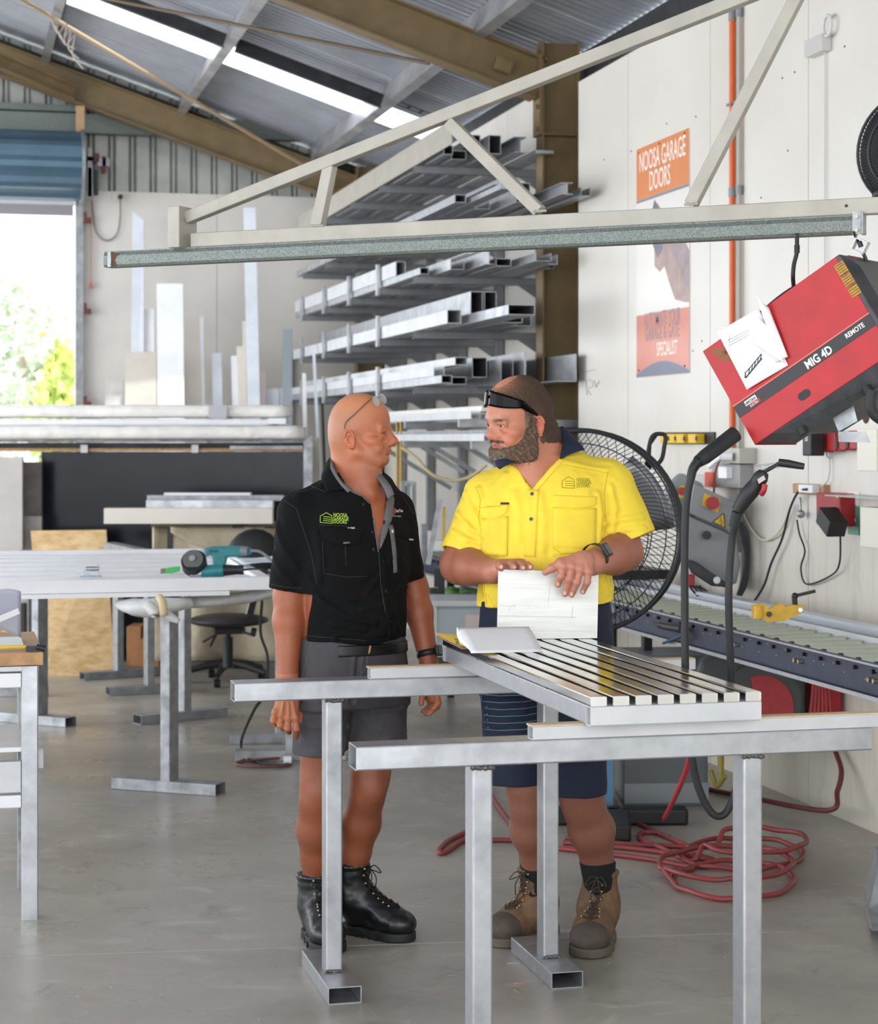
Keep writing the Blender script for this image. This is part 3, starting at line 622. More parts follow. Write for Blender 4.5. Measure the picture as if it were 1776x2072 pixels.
b = MB(); b.tube(spline([W(1545, 955, 5.35), W(1558, 948, 5.35), W(1575, 938, 5.35)], 5), .0055, 8); b.cyl(W(1575, 936, 5.35), W(1592, 938, 5.35), .011, n=12); b.cyl(W(1592, 938, 5.35), W(1626, 944, 5.35), .0115, .009, n=14); b.build('nozzle', dark_m, tc_)
b = MB(); b.tube(spline([W(1765, 790, 5.3), W(1761, 815, 5.3), W(1768, 838, 5.3), W(1800, 860, 5.3)], 8), .015, 10); b.build('feeder_cable', black_r, label='thick black cable drooping from the feeder at the right edge', cat='cable')
# papers tucked on the feeder
ps = thing('drawing_sheets', 'creased paper drawings taped on the red wire feeder', 'paper', FB(.03, .3, -.01))
def FQ(px, py, n=-.004):
    r = W(px, py, 1.0)-camo.location; o = TL+nn*n; t = (o-camo.location).dot(nn)/r.dot(nn); return camo.location+r*t
def quadgrid(b, c, nu, nv, f, th=.0006):
    c = [V(q) for q in c]
    return b.grid(lambda u, v: (c[0]*(1-u)+c[1]*u)*(1-v)+(c[3]*(1-u)+c[2]*u)*v-nn*f(u, v), nu, nv, th)
b = MB(); quadgrid(b, [FQ(1452, 672), FQ(1536, 625), FQ(1594, 739), FQ(1512, 789)], 10, 10, lambda u, v: .004+.006*math.sin(3*u+2*v)*u); b.build('page', paper_m, ps)
b = MB(); quadgrid(b, [FQ(1531, 598, -.02), FQ(1555, 622, -.012), FQ(1594, 722, -.008), FQ(1570, 735, -.006)], 8, 10, lambda u, v: .014*math.sin(PI*u)*(1-.5*v)); 
quadgrid(b, [FQ(1534, 640, -.012), FQ(1548, 655, -.018), FQ(1588, 735, -.012), FQ(1520, 690, -.012)], 8, 10, lambda u, v: .012*math.sin(PI*u)); b.build('folded_page', paper_m, ps)
b = MB()
def ln(x0, y0, x1, y1, w_=.0012, n=-.0115): b.bar(FQ(x0, y0, n), FQ(x1, y1, n), w_, .0005, up=nn)
ln(1508, 765, 1541, 725, .003); ln(1510, 752, 1540, 716, .002); ln(1507, 765, 1508, 752, .003)
for k in range(5): ln(1514+6*k, 758-7.4*k, 1516+6*k, 746-7.4*k, .002)
for k in range(3): ln(1473, 688+6*k, 1515, 668+5*k, .0007)
ln(1474, 692, 1476, 680, .0007)
b.build('drawn_line', ink_m, ps, kind='stuff')
# pins at edges
# ================================================================ STOCK RACK ON THE RIGHT WALL
UPY = (12.75, 13.8, 14.85, 15.9, 16.95)
rack = thing('cantilever_rack', 'aluminium cantilever rack on the right wall loaded with long extrusions', 'rack', (3.82, 14.8, 0.9))
grey_alu = mat('rack_grey', (148, 150, 152), 0.5, 0.45, (10, 0.12))
LV = (3.44, 3.075, 2.71, 2.345, 1.98)
for i, y in enumerate(UPY):
    b = MB(); b.rhs((3.86, y, 0.9), (3.86, y, 3.6), 0.06, 0.06, .003, .003, up=(0, 1, 0)); b.build('upright', grey_alu, rack)
    for z in LV:
        b = MB(); b.rhs((3.83, y, z), (2.98, y, z), 0.05, 0.05, .003, .004); 
        b.prism([V((3.83, y-.004, z-.025)), V((3.70, y-.004, z-.025)), V((3.83, y-.004, z-.11))], (0, .008, 0)); b.build('arm', grey_alu, rack)
        if z < 3.0 and i > 0: MB().bx(2.955, 2.975, y-.03, y+.03, z-.03, z+.19).build('end_stop', alu, rack)
rng_ = random.Random(5)
def prof_ch(w, h, t=.003): return [(-w/2, -h/2), (w/2, -h/2), (w/2, h/2), (w/2-t, h/2), (w/2-t, -h/2+t), (-w/2+t, -h/2+t), (-w/2+t, h/2), (-w/2, h/2)]
def prof_angle(w, h, t=.004): return [(-w/2, -h/2), (w/2, -h/2), (w/2, -h/2+t), (-w/2+t, -h/2+t), (-w/2+t, h/2), (-w/2, h/2)]
def prof_i(w, h, t=.004): return [(-w/2, -h/2), (w/2, -h/2), (w/2, -h/2+t), (t/2, -h/2+t), (t/2, h/2-t), (w/2, h/2-t), (w/2, h/2), (-w/2, h/2), (-w/2, h/2-t), (-t/2, h/2-t), (-t/2, -h/2+t), (-w/2, -h/2+t)]
LN = {3.44: 'top', 3.075: 'second highest', 2.71: 'third highest', 2.345: 'fourth highest', 1.98: 'fifth highest'}
KN = {'rhs': 'aluminium box tube', 'flat': 'flat white aluminium plank', 'ch': 'aluminium channel', 'ang': 'aluminium angle', 'i': 'aluminium H section'}
def extrusion(kind, x, z, y0, y1, w_, h_, lv, extra='', m=None, dx=0.0, dz_=0.0, name=None):
    p, q = V((x+dx, y0, z+h_/2+dz_)), V((x, y1, z+h_/2)); b = MB()
    if kind == 'rhs': b.rhs(p, q, w_, h_, .004, .002)
    elif kind == 'flat': b.bar(p, q, w_, h_)
    elif kind == 'ch': b.extr(prof_ch(w_, h_), p, q)
    elif kind == 'ang': b.extr(prof_angle(w_, h_), p, q)
    else: b.extr(prof_i(w_, h_), p, q)
    end = 'ending about %.1f metres out from the far wall' % (18.4-y0)
    lab = extra or KN[kind]+' on the '+LN[lv]+' rack level'
    return b.build('extrusion', m or alu, label=lab, cat='extrusion', group='aluminium lengths on the %s rack level' % LN[lv])
T = .025
# top level
z = 3.44+T
extrusion('flat', 2.99, z, 11.75, 17.2, .006, .15, 3.44, 'tall flat grey-white plank standing on edge at the front of the top rack level', boom_m, dz_=.0)
extrusion('rhs', 3.08, z, 12.2, 17.4, .06, .06, 3.44, 'square aluminium tube just behind the white plank, top rack level')
extrusion('rhs', 3.20, z, 12.4, 17.4, .10, .06, 3.44, 'wide aluminium tube in the middle of the top rack level')
extrusion('rhs', 3.36, z, 12.1, 17.4, .08, .12, 3.44, 'tall open aluminium tube on the top rack level, near the wall')
extrusion('i', 3.50, z, 12.0, 17.4, .08, .10, 3.44, 'aluminium H section against the wall side of the top rack level')
extrusion('flat', 3.66, z, 12.0, 17.4, .12, .02, 3.44, 'flat aluminium bar nearest the wall on the top rack level')
extrusion('rhs', 3.28, z+.061, 12.25, 17.2, .05, .05, 3.44, 'aluminium tube stacked on top of the wide tube, top rack level', dz_=.03)
# second level (behind the boom)
z = 3.075+T
extrusion('rhs', 3.03, z, 11.7, 17.4, .07, .05, 3.075, 'aluminium tube at the front edge of the second rack level')
extrusion('flat', 3.13, z, 11.0, 17.2, .08, .03, 3.075, 'flat aluminium bar sticking furthest forward on the second rack level')
extrusion('ch', 3.25, z, 12.0, 17.3, .10, .06, 3.075, 'aluminium channel in the middle of the second rack level')
extrusion('rhs', 3.40, z, 11.6, 17.3, .09, .12, 3.075, 'deep aluminium tube in the second rack level')
extrusion('i', 3.54, z, 11.15, 17.3, .07, .07, 3.075, 'long aluminium H section reaching past the column on the second rack level')
extrusion('ch', 3.67, z, 11.2, 17.3, .06, .05, 3.075, 'aluminium channel nearest the wall on the second rack level')
extrusion('ang', 3.30, z+.13, 11.8, 17.3, .06, .05, 3.075, 'aluminium angle lying on the pile of the second rack level')
# third
z = 2.71+T
extrusion('rhs', 3.02, z, 12.6, 17.4, .06, .045, 2.71, 'aluminium tube low at the front of the third rack level')
extrusion('rhs', 3.02, z+.046, 13.3, 17.4, .07, .10, 2.71, 'white-faced open aluminium tube on the front of the third rack level', alu_w)
extrusion('ch', 3.14, z, 12.2, 17.4, .09, .07, 2.71, 'aluminium channel behind the front tubes of the third rack level')
extrusion('i', 3.24, z, 11.8, 17.2, .06, .10, 2.71, 'aluminium H section in the middle of the third rack level')
extrusion('rhs', 3.36, z, 11.9, 17.2, .10, .05, 2.71, 'flat-laid aluminium tube in the third rack level')
extrusion('ch', 3.50, z, 11.5, 17.2, .10, .05, 2.71, 'aluminium channel toward the wall on the third rack level')
extrusion('ang', 3.62, z, 11.7, 17.2, .06, .06, 2.71, 'aluminium angle toward the wall on the third rack level')
extrusion('rhs', 3.70, z, 12.0, 17.2, .045, .03, 2.71, 'slim aluminium tube projecting past the column, third rack level')
extrusion('ch', 3.36, z+.051, 12.5, 17.2, .09, .04, 2.71, 'aluminium channel stacked on the flat-laid tube, third rack level')
extrusion('ang', 3.24, z+.102, 12.2, 17.0, .09, .04, 2.71, 'aluminium angle lying over the H section on the third rack level')
# fourth
z = 2.345+T
extrusion('rhs', 3.03, z, 11.85, 17.5, .09, .085, 2.345, 'bright open box tube at the front of the fourth rack level', alu_w)
extrusion('rhs', 3.20, z, 10.95, 17.4, .16, .06, 2.345, 'wide flat box tube projecting furthest on the fourth rack level')
extrusion('rhs', 3.24, z+.061, 12.1, 17.4, .08, .16, 2.345, 'tall dark-ended box tube on the fourth rack level', alu)
extrusion('rhs', 3.33, z+.061, 12.1, 17.4, .08, .16, 2.345, 'second tall dark-ended box tube beside its twin on the fourth rack level', alu)
extrusion('rhs', 3.36, z, 11.7, 17.4, .13, .06, 2.345, 'flat box tube toward the wall on the fourth rack level')
extrusion('ch', 3.52, z, 12.0, 17.4, .10, .06, 2.345, 'aluminium channel nearest the wall, fourth rack level')
# fifth
z = 1.98+T
extrusion('rhs', 3.02, z, 12.0, 17.6, .07, .05, 1.98, 'aluminium tube low at the front of the fifth rack level')
extrusion('ch', 3.02, z+.051, 12.2, 17.6, .07, .06, 1.98, 'aluminium channel on the front tube of the fifth rack level', alu_w)
extrusion('rhs', 3.10, z+.112, 11.95, 17.4, .08, .05, 1.98, 'box tube lying on top of the front pile of the fifth rack level', alu_w)
extrusion('rhs', 3.16, z, 12.3, 17.4, .13, .05, 1.98, 'wide box tube in the fifth rack level')
extrusion('rhs', 3.31, z, 12.4, 17.4, .10, .13, 1.98, 'deep tilted box tube with dark open end, fifth rack level', dz_=.05, dx=.03)
extrusion('ch', 3.44, z, 12.1, 17.4, .08, .16, 1.98, 'deep aluminium channel on the fifth rack level')
extrusion('flat', 3.53, z, 12.0, 17.3, .012, .20, 1.98, 'polished flat aluminium plate standing on edge, fifth rack level', alu)
extrusion('ang', 3.64, z, 11.5, 17.3, .14, .17, 1.98, 'large aluminium angle projecting beside the column, fifth rack level', alu)
# lower brackets: bright shelves above the workbench
low = thing('bracket_shelf', 'bright aluminium bracket shelf, two tiers, under the big rack between the men', 'shelf', (3.6, 13.2, 1.6))
for z, y0, y1 in ((1.80, 11.6, 15.2), (1.665, 11.3, 15.6)):
    b = MB(); b.extr(prof_ch(.06, .045), V((3.10, y0, z)), V((3.10, y1, z))); b.build('front_channel', alu_w, low)
    b = MB(); b.extr(prof_ch(.06, .03), V((3.42, y0, z)), V((3.42, y1, z))); b.build('rear_channel', alu, low)
    for y in (y0+.3, (y0+y1)/2, y1-.4):
        MB().bx(3.07, 3.88, y-.02, y+.02, z-.07, z-.025).build('arm', alu, low)
        b = MB(); b.bar((3.3, y, z-.07), (3.86, y, z-.4), .03, .03); b.build('brace', alu, low)
for k, (x, y0, y1, w_, h_, s) in enumerate(((3.20, 11.7, 15.0, .07, .03, 'plastic-wrapped extrusion bundle on the upper bracket shelf, front'), (3.31, 11.9, 15.0, .09, .04, 'plastic-wrapped extrusion bundle on the upper bracket shelf, back'), (3.24, 11.6, 15.3, .10, .02, 'flat aluminium length on the lower bracket shelf'))):
    z = 1.83-.0045 if k < 2 else 1.665+.0235
    MB().bx(x-w_/2, x+w_/2, y0, y1, (1.8225+.003) if k < 2 else 1.6875+.003, (1.8225+.003 if k < 2 else 1.6875+.003)+h_).build('extrusion', wrap_m if k < 2 else alu, label=s, cat='extrusion', group='lengths on the bracket shelf')
# hoses and cords hanging under the shelf
b = MB(); b.tube(spline([W(812, 905, 12.6), W(840, 925, 12.6), W(872, 958, 12.6), W(910, 972, 12.6), W(950, 965, 12.6), W(985, 940, 12.6)], 8), .011, 8); b.build('air_hose', mat('clear_yellow_hose', (196, 180, 140), 0.35), label='pale yellowish air hose sagging below the bracket shelf', cat='hose')
for px, l in ((803, 'left'), (811, 'right')):
    b = MB(); b.cyl(onX(px, 850, 3.085), onX(px, 1010, 3.085), .008, n=6); b.build('hanging_cord', mat('yellow_cord', (190, 150, 40), 0.6), label='thin yellow cord hanging straight down, %s one of the pair' % l, cat='cord', group='yellow hanging cords')
for px, w_, y0, y1, d, l in ((826, 26, 975, 1060, 12.4, 'small aluminium frame offcut leaning under the shelf by the black shirt'), (858, 14, 1060, 1141, 12.2, 'narrow grey offcut standing on the bench by the wall'), (874, 20, 1010, 1142, 12.1, 'tilted grey aluminium offcut leaning on the wall')):
    a, c = W(px-w_/2, y1, d), W(px+w_/2, y0, d); b = MB()
    if px == 874: b.bar(W(866, y1, d), W(890, y0, d), .05, .03)
    elif px == 826:
        for q0, q1 in ((W(814, 975, d), W(814, 1060, d)), (W(838, 975, d), W(838, 1060, d)), (W(814, 978, d), W(838, 978, d)), (W(814, 1058, d), W(838, 1058, d)), (W(826, 978, d), W(826, 1058, d))): b.bar(q0, q1, .02, .03)
    else: b.bar(W(px, y1, d), W(px, y0, d), .035, .03)
    b.build('offcut', alu_d, label=l, cat='offcut')
b = MB(); b.cyl(W(899, 1025, 12.1), W(897, 1100, 12.1), .008, n=6); b.build('yellow_ruler', yel_m, label='thin yellow stick standing behind the yellow sleeve', cat='stick')

# ================================================================ ROLLER CONVEYOR
cv = thing('roller_conveyor', 'roller conveyor with navy side rail running along the right wall', 'conveyor', (3.3, 9, 0.5))
CX0, CX1, ZC = 3.10, 3.40, 0.88
rsh = mat('greenish_zinc_roller', (186, 194, 178), 0.32, 0.5, (8, 0.08))
def cchan(x, s, m, y0, y1):
    w_, h_, t = .035, .105, .003
    pr = [(-w_*s, 0), (0, 0), (0, -h_), (-w_*s, -h_), (-w_*s, -h_+t), (-t*s, -h_+t), (-t*s, -t), (-w_*s, -t)]
    b = MB(); b.extr([(a, c) for a, c in pr], V((x, y1, ZC)), V((x, y0, ZC))); return b
MB().bx(CX0-.003, CX0, 4.6, 13.4, ZC-.11, ZC).bx(CX0-.03, CX0-.003, 4.6, 13.4, ZC-.003, ZC).bx(CX0-.03, CX0-.003, 4.6, 13.4, ZC-.113, ZC-.11).build('side_rail', navy_m, cv)
MB().bx(CX0-.0315, CX0-.0301, 4.6, 13.4, ZC-.006, ZC+.001).bx(CX0-.0315, CX0-.0301, 4.6, 13.4, ZC-.125, ZC-.110).build('rail_lip', alu, cv)
MB().bx(CX1, CX1+.003, 4.6, 13.4, ZC-.09, ZC+.02).build('side_rail', alu_w, cv)
y = 4.7; n = 0
pro = None
while y < 13.3:
    b = MB(); b.cyl((CX0+.012, y, ZC-.012), (CX1-.012, y, ZC-.012), .0165, n=14); b.cyl((CX0+.0005, y, ZC-.012), (CX1-.0005, y, ZC-.012), .006, n=6); 
    if pro is None: pro = b.build('roller', rsh, cv); 
    else:
        o = pro.copy(); col.objects.link(o); o.location = (0, y-4.7, 0)
    if pro is not None and n == 0: cap0 = MB().cyl((CX0+.0008, y, ZC-.012), (CX0+.012, y, ZC-.012), .0175, n=10).build('roller_cap', black_p, pro); bolt0 = MB().cyl((CX0-.016, y, ZC-.03), (CX0-.003, y, ZC-.03), .008, n=6).build('axle_nut', black_p, pro)
    else:
        for c_ in (cap0, bolt0): q = c_.copy(); col.objects.link(q); q.parent = o
    y += .142; n += 1
b = MB()
for y in np.arange(5.0, 13.2, .62):
    for k in (0, .04): b.cyl((CX0-.0032, y+k, ZC-.06), (CX0-.02, y+k, ZC-.06), .009, n=6)
b.build('bolt_pairs', zinc_m, cv, kind='stuff')
b = MB()
for y in np.arange(4.8, 13.2, .085): b.cyl((CX0-.0032, y, ZC-.045-.02*math.sin(y*40)), (CX0-.004, y, ZC-.045-.02*math.sin(y*40)), .003, n=6)
b.build('rail_holes', mat('pale_hole', (180, 180, 182), 0.6), cv, kind='stuff')
for y in (5.6, 8.62, 9.9, 12.3):
    for x in (CX0-.0, CX1-.03):
        MB().bx(x, x+.04, y-.02, y+.02, 0.0, ZC-.114 if x < 3.2 else ZC-.09).build('leg', black_p, cv)
# aluminium fence profile behind the rollers
b = MB()
for z0, z1, x0, x1 in ((ZC-.09, ZC-.02, 3.445, 3.50), (ZC-.02, ZC+.035, 3.46, 3.50), (ZC+.035, ZC+.05, 3.44, 3.50)): b.bx(x0, x1, 4.6, 10.45, z0, z1)
b.build('fence_profile', mat('anodised_profile', (206, 210, 218), 0.35, 0.6), label='long aluminium stop rail fixed along the wall side of the rollers', cat='rail')
# yellow clamp stop
ys_ = thing('stop_clamp', 'yellow sliding length stop with black clamp lever on the conveyor', 'clamp', onX(1580, 1240, 3.42))
yk = mat('yellow_cast', (228, 176, 30), 0.4, 0, (30, 0.1))
def onS(px, py, X=3.30): return onX(px, py, X)
b = MB(); pl_ = [(1522, 1226), (1545, 1222), (1556, 1232), (1570, 1226), (1582, 1221), (1588, 1228), (1604, 1224), (1628, 1226), (1624, 1240), (1600, 1250), (1586, 1257), (1552, 1259), (1541, 1252), (1524, 1251)]
b.prism([W(x, y_, 7.75) for x, y_ in pl_], CF(0, .035)); b.build('body', yk, ys_)
b = MB(); b.cyl(W(1556, 1243, 7.745), W(1556, 1243, 7.74), .011, n=14); b.build('bolt', dark_m, ys_)
b = MB(); b.cyl(W(1619, 1234, 7.745), W(1619, 1234, 7.738), .010, n=6); b.build('bolt', alu, ys_)
b = MB(); b.cyl(W(1534, 1251, 7.76), W(1534, 1226, 7.76), .022, n=16); b.build('roller_wheel', yk, ys_)
b = MB(); b.cyl(W(1608, 1226, 7.78), W(1607, 1208, 7.78), .011, n=12); b.bar(W(1603, 1207, 7.78), W(1649, 1196, 7.78), .014, .012); b.ball(W(1608, 1206, 7.78), .014, 10); b.build('lever', black_p, ys_)
# air gun under the rail
ag = thing('air_gun', 'dark blue air blow gun hooked on the conveyor rail', 'air gun', onX(1350, 1290, 3.04))
b = MB(); b.tube(spline([onX(1322, 1259, 3.05), onX(1332, 1264, 3.05), onX(1345, 1268, 3.05), onX(1378, 1274, 3.05)], 5), [.006]*6+[.014]*10, 10); b.build('barrel', dark_m, ag)
b = MB(); b.tube(spline([onX(1372, 1272, 3.05), onX(1384, 1282, 3.05), onX(1372, 1290, 3.05), onX(1342, 1301, 3.05)], 5), .007, 8); b.build('trigger', mat('blue_lever', (36, 70, 96), 0.5), ag)

# ================================================================ SAW HEAD behind the fan
sw = thing('mitre_saw', 'grey cold saw head with red emergency stop and warning triangle', 'saw', W(1440, 1215, 9.6))
def pol(pts, d, th_, m, name, par=sw, bev=0.006): b = MB(); b.prism([W(x, y_, d) for x, y_ in pts], CF(0, th_)); return b.build(name, m, par, bev=bev)
pol([(1375, 962), (1382, 958), (1420, 978), (1430, 1000), (1400, 1060), (1375, 1080), (1355, 1040), (1352, 985)], 9.75, .15, grey_p, 'rear_guard')
pol([(1404, 978), (1500, 1022), (1482, 1078), (1392, 1038)], 9.5, .25, grey_p, 'control_box')
pol([(1391, 1042), (1482, 1082), (1492, 1100), (1498, 1140), (1490, 1180), (1465, 1190), (1440, 1170), (1392, 1140)], 9.52, .2, grey_p, 'blade_guard')
pol([(1392, 1040), (1482, 1080), (1482, 1083), (1392, 1043)], 9.515, .01, dark_m, 'joint_line', bev=0)
pol([(1385, 1130), (1410, 1138), (1470, 1180), (1468, 1188), (1440, 1186), (1400, 1160)], 9.46, .05, dark_m, 'guard_arm')
b = MB(); b.cyl(W(1450, 1174, 9.45), W(1450, 1174, 9.40), .017, n=18); b.build('pivot_cap', alu_w, sw)
b = MB(); b.cyl(W(1430, 1083, 9.51), W(1430, 1083, 9.46), .021, n=18); b.build('knob', black_p, sw)
pol([(1425, 998), (1458, 1012), (1452, 1037), (1420, 1022)], 9.49, .01, yel_m, 'stop_plate', bev=0)
b = MB(); b.cyl(W(1443, 1018, 9.49), W(1441, 1018, 9.42), .030, .032, n=24); b.build('emergency_stop', red_p, sw)
pol([(1374, 985), (1384, 981), (1384, 1008), (1374, 1008)], 9.7, .02, yel_m, 'switch_plate', bev=0)
b = MB(); b.cyl(W(1379, 994, 9.7), W(1379, 994, 9.66), .02, n=16); b.build('rear_stop_button', red_p, sw)
pol([(1464, 1038), (1467, 1068), (1442, 1056)], 9.489, .01, yel_m, 'warning_triangle', bev=0)
b = MB(); tp = [(1464, 1038), (1467, 1068), (1442, 1056)]
for i in range(3): b.bar(W(*tp[i], 9.484), W(*tp[(i+1) % 3], 9.484), .003, .003)
b.bar(W(1459, 1046, 9.484), W(1456, 1055, 9.484), .004, .002); b.bar(W(1456, 1054, 9.484), W(1461, 1055, 9.484), .003, .002); b.bar(W(1461, 1055, 9.484), W(1458, 1064, 9.484), .004, .002); b.build('flash_mark', ink_m, sw)
pol([(1392, 1163), (1406, 1163), (1405, 1187), (1392, 1187)], 9.4, .04, red_p, 'red_coupling')
b = MB()
for k in range(4): b.tube(spline([W(1490+3*k, 1056, 9.45), W(1500+4*k, 1085, 9.43), W(1508+2*k, 1130, 9.43), W(1500+3*k, 1180, 9.43), W(1492+2*k, 1205, 9.43)], 6), .008, 6)
for k in range(4): b.tube(spline([W(1395+6*k, 1185, 9.4), W(1402+9*k, 1196, 9.4), W(1412+11*k, 1206, 9.4)], 4), .006, 6)
b.build('cable_bundle', black_r, sw, kind='stuff')
b = MB(); b.bx(3.2, 3.6, 9.6, 10.0, ZC+.052, ZC+.10); b.build('saw_base', dark_m, sw)

# ================================================================ FAN
fd = 8.25
fan = thing('drum_fan', 'big black pedestal fan with wire cage behind the man in yellow', 'fan', W(1190, 1690, fd))
fc, fr_, fnrm = W(1172, 1076, fd), .425, CF(-.28, -.96)
cage = mat('black_wire', (44, 44, 46), 0.45, 0.4)
fx = V((0, 0, 1)).cross(fnrm).normalized(); fy = fnrm.cross(fx)
def FD(r, a, o): return fc+fx*(r*math.cos(a))+fy*(r*math.sin(a))+fnrm*o
def ringm(b, r, o, th_, n=64, k=8): b.tube([FD(r, 2*PI*i/n, o) for i in range(n+1)], th_, k, cap=False)
b = MB(); ringm(b, fr_, 0, .009); ringm(b, fr_-.006, .05, .004); ringm(b, fr_-.004, -.09, .009); b.build('rim', cage, fan)
b = MB()
for i in range(120):
    a = 2*PI*i/120; pts = []
    for k in range(6):
        s = k/5; r = .07+(fr_-.07)*s; o = .10*(1-s**2.2); pts.append(FD(r, a+.55*(1-s), o))
    b.tube(pts, .0018, 3, cap=False)
for r, o in ((.12, .097), (.21, .083), (.30, .055), (.37, .03)): ringm(b, r, o, .0026, 48, 5)
b.build('front_cage', cage, fan, kind='stuff')
b = MB()
for i in range(60):
    a = 2*PI*i/60; b.tube([FD(.06+(fr_-.06)*s, a-.4*(1-s), -.09-.09*(1-s**2)) for s in (0, .3, .6, .85, 1)], .0018, 3, cap=False)
for r, o in ((.15, -.17), (.28, -.14)): ringm(b, r, o, .0026, 48, 5)
b.build('rear_cage', cage, fan, kind='stuff')
for k in range(3):
    a0 = 2*PI*k/3+.5
    b = MB(); b.grid(lambda u, v: FD(.06+.33*u, a0+(v-.5)*(1.15-.25*u), -.02+.05*(v-.5)*1.6), 8, 6, .003); b.build('blade', mat('steel_fan_blade', (150, 152, 156), 0.35, 0.7), fan)
b = MB(); b.cyl(fc+fnrm*.03, fc-fnrm*.16, .075, n=24); b.build('motor', black_p, fan)
b = MB(); b.cyl(fc+fnrm*.10, fc+fnrm*.108, .075, n=24); b.build('badge', black_p, fan)
b = MB(); b.cyl(fc-fnrm*.12-V((0, 0, .05)), V((fc.x, fc.y, 0.06))-fnrm*.14, .026, n=14); b.build('pole', dark_m, fan)
b = MB(); b.tube([W(1318, 946, fd), W(1306, 935, fd)], .012, 6); hp_ = [(1308, 932), (1318, 885), (1338, 878), (1346, 884), (1344, 902), (1338, 930), (1322, 942)]
b.tube(spline([W(x, y_, fd-.02) for x, y_ in hp_+[hp_[0]]], 5), .009, 8, cap=False); b.prism([W(x, y_, fd-.01) for x, y_ in ((1306, 940), (1318, 884), (1332, 880), (1318, 900), (1316, 938))], CF(0, .012)); b.build('tilt_handle', black_p, fan)
b = MB(); q = W(1190, 1690, fd); q.z = 0
for e0, e1 in ((W(1255, 1672, 8.5), W(1390, 1676, 8.5)), (W(1060, 1678, 8.5), W(1256, 1668, 8.5)), (W(1250, 1668, 8.5), W(1252, 1706, 8.1))):
    e0.z = e1.z = .035; b.bar(e0, e1, .10, .07)
b.build('base', black_p, fan, bev=.012)

# ================================================================ HOSE REEL, CABINET, STORE UNDER THE CONVEYOR
hr = thing('hose_reel', 'dark grey hose reel with red centre on the wall below the conveyor', 'hose reel', onX(1520, 1440, 3.45))
c = onX(1512, 1418, 3.36); gr = mat('dark_grey_plastic', (62, 66, 66), 0.5, 0, (12, 0.12))
b = MB()
prf = [(-.24, .05), (-.20, .17), (-.10, .225), (.02, .20), (.12, .235), (.20, .20), (.25, .08), (.25, -.10), (.16, -.2), (-.16, -.2), (-.24, -.1)]
dirh = V((-.32, -.947, 0)); side = V((.947, -.32, 0))
b.prism([c+side*x+V((0, 0, z_)) for x, z_ in prf], -dirh*.16); b.build('housing', gr, hr, bev=.02)
b = MB(); b.cyl(c+side*.06, c+side*.06+dirh*.02, .17, n=30); b.build('hub_disc', gr, hr, bev=.004)
b = MB(); k_ = [c+side*.06+dirh*.026+side*(.135*math.cos(a))+V((0, 0, .135*math.sin(a)-.02)) for a in np.linspace(0.0, PI*.62, 10)]; b.prism([c+side*.05+dirh*.026-V((0, 0, .10))]+[c+side*.20+dirh*.026-V((0, 0, .10))]+k_, -dirh*.005); b.build('red_centre', red_p, hr)
b = MB(); b.cyl(c-side*.17+V((0, 0, .04))+dirh*.004, c-side*.17+V((0, 0, .04))-dirh*.02, .055, n=20); b.build('mouth', red_p, hr)
b = MB()
for k in range(6): b.tube(spline([c+side*(.22+.014*k)+V((0, 0, .17-.01*k)), c+side*(.28+.012*k)+V((0, 0, .1)), c+side*(.26+.02*k)-V((0, 0, .12)), c+side*(.24+.022*k)-V((0, 0, .2))], 6), .009, 6)
b.build('hose_loops', mat('red_hose', (170, 48, 52), 0.45, 0, (10, 0.15)), label='loops of red hose at the right side of the reel', cat='hose')
b = MB(); b.prism([onX(1612, 1352, 3.66), onX(1662, 1358, 3.66), onX(1664, 1442, 3.66), onX(1620, 1446, 3.66)], (.09, 0, 0)); b.build('red_wall_box', red_p, label='red box on the wall right of the hose reel, filled with pale rags', cat='box', bev=.004)
cab = thing('grey_cabinet', 'plain grey steel cabinet standing on the floor under the conveyor', 'cabinet', onX(1350, 1630, 3.3))
q0, q1 = G(1262, 1632), G(1432, 1630)
b = MB(); b.prism([V((q0.x, q0.y, 0.0)), V((q1.x, q1.y, 0.0)), V((q1.x+.08, q1.y+.35, 0.0)), V((q0.x+.08, q0.y+.35, 0.0))], (0, 0, .68)); b.build('body', mat('blue_grey_steel', (104, 110, 114), 0.45, 0.1, (3, 0.08)), cab, bev=.004)
e = (q1-q0).normalized(); b = MB(); f0, f1 = V((q0.x, q0.y, .06))-V((0, .006, 0)), V((q1.x, q1.y, .06))-V((0, .006, 0)); b.bar(f0, f1, .012, .09); b.build('kick_plate', mat('blue_grey_light', (140, 146, 150), 0.45), cab)
b = MB(); b.bar(V((q0.x, q0.y-.004, .36)), V((q1.x, q1.y-.004, .36)), .006, .006); b.build('drawer_gap', dark_m, cab)
b = MB(); b.prism([G(1212, 1648), G(1240, 1648), G(1240, 1648)+V((0, .3, 0)), G(1212, 1648)+V((0, .3, 0))], (0, 0, .40)); b.build('blue_crate', mat('blue_crate', (86, 132, 168), 0.5), label='blue crate on the floor behind the right leg of the man in yellow', cat='crate')
b = MB(); b.tube(spline([onX(1438, 1560, 3.3), onX(1450, 1590, 3.3), onX(1466, 1570, 3.3)], 5), .012, 8); b.cyl(onX(1458, 1520, 3.3), onX(1458, 1578, 3.3), .016, .012, n=10); b.build('yellow_brush', mat('olive_handle', (150, 136, 60), 0.5), label='yellow-brown handle hanging below the conveyor', cat='handle')
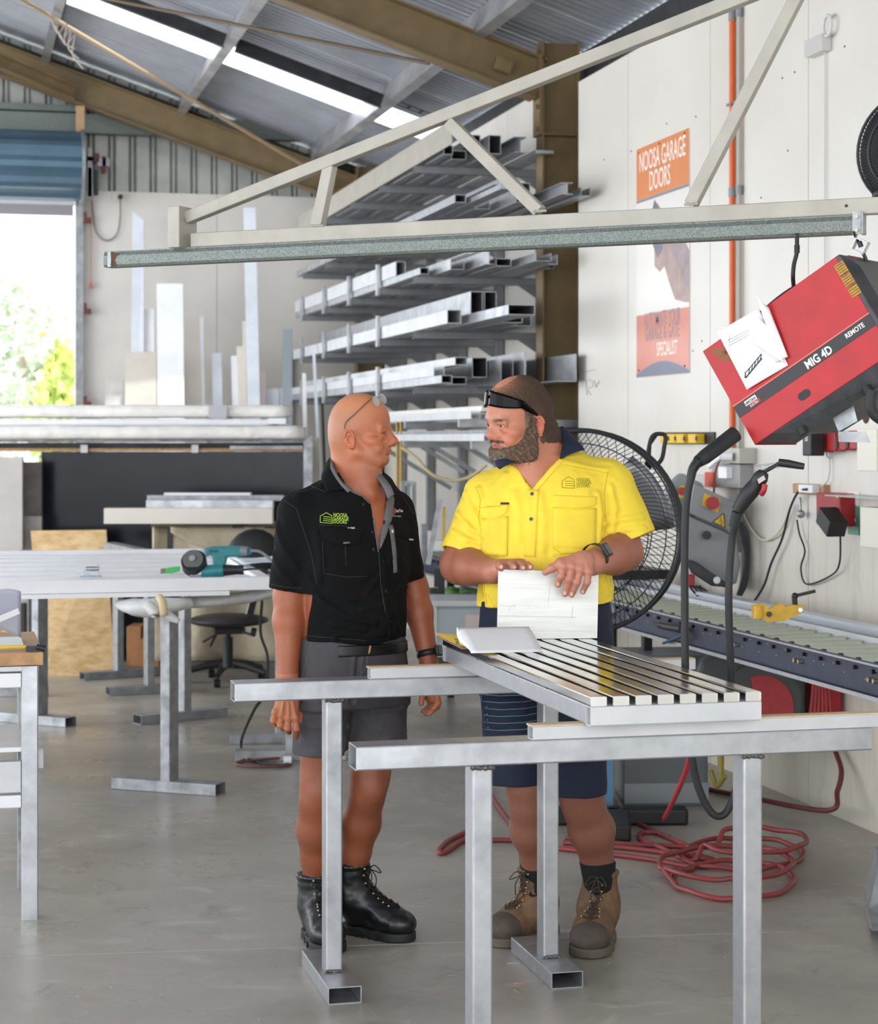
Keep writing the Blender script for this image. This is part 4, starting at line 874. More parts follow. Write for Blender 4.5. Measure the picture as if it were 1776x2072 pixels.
b = MB(); b.tube(spline([onX(1690, 1520, 3.72), onX(1702, 1560, 3.70), onX(1694, 1600, 3.66), onX(1672, 1640, 3.6), V((3.52, 8.45, .02)), V((3.42, 8.75, .012)), V((3.30, 8.9, .012))], 8), .0115, 8); b.build('drop_hose', mat('dark_red_hose', (98, 42, 42), 0.5), label='dark red hose curving down the wall to the floor at right', cat='hose')
b = MB(); b.tube(spline([W(1397, 1530, 6.9), W(1380, 1580, 7.1), W(1362, 1625, 7.3)*.45+G(1345, 1652, .012)*.55, G(1340, 1660, .012)], 6), .010, 8); b.build('hose_drop', mat('bright_red_hose', (196, 44, 56), 0.45), label='bright red hose slanting down beside the fan base', cat='hose')
# coil of red hose on the floor
hz = mat('floor_hose', (158, 58, 58), 0.45, 0, (3, 0.25), c2=(112, 58, 56)); HR_ = .0105
def hose(pts, label):
    P = spline([V((q.x, q.y, max(q.z, 0) + HR_+.0005)) for q in pts], 8); b = MB(); b.tube(P, HR_, 8); return b.build('air_hose', hz, label=label, cat='hose', group='red air hoses on the floor')
def ell(cx, cy, rx, ry, a0, a1, n, z=0.0):
    return [G(cx+rx*math.cos(math.radians(a0+(a1-a0)*i/n)), cy-ry*math.sin(math.radians(a0+(a1-a0)*i/n)))+V((0, 0, z+.004*(i % 3))) for i in range(n+1)]
hose([G(980, 1590)+V((0, 0, 0)), G(1010, 1640), G(1055, 1700), G(1040, 1705)]+[G(1000, 1705), G(940, 1706), G(900, 1730), G(888, 1728), G(905, 1708), G(940, 1690), G(960, 1678)], 'red air hose curling to a tight bend left of the nearest trestle leg')
hose([G(1220, 1590), G(1260, 1650), G(1330, 1690), G(1385, 1715)]+ell(1500, 1735, 125, 32, 150, -190, 18)+[G(1440, 1745, 0), G(1300, 1725), G(1140, 1710)], 'red air hose coming from behind the boots into the wide upper coil')
hose([G(1130, 1722), G(1300, 1742), G(1400, 1762)]+ell(1470, 1765, 135, 34, 200, -160, 18, .022)+ell(1485, 1788, 122, 38, 200, -200, 20, .0), 'dull red air hose lying in the lowest front loops of the coil')
hose([G(1145, 1700), G(1260, 1713), G(1330, 1716), G(1440, 1718)]+ell(1520, 1730, 112, 26, 120, -150, 14, .044)+[G(1400, 1748), G(1340, 1722), G(1296, 1702), G(1300, 1690), G(1330, 1690)], 'red air hose looping on top of the coil behind the right trestle leg')
# ================================================================ THINGS ON THE RIGHT WALL
def wallbox(px0, py0, px1, py1, m, name, label=None, cat=None, dep=.05, group=None, parent=None, bev=.003, x=XW):
    a = onX(px0, py0, x-dep/2); c = onX(px1, py1, x-dep/2)
    b = MB(); b.bx(x-dep, x-.0005, min(a.y, c.y), max(a.y, c.y), min(a.z, c.z), max(a.z, c.z)); return b.build(name, m, parent, bev=bev, label=label, cat=cat, group=group)
# poster
a = onX(1290, 303, XW); bb = onX(1396, 259, XW); lo = onX(1290, 764, XW)
pY0, pY1, pZ0, pZ1 = bb.y, a.y, lo.z, (a.z+bb.z)/2
po = thing('poster', 'faded orange and white garage door poster on the white wall', 'poster', (XW, (pY0+pY1)/2, pZ0))
def pz(f): return pZ0+(pZ1-pZ0)*f
def py_(f): return pY1+(pY0-pY1)*f         # 0 = left edge as seen
MB().bx(XW-.006, XW-.0005, pY0, pY1, pZ0, pZ1).build('board', mat('poster_white', (222, 216, 210), 0.3, 0), po)
ora = mat('faded_orange', (222, 138, 84), 0.3, 0, (3, 0.06)); ora2 = mat('faded_pink_orange', (214, 130, 106), 0.3, 0, (3, 0.08))
MB().bx(XW-.0072, XW-.0061, pY0, pY1, pz(.775), pz(1)).build('top_band', ora, po)
MB().bx(XW-.0072, XW-.0061, pY0, pY1, pz(.762), pz(.774)).build('grey_line', mat('poster_grey', (130, 128, 134), 0.4), po)
MB().bx(XW-.0072, XW-.0061, pY0, pY1, pz(0), pz(.27)).build('bottom_band', ora2, po)
b = MB(); k = 16; arc = [V((XW-.0073, py_(i/k), pz(.012+.048*math.sin(PI*i/k)))) for i in range(k+1)]
b.prism([V((XW-.0073, pY1, pz(0.001)))]+arc+[V((XW-.0073, pY0, pz(0.001)))], (-.0006, 0, 0)); b.build('foot_curve', mat('poster_slate', (112, 116, 136), 0.4), po)
sk = mat('faded_photo_skin', (176, 146, 138), 0.35, 0, (8, 0.2)); sd = mat('faded_photo_dark', (118, 112, 126), 0.35, 0, (8, 0.2))
def pblob(pts, m, name, off): b = MB(); b.prism([V((XW-.0062-off, py_(u), pz(v))) for u, v in pts], (-.0005, 0, 0)); return b.build(name, m, po)
pblob([(.95, .29), (.75, .31), (.62, .40), (.55, .46), (.46, .44), (.36, .47), (.35, .58), (.32, .68), (.40, .78 if False else .74), (.50, .70), (.60, .66), (.78, .60), (.84, .50), (1.0, .47), (1.0, .29)], sk, 'printed_hand', .0)
pblob([(.36, .755), (.30, .70), (.33, .56), (.42, .50), (.52, .54), (.50, .62), (.46, .70)], sd, 'printed_remote', .0007)
pblob([(.60, .62), (.84, .60), (1.0, .50), (1.0, .33), (.86, .42), (.70, .50)], mat('faded_photo_shade', (160, 136, 140), 0.35, 0, (8, 0.2)), 'printed_wrist', .0008)
tw = mat('poster_text_white', (236, 228, 220), 0.4); tg = mat('poster_text_grey', (150, 128, 132), 0.4)
for s, u, v, sz, m, sq in (('NOOSA GARAGE', .5, .895, .155, tw, .60), ('DOORS', .46, .80, .155, tw, .62), ('AUTOMATE YOUR', .5, .215, .11, tg, .62), ('GARAGE & GATE', .5, .155, .11, tg, .64), ('SPECIALIST', .60, .085, .105, tw, .62)):
    b = MB(); text_on(b, s, sz, (XW-.0078, py_(u), pz(v)), (0, -1, 0), (0, 0, 1), bold=.001, squeeze=sq, align='CENTER', ex=.0003); b.build('lettering', m, po)
b = MB()
for u, v in ((.05, .98), (.46, .985), (.93, .985), (.05, .03), (.93, .03)): b.cyl((XW-.006, py_(u), pz(v)), (XW-.0105, py_(u), pz(v)), .006, n=8)
b.build('screws', dark_m, po, kind='stuff')
# conduits
p0 = onX(1481, 890, XW-.02)
for px, r, m, l in ((1481, .015, orange_m, 'bright orange conduit running up the white wall'), (1495, .013, mat('grey_conduit', (168, 164, 154), 0.5), 'pale grey conduit beside the orange one')):
    q = onX(px, 890, XW-.02); t = thing('conduit', l, 'pipe', (q.x, q.y, 1.1), group='wall conduits')
    b = MB(); b.cyl((q.x, q.y, 1.5 if px == 1481 else 1.1), (q.x, q.y, 4.1), r, n=12); b.build('pipe', m, t)
    for z in (2.85, 3.72): MB().cyl((q.x, q.y, z), (q.x, q.y, z+.045), r+.004, n=12).build('coupling', grey_p, t)
    for z in (2.2, 3.3): MB().bx(q.x-.02, XW-.0005, q.y-.03, q.y+.03, z, z+.012).build('saddle', grey_p, t)
b = MB(); q = onX(1481, 890, XW-.035)
# fitting and cable high on the wall
fi = thing('cable_fitting', 'small clear plastic fitting with a hooked cable high on the right wall', 'fitting', onX(1655, 100, XW-.03))
wallbox(1637, 84, 1672, 102, mat('clear_grey_plastic', (196, 192, 190), 0.25, 0), 'clear_bar', parent=fi, dep=.05)
b = MB(); b.tube([onX(1673, 52, XW-.03)+V((0, .04*math.cos(a), .045*math.sin(a)*1.0)) for a in np.linspace(0, 2*PI, 17)], .008, 8); b.build('cable_ring', mat('pale_cable', (206, 204, 200), 0.5), fi)
b = MB(); b.tube(spline([onX(1668, 62, XW-.02), onX(1664, 80, XW-.02), onX(1668, 120, XW-.012), onX(1668, 430, XW-.012), onX(1669, 870, XW-.012), onX(1678, 930, XW-.012), onX(1675, 970, XW-.02), onX(1660, 985, XW-.03)], 8), .004, 6); b.build('cable', mat('pale_cable', (206, 204, 200), 0.5), fi)
# battery holders
def small_battery(px, py, s, label):
    t = thing('battery_holder', label, 'battery holder', onX(px, py+9, XW-.02), group='yellow battery holders')
    wallbox(px-8, py-9, px+8, py+10, yel_m, 'body', parent=t, dep=.05)
    o = onX(px, py, XW-.052); b = MB(); b.bx(XW-.054, XW-.0505, o.y-.011, o.y+.011, o.z-.012, o.z+.010); b.build('clip', black_p, t)
bk = wallbox(1345, 875, 1446, 899, black_p, 'mounting_rail', 'black mounting rail carrying the four yellow battery holders', 'rail', dep=.012)
for px, l in ((1356, 'leftmost yellow battery holder on the black rail'), (1370, 'second yellow battery holder from the left'), (1388, 'third yellow battery holder from the left'), (1413, 'rightmost yellow battery holder, beside the welding cable')): 
    o = small_battery(px, 887, 1, l)
for o in [x for x in bpy.data.objects if x.name.startswith('battery_holder')]: o.location.x -= .0125
def red_batt(px, py, w_, h_, label, black=False):
    t = thing('tool_battery' if black else 'battery_mount', label, 'battery' if black else 'battery mount', onX(px, py+h_/2, XW-.03), group=None if black else 'red battery mounts')
    wallbox(px-w_/2, py-h_/2, px+w_/2, py+h_/2, red_p, 'body', parent=t, dep=.055, bev=.004)
    o = onX(px, py, XW-.058); hw = .012
    b = MB(); b.bx(XW-.060, XW-.0555, o.y-.014, o.y+.010, o.z-.03, o.z+.02); b.build('slot', dark_m if not black else black_p, t)
    if black:
        a = onX(px-w_*.75, py+4, XW-.08); b = MB(); b.bx(XW-.125, XW-.056, a.y-.055, a.y+.03, a.z-.055, a.z+.06); b.build('pack', black_p, t, bev=.006)
        b = MB(); text_on(b, '5.0', .03, (XW-.126, a.y+.0, a.z+.01), (0, -1, 0), (0, 0, 1), bold=.0006, squeeze=.8); b.build('lettering', tw, t)
red_batt(1664, 893, 22, 44, 'black and red tool battery clipped to the wall, left of the red mounts', True)
for px, l in ((1692, 'leftmost empty red battery mount on the wall'), (1713, 'middle empty red battery mount on the wall'), (1736, 'rightmost empty red battery mount on the wall')): red_batt(px, 894-(px-1692)*.08, 17, 38, l)
ch = thing('battery_charger', 'red charger with black tool battery on the wall, lead hanging', 'charger', onX(1690, 1080, XW-.05))
wallbox(1667, 996, 1715, 1066, red_p, 'body', parent=ch, dep=.08, bev=.008)
a = onX(1676, 1056, XW-.14); b = MB(); b.box((XW-.125, a.y, a.z), (.085, .13, .075), Matrix.Rotation(.5, 3, 'X')); b.build('battery', black_p, ch, bev=.006)
b = MB(); a = onX(1694, 1005, XW-.083); b.cyl(a, a+V((-.004, 0, 0)), .004, n=8); b.build('green_lamp', mat('green_led', (60, 220, 90), 0.4, emit=1.0), ch)
b = MB(); b.tube(spline([onX(1700, 1080, XW-.05), onX(1698, 1140, XW-.03), onX(1680, 1165, XW-.02), onX(1632, 1182, XW-.02), onX(1620, 1150, XW-.02), onX(1628, 1115, XW-.02), onX(1617, 1080, XW-.02), onX(1612, 1052, XW-.02)], 8), .0042, 6); b.build('lead', black_r, ch)
b = MB(); b.ball(onX(1620, 1040, XW-.03), .02, 10); b.cyl(onX(1620, 1040, XW-.03), onX(1618, 1006, XW-.03), .006, n=6); b.build('plug', alu_d, ch)
fa = thing('first_aid_sign', 'small green first aid sign with a white cross beside the red charger', 'sign', onX(1727, 1083, XW))
wallbox(1716, 1024, 1738, 1083, mat('sign_green', (92, 150, 128), 0.45), 'plate', parent=fa, dep=.006, bev=0)
wallbox(1716, 995, 1738, 1023, paper_m, 'white_part', parent=fa, dep=.006, bev=0)
a = onX(1727, 1052, XW-.007); b = MB(); b.bx(XW-.0085, XW-.0062, a.y-.006, a.y+.006, a.z-.032, a.z+.032); b.bx(XW-.0085, XW-.0062, a.y-.018, a.y+.018, a.z-.006, a.z+.006); b.build('cross', white_p, fa)
tb = thing('socket_board', 'timber block with white plug and black lead on the right wall', 'socket', onX(1640, 1000, XW-.02))
wallbox(1609, 978, 1672, 1002, wood_m, 'block', parent=tb, dep=.03)
wallbox(1628, 980, 1656, 998, white_p, 'socket', parent=tb, dep=.065)
b = MB(); b.tube(spline([onX(1632, 990, XW-.07), onX(1615, 995, XW-.05), onX(1598, 1030, XW-.03), onX(1582, 1090, XW-.03), onX(1560, 1140, XW-.03), onX(1545, 1185, XW-.04), onX(1520, 1225, XW-.06)], 8), .006, 6); b.build('lead', black_r, tb)
b = MB(); b.tube(spline([onX(1600, 1020, XW-.02), onX(1580, 1070, XW-.02), onX(1550, 1093, XW-.02), onX(1525, 1078, XW-.02), onX(1500, 1030, XW-.02), onX(1486, 960, XW-.02)], 8), .005, 6); b.build('white_lead', mat('cream_cable', (214, 206, 188), 0.5), tb)
sb = thing('switch_boxes', 'grey switch boxes and an orange socket on the wall behind the saw', 'switch box', onX(1480, 985, XW-.03))
wallbox(1459, 906, 1513, 938, mat('light_grey_box', (178, 176, 168), 0.45), 'upper_box', parent=sb, dep=.09)
wallbox(1452, 938, 1510, 988, mat('mid_grey_box', (150, 150, 148), 0.45), 'lower_box', parent=sb, dep=.07)
a = onX(1481, 924, XW-.10); b = MB(); b.cyl(a, a+V((-.05, .02, 0)), .022, n=14); b.cyl(a+V((-.05, .02, 0)), a+V((-.08, .1, -.05)), .012, n=8); b.build('white_plug', white_p, sb)
wallbox(1472, 944, 1489, 968, paper_m, 'card_tag', parent=sb, dep=.10, bev=0)
wallbox(1404, 960, 1460, 985, mat('clear_grey_plastic', (196, 192, 190), 0.25, 0), 'clear_cover', parent=sb, dep=.06)
wallbox(1441, 955, 1458, 986, mat('red_orange_switch', (216, 70, 40), 0.45), 'isolator', parent=sb, dep=.085)
b = MB(); b.tube(spline([onX(1473, 926, XW-.1), onX(1456, 932, XW-.11), onX(1446, 960, XW-.1), onX(1444, 1000, XW-.1)], 6), .006, 6); b.build('red_lead', mat('rust_red_lead', (150, 74, 58), 0.5), sb)
wallbox(1760, 868, 1800, 954, mat('cream_box', (222, 218, 204), 0.45), 'cream_cabinet', 'cream plastic box cut off by the right edge of the picture', 'box', dep=.12)
wallbox(1762, 1025, 1800, 1110, mat('cream_box', (222, 218, 204), 0.45), 'cream_cabinet', 'lower cream plastic box at the right edge below the wall shelf', 'box', dep=.10)
MB().bx(XW-.16, XW-.0005, onX(1776, 1000, XW).y-.6, onX(1738, 1000, XW).y, onX(1750, 1001, XW).z-.006, onX(1750, 1001, XW).z).build('glass_shelf', mat('clear_edge', (190, 200, 196), 0.2, 0, alpha=.55), label='thin clear shelf at the right edge beside the first aid sign', cat='shelf')
b = MB(); a = onX(1752, 842, XW); b.cyl(a, a-V((.002, 0, 0)), .032, n=20); b.build('round_hole', mat('hole_brown', (74, 52, 34), 0.8), label='round brown hole in the wall lining at right', cat='hole')
# small bits stuck on the wall: screws
b = MB()
for px, py in ((1594, 305), (1583, 158), (1608, 146), (1709, 94), (1222, 323), (1277, 306), (1349, 250), (1408, 236), (1540, 400), (1402, 710), (1420, 690)): a = onX(px, py, XW); b.cyl(a, a-V((.003, 0, 0)), .005, n=6)
b.build('screw_heads', dark_m, label='scattered screw heads in the white wall lining', cat='screws', kind='stuff')
b = MB()
for (x0, y0, x1, y1) in ((1185, 752, 1205, 748), (1186, 770, 1188, 800), (1190, 768, 1200, 772), (1200, 772, 1200, 782), (1200, 782, 1190, 786), (1203, 770, 1206, 784), (1206, 784, 1212, 770), (1190, 790, 1196, 800), (1208, 776, 1214, 776)): b.bar(onX(x0, y0, XW-.001), onX(x1, y1, XW-.001), .004, .002)
b.build('pencil_scribble', mat('pencil_dark', (110, 108, 108), 0.7), label='pencil scribble on the wall below the left of the poster', cat='marking')
# wall fan, top right
wfan = thing('mounted_fan', 'black wall fan with radial wire guard at the right edge', 'fan', W(1800, 420, 7.0))
c = W(1842, 302, 7.0); nv = CF(-.62, -.78); vx = V((0, 0, 1)).cross(nv).normalized(); vy = nv.cross(vx)
b = MB()
for i in range(90):
    a = 2*PI*i/90; b.tube([c+(vx*math.cos(a+.25*(1-s))+vy*math.sin(a+.25*(1-s)))*(.04+.165*s)+nv*.05*(1-s*s) for s in (0, .35, .7, 1)], .0022, 3, cap=False)
b.build('guard_wires', cage, wfan, kind='stuff')
b = MB()
for r, o in ((.205, 0), (.205, -.03), (.15, .025)): b.tube([c+(vx*math.cos(2*PI*i/40)+vy*math.sin(2*PI*i/40))*r+nv*o for i in range(41)], .006, 6, cap=False)
b.build('guard_ring', black_p, wfan)
b = MB(); b.cyl(c-nv*.02, c-nv*.10, .2, .12, n=30); b.build('shell', black_p, wfan)
b = MB(); b.tube(spline([c-V((0, 0, .17))-nv*.04+vx*.02, W(1778, 392, 7.05), W(1790, 440, 7.2)], 6), .02, 8); b.build('neck', black_p, wfan)
# sloped grey box at lower right edge
b = MB(); b.prism([W(1778, 1748, 6.9), W(1752, 1868, 6.9), W(1765, 1884, 6.5), W(1860, 1884, 6.5), W(1860, 1748, 6.9)], CF(.05, .3)); b.build('sloped_grey_box', alu_d, label='sloping grey metal box cut off by the lower right edge', cat='box')
# ================================================================ LEFT BACKGROUND
# trestles standing end-on: beam runs away from the camera, feet lie across
def leg_foot(t, lx, fx0, fx1, ybase, ztop, wd=.10, dep=.05):
    """one post on a foot whose floor line runs between two photo points"""
    a, c = G(fx0, ybase[0]), G(fx1, ybase[1]); u = (c-a).normalized()
    k = (lx-fx0)/(fx1-fx0); m = a*(1-k)+c*k
    b = MB(); b.rhs(a+V((0, 0, .027)), c+V((0, 0, .027)), wd, .054, .003, .003); b.build('foot', alu_d, t)
    b = MB(); b.rhs(V((m.x, m.y, .054)), V((m.x, m.y, ztop)), .09, dep, .003, .004, up=(u.x, u.y, 0)); b.build('leg', alu_d, t)
    return m
def back_trestle(label, legs, ztop=.873):
    m0 = G(*legs[0][0:1], legs[0][3][0]); t = thing('trestle', label, 'trestle', (m0.x, m0.y, 0), group='trestles in the left background')
    ms = [leg_foot(t, l[0], l[1], l[2], l[3], ztop) for l in legs]
    a, c = ms[0], ms[1]; u = (c-a).normalized(); a, c = a-u*.03, c+u*.25
    b = MB(); b.rhs(V((a.x, a.y, ztop+.028)), V((c.x, c.y, ztop+.028)), .09, .055, .003, .003); b.build('beam', alu_d, t)
    return t
back_trestle('grey trestle left of the man in black, its broad leg nearest the white gate front', [(344, 236, 446, (1593, 1608)), (371, 277, 452, (1465, 1448))])
back_trestle('grey trestle with yellow-stained leg in front of the chipboard', [(301, 218, 384, (1407, 1398)), (238, 166, 318, (1376, 1366))])
back_trestle('grey trestle partly hidden behind the arm of the man in black', [(588, 476, 700, (1538, 1536)), (566, 464, 668, (1504, 1500))])
back_trestle('grey trestle at the left edge behind the near workbench', [(82, -70, 143, (1452, 1470)), (54, -60, 95, (1408, 1408))])
# big white gate lying on the trestles
gt = thing('white_gate', 'large white slatted gate frame lying flat on the background trestles', 'gate', V((0.2, 9.6, .9)))
n0 = W(545, 1190, 9.3); gx1, gy0, gy1, gz = n0.x, 9.15, 11.65, .950
gx0 = -1.6
for (x0, y0, x1, y1) in ((gx0, gy0+.03, gx1, gy0+.03), (gx0, gy1-.03, gx1+.1, gy1-.03), (gx1-.03, gy0+.06, gx1+.07, gy1-.06)):
    b = MB(); b.bar((x0, y0, gz+.03), (x1, y1, gz+.03), .06, .06); b.build('frame_rail', white_p, gt, bev=.003)
for k in range(13):
    y = gy0+.16+k*(gy1-gy0-.3)/12; MB().bx(gx0, gx1-.05, y-.075, y+.075, gz+.01+(.008 if k % 2 else 0), gz+.035+(.008 if k % 2 else 0)).build('slat', white_p, gt)
b = MB(); b.bar((gx0, gy0+.01, gz-.011), (gx1-.2, gy0+.01, gz-.011), .05, .02); b.build('lower_rail', white_p, gt)
# hinge block / latch on the gate
ht = thing('hinge_block', 'small silver hinge block standing on the white gate', 'hinge', W(182, 1172, 9.35))
b = MB(); a = W(182, 1174, 9.35); a.z = gz+.053; b.bx(a.x-.045, a.x+.055, a.y-.02, a.y+.02, a.z, a.z+.004); b.build('plate', mat('blue_plate', (120, 150, 190), 0.4), ht)
b = MB(); b.bx(a.x-.035, a.x-.0, a.y-.015, a.y+.015, a.z+.004, a.z+.03); b.cyl(a+V((-.02, -.01, .038)), a+V((.04, -.01, .038)), .011, n=12); b.bx(a.x+.035, a.x+.045, a.y-.015, a.y+.015, a.z+.004, a.z+.055); b.build('hinge', alu, ht)
# tools on the gate
teal = mat('teal_plastic', (38, 128, 134), 0.45, 0, (20, 0.12))
gr_ = thing('angle_grinder', 'teal and black angle grinder lying on the white gate, disc facing the camera', 'grinder', W(430, 1166, 9.4))
D = 9.35
b = MB(); b.cyl(W(393, 1142, D)+CF(0, -.02, .02), W(393, 1142, D)+CF(0, .02, -.01), .060, n=28); b.build('guard', black_p, gr_)
b = MB(); b.cyl(W(391, 1140, D)+CF(0, -.024, .022), W(391, 1140, D)+CF(0, -.020, .020), .048, n=28); b.build('disc', mat('grinding_disc', (96, 96, 94), 0.7), gr_)
b = MB(); b.cyl(W(390, 1139, D)+CF(0, -.030, .025), W(390, 1139, D)+CF(0, -.020, .020), .015, n=14); b.build('flange', alu, gr_)
b = MB(); b.cyl(W(386, 1158, D), W(410, 1160, D), .030, .03, n=16); b.build('gear_head', alu, gr_)
b = MB(); b.cyl(W(408, 1158, D), W(452, 1154, D), .033, .030, n=18); b.build('motor_body', teal, gr_)
b = MB(); b.cyl(W(450, 1154, D), W(480, 1153, D), .028, .022, n=16); b.cyl(W(480, 1153, D), W(492, 1153, D), .022, .024, n=16); b.build('grip', black_p, gr_)
b = MB(); b.tube(spline([W(492, 1153, D), W(515, 1151, D), W(535, 1154, D), W(560, 1168, D)], 6), .0055, 6); b.build('cord', black_r, gr_)
gd = thing('power_drill', 'teal power tool standing upright behind the grinder on the gate', 'drill', W(445, 1140, 10.2))
D = 10.0
b = MB(); b.prism([W(x, y_, D) for x, y_ in ((412, 1110), (430, 1106), (485, 1106), (505, 1108), (508, 1122), (490, 1126), (458, 1128), (455, 1145), (430, 1148), (428, 1124), (414, 1122))], CF(0, .07)); b.build('body', teal, gd, bev=.01)
b = MB(); b.cyl(W(416, 1117, D)+CF(0, .035), W(408, 1122, D)+CF(0, .035), .026, .02, n=14); b.cyl(W(486, 1114, D)+CF(0, .0), W(500, 1115, D)+CF(0, .0), .022, n=12); b.build('grey_grip', grey_p, gd)
b = MB()
for k in range(5): b.bar(W(424+4*k, 1113, D-.002), W(423+4*k, 1118, D-.002), .004, .003)
b.build('vent', black_p, gd)
b = MB(); b.tube(spline([W(506, 1114, D), W(525, 1116, D), W(540, 1126, D), W(555, 1140, D)], 6), .008, 6); b.build('cord', grey_p, gd)
br_ = thing('paint_brush', 'small green-handled brush beside the grinder disc', 'brush', W(345, 1160, 9.6))
b = MB(); b.prism([W(x, y_, 9.6) for x, y_ in ((334, 1150), (345, 1148), (363, 1146), (363, 1156), (346, 1160), (334, 1160))], CF(0, .02)); b.build('handle', mat('bright_green', (60, 180, 90), 0.5), br_, bev=.003)
b = MB(); b.prism([W(x, y_, 9.6) for x, y_ in ((325, 1151), (334, 1150), (334, 1160), (325, 1161))], CF(0, .015)); b.build('bristles', mat('bristle', (130, 116, 90), 0.8), br_)
for (p, l) in (((458, 1126, 530, 1165), 'loose pale sheet lying at the right end of the white gate'),):
    a = W(470, 1140, 10.4); b = MB(); b.grid(lambda u, v: V((a.x-.02+.42*u, a.y-.5+.7*v, gz+.075+.01*math.sin(5*u+3*v))), 8, 8, .001); b.build('plastic_sheet', mat('pale_blue_film', (214, 222, 236), 0.3, 0), label=l, cat='sheet')
# wrapped bundles hanging under the gate
def lumpy(pts, rads, m, name, par, sq=.7, seed=1, n=14):
    pts = [V(p) for p in pts]; P = spline(pts, 5); k = len(P); vs = []; fs = []; rg = random.Random(seed)
    for i, p in enumerate(P):
        f = i/(k-1)*(len(rads)-1); j = min(int(f), len(rads)-2); r = rads[j]+(rads[j+1]-rads[j])*(f-j)
        t = (P[min(i+1, k-1)]-P[max(i-1, 0)]).normalized(); x = V((0, 0, 1)).cross(t).normalized(); y = t.cross(x)
        for q in range(n):
            a = 2*PI*q/n; rr = r*(1+.07*math.sin(3*a+i*.7+seed)+.04*rg.uniform(-1, 1)); vs.append(p+x*(rr*math.cos(a))+y*(rr*sq*math.sin(a)))
    for i in range(k-1):
        for q in range(n): fs.append((i*n+q, i*n+(q+1) % n, (i+1)*n+(q+1) % n, (i+1)*n+q))
    fs += [tuple(range(n-1, -1, -1)), tuple(range((k-1)*n, k*n))]; b = MB(); b.add(vs, fs, True); return b.build(name, m, par)
foam = mat('white_foam_wrap', (228, 228, 226), 0.5, 0, (6, 0.08), (16, 0.4, 0.02))
wb = thing('wrapped_bundle', 'white foam-wrapped bundle tied with tape under the front of the gate', 'bundle', W(290, 1255, 9.3))
lumpy([W(236, 1222, 9.1), W(270, 1228, 9.08), W(310, 1229, 9.08), W(345, 1224, 9.1), (W(380, 1219, 9.2))], [.025, .068, .074, .058, .045], foam, 'wrapping', wb, .6, 1)
lumpy([W(296, 1222, 9.0), W(313, 1240, 9.0), W(311, 1249, 9.0)], [.035, .04, .022], foam, 'loose_end', wb, .7, 2)
lumpy([W(325, 1234, 9.03), W(345, 1248, 9.03), W(362, 1258, 9.03)], [.035, .042, .022], foam, 'loose_end', wb, .5, 3)
lumpy([W(322, 1208, 8.98), W(329, 1222, 8.95), W(331, 1244, 8.96)], [.018, .02, .018], mat('masking_tape', (214, 192, 150), 0.6), 'tape', wb, 1.0, 4, 8)
w2 = thing('wrapped_bundle', 'long pale wrapped bundle with folds under the right end of the gate', 'bundle', W(450, 1225, 9.6))
lumpy([W(345, 1220, 9.3), W(400, 1218, 9.3), W(470, 1212, 9.35), W(520, 1205, 9.4), W(560, 1200, 9.4)], [.04, .052, .055, .05, .035], mat('grey_film', (202, 202, 198), 0.35, 0, (8, 0.1), (18, 0.5, .02)), 'wrapping', w2, .55, 5)
b = MB(); b.bar(W(505, 1216, 9.7), W(498, 1242, 9.7), .028, .006); b.build('white_tag', white_p, label='white tab hanging below the gate above the chair seat', cat='tag')
# chipboard sheet
ob = mat('oriented_strand_board', (236, 208, 160), 0.6, 0, (9, 0.16), (30, 0.2), c2=(196, 152, 96), scl=(1, 1, 2.4))
p = [G(87, 1370, 0.0), G(232, 1366, 0.0)]; dC = (p[0]-V((0, 0, H))).length
a0, a1 = G(87, 1369), G(232, 1365); d0 = 6600/479; t0_, t1_ = W(62, 1074, d0+.55), W(215, 1072, d0+.6)
b = MB(); b.prism([a0, a1, t1_, t0_], (0, .018, 0)); b.build('chipboard_sheet', ob, label='light chipboard sheet leaning on the dark panel behind the gate', cat='board')
# storage bay: dark panel front, rails, wrapped lengths
bay = thing('sheet_rack', 'steel storage rack with shiny dark panel front, at the back left', 'rack', W(350, 1360, 14.9))
D = 14.7
dp = mat('gloss_navy_black_panel', (17, 20, 31), 0.2, 0.0, (1.2, 0.4), rvar=.06, spec=.25)
def slab(px0, px1, y0, y1, d, th_, m, name, par=None, **k):
    b = MB(); b.prism([W(px0, y1, d), W(px1, y1, d), W(px1, y0, d), W(px0, y0, d)], CF(0, th_)); return b.build(name, m, par, **k)
slab(84, 614, 914, 1335, D, .02, dp, 'dark_panel', bay)
slab(-60, 616, 907, 913, D-.06, .10, wood_m, 'timber_edge', bay)
slab(-60, 616, 896, 907, D+.02, .05, dark_m, 'rail', bay)
slab(614, 632, 882, 1335, D-.08, .08, alu_d, 'post', bay)
slab(-60, -46, 882, 1335, D-.08, .08, alu_d, 'post', bay)
for x in (170, 394): slab(x-7, x+7, 900, 916, D-.09, .03, alu_w, 'clip', bay)
slab(465, 612, 902, 909, D-.1, .04, alu_d, 'front_rail', bay)
slab(-60, 616, 1330, 1362, D-.0, .3, dark_m, 'base_rail', bay)
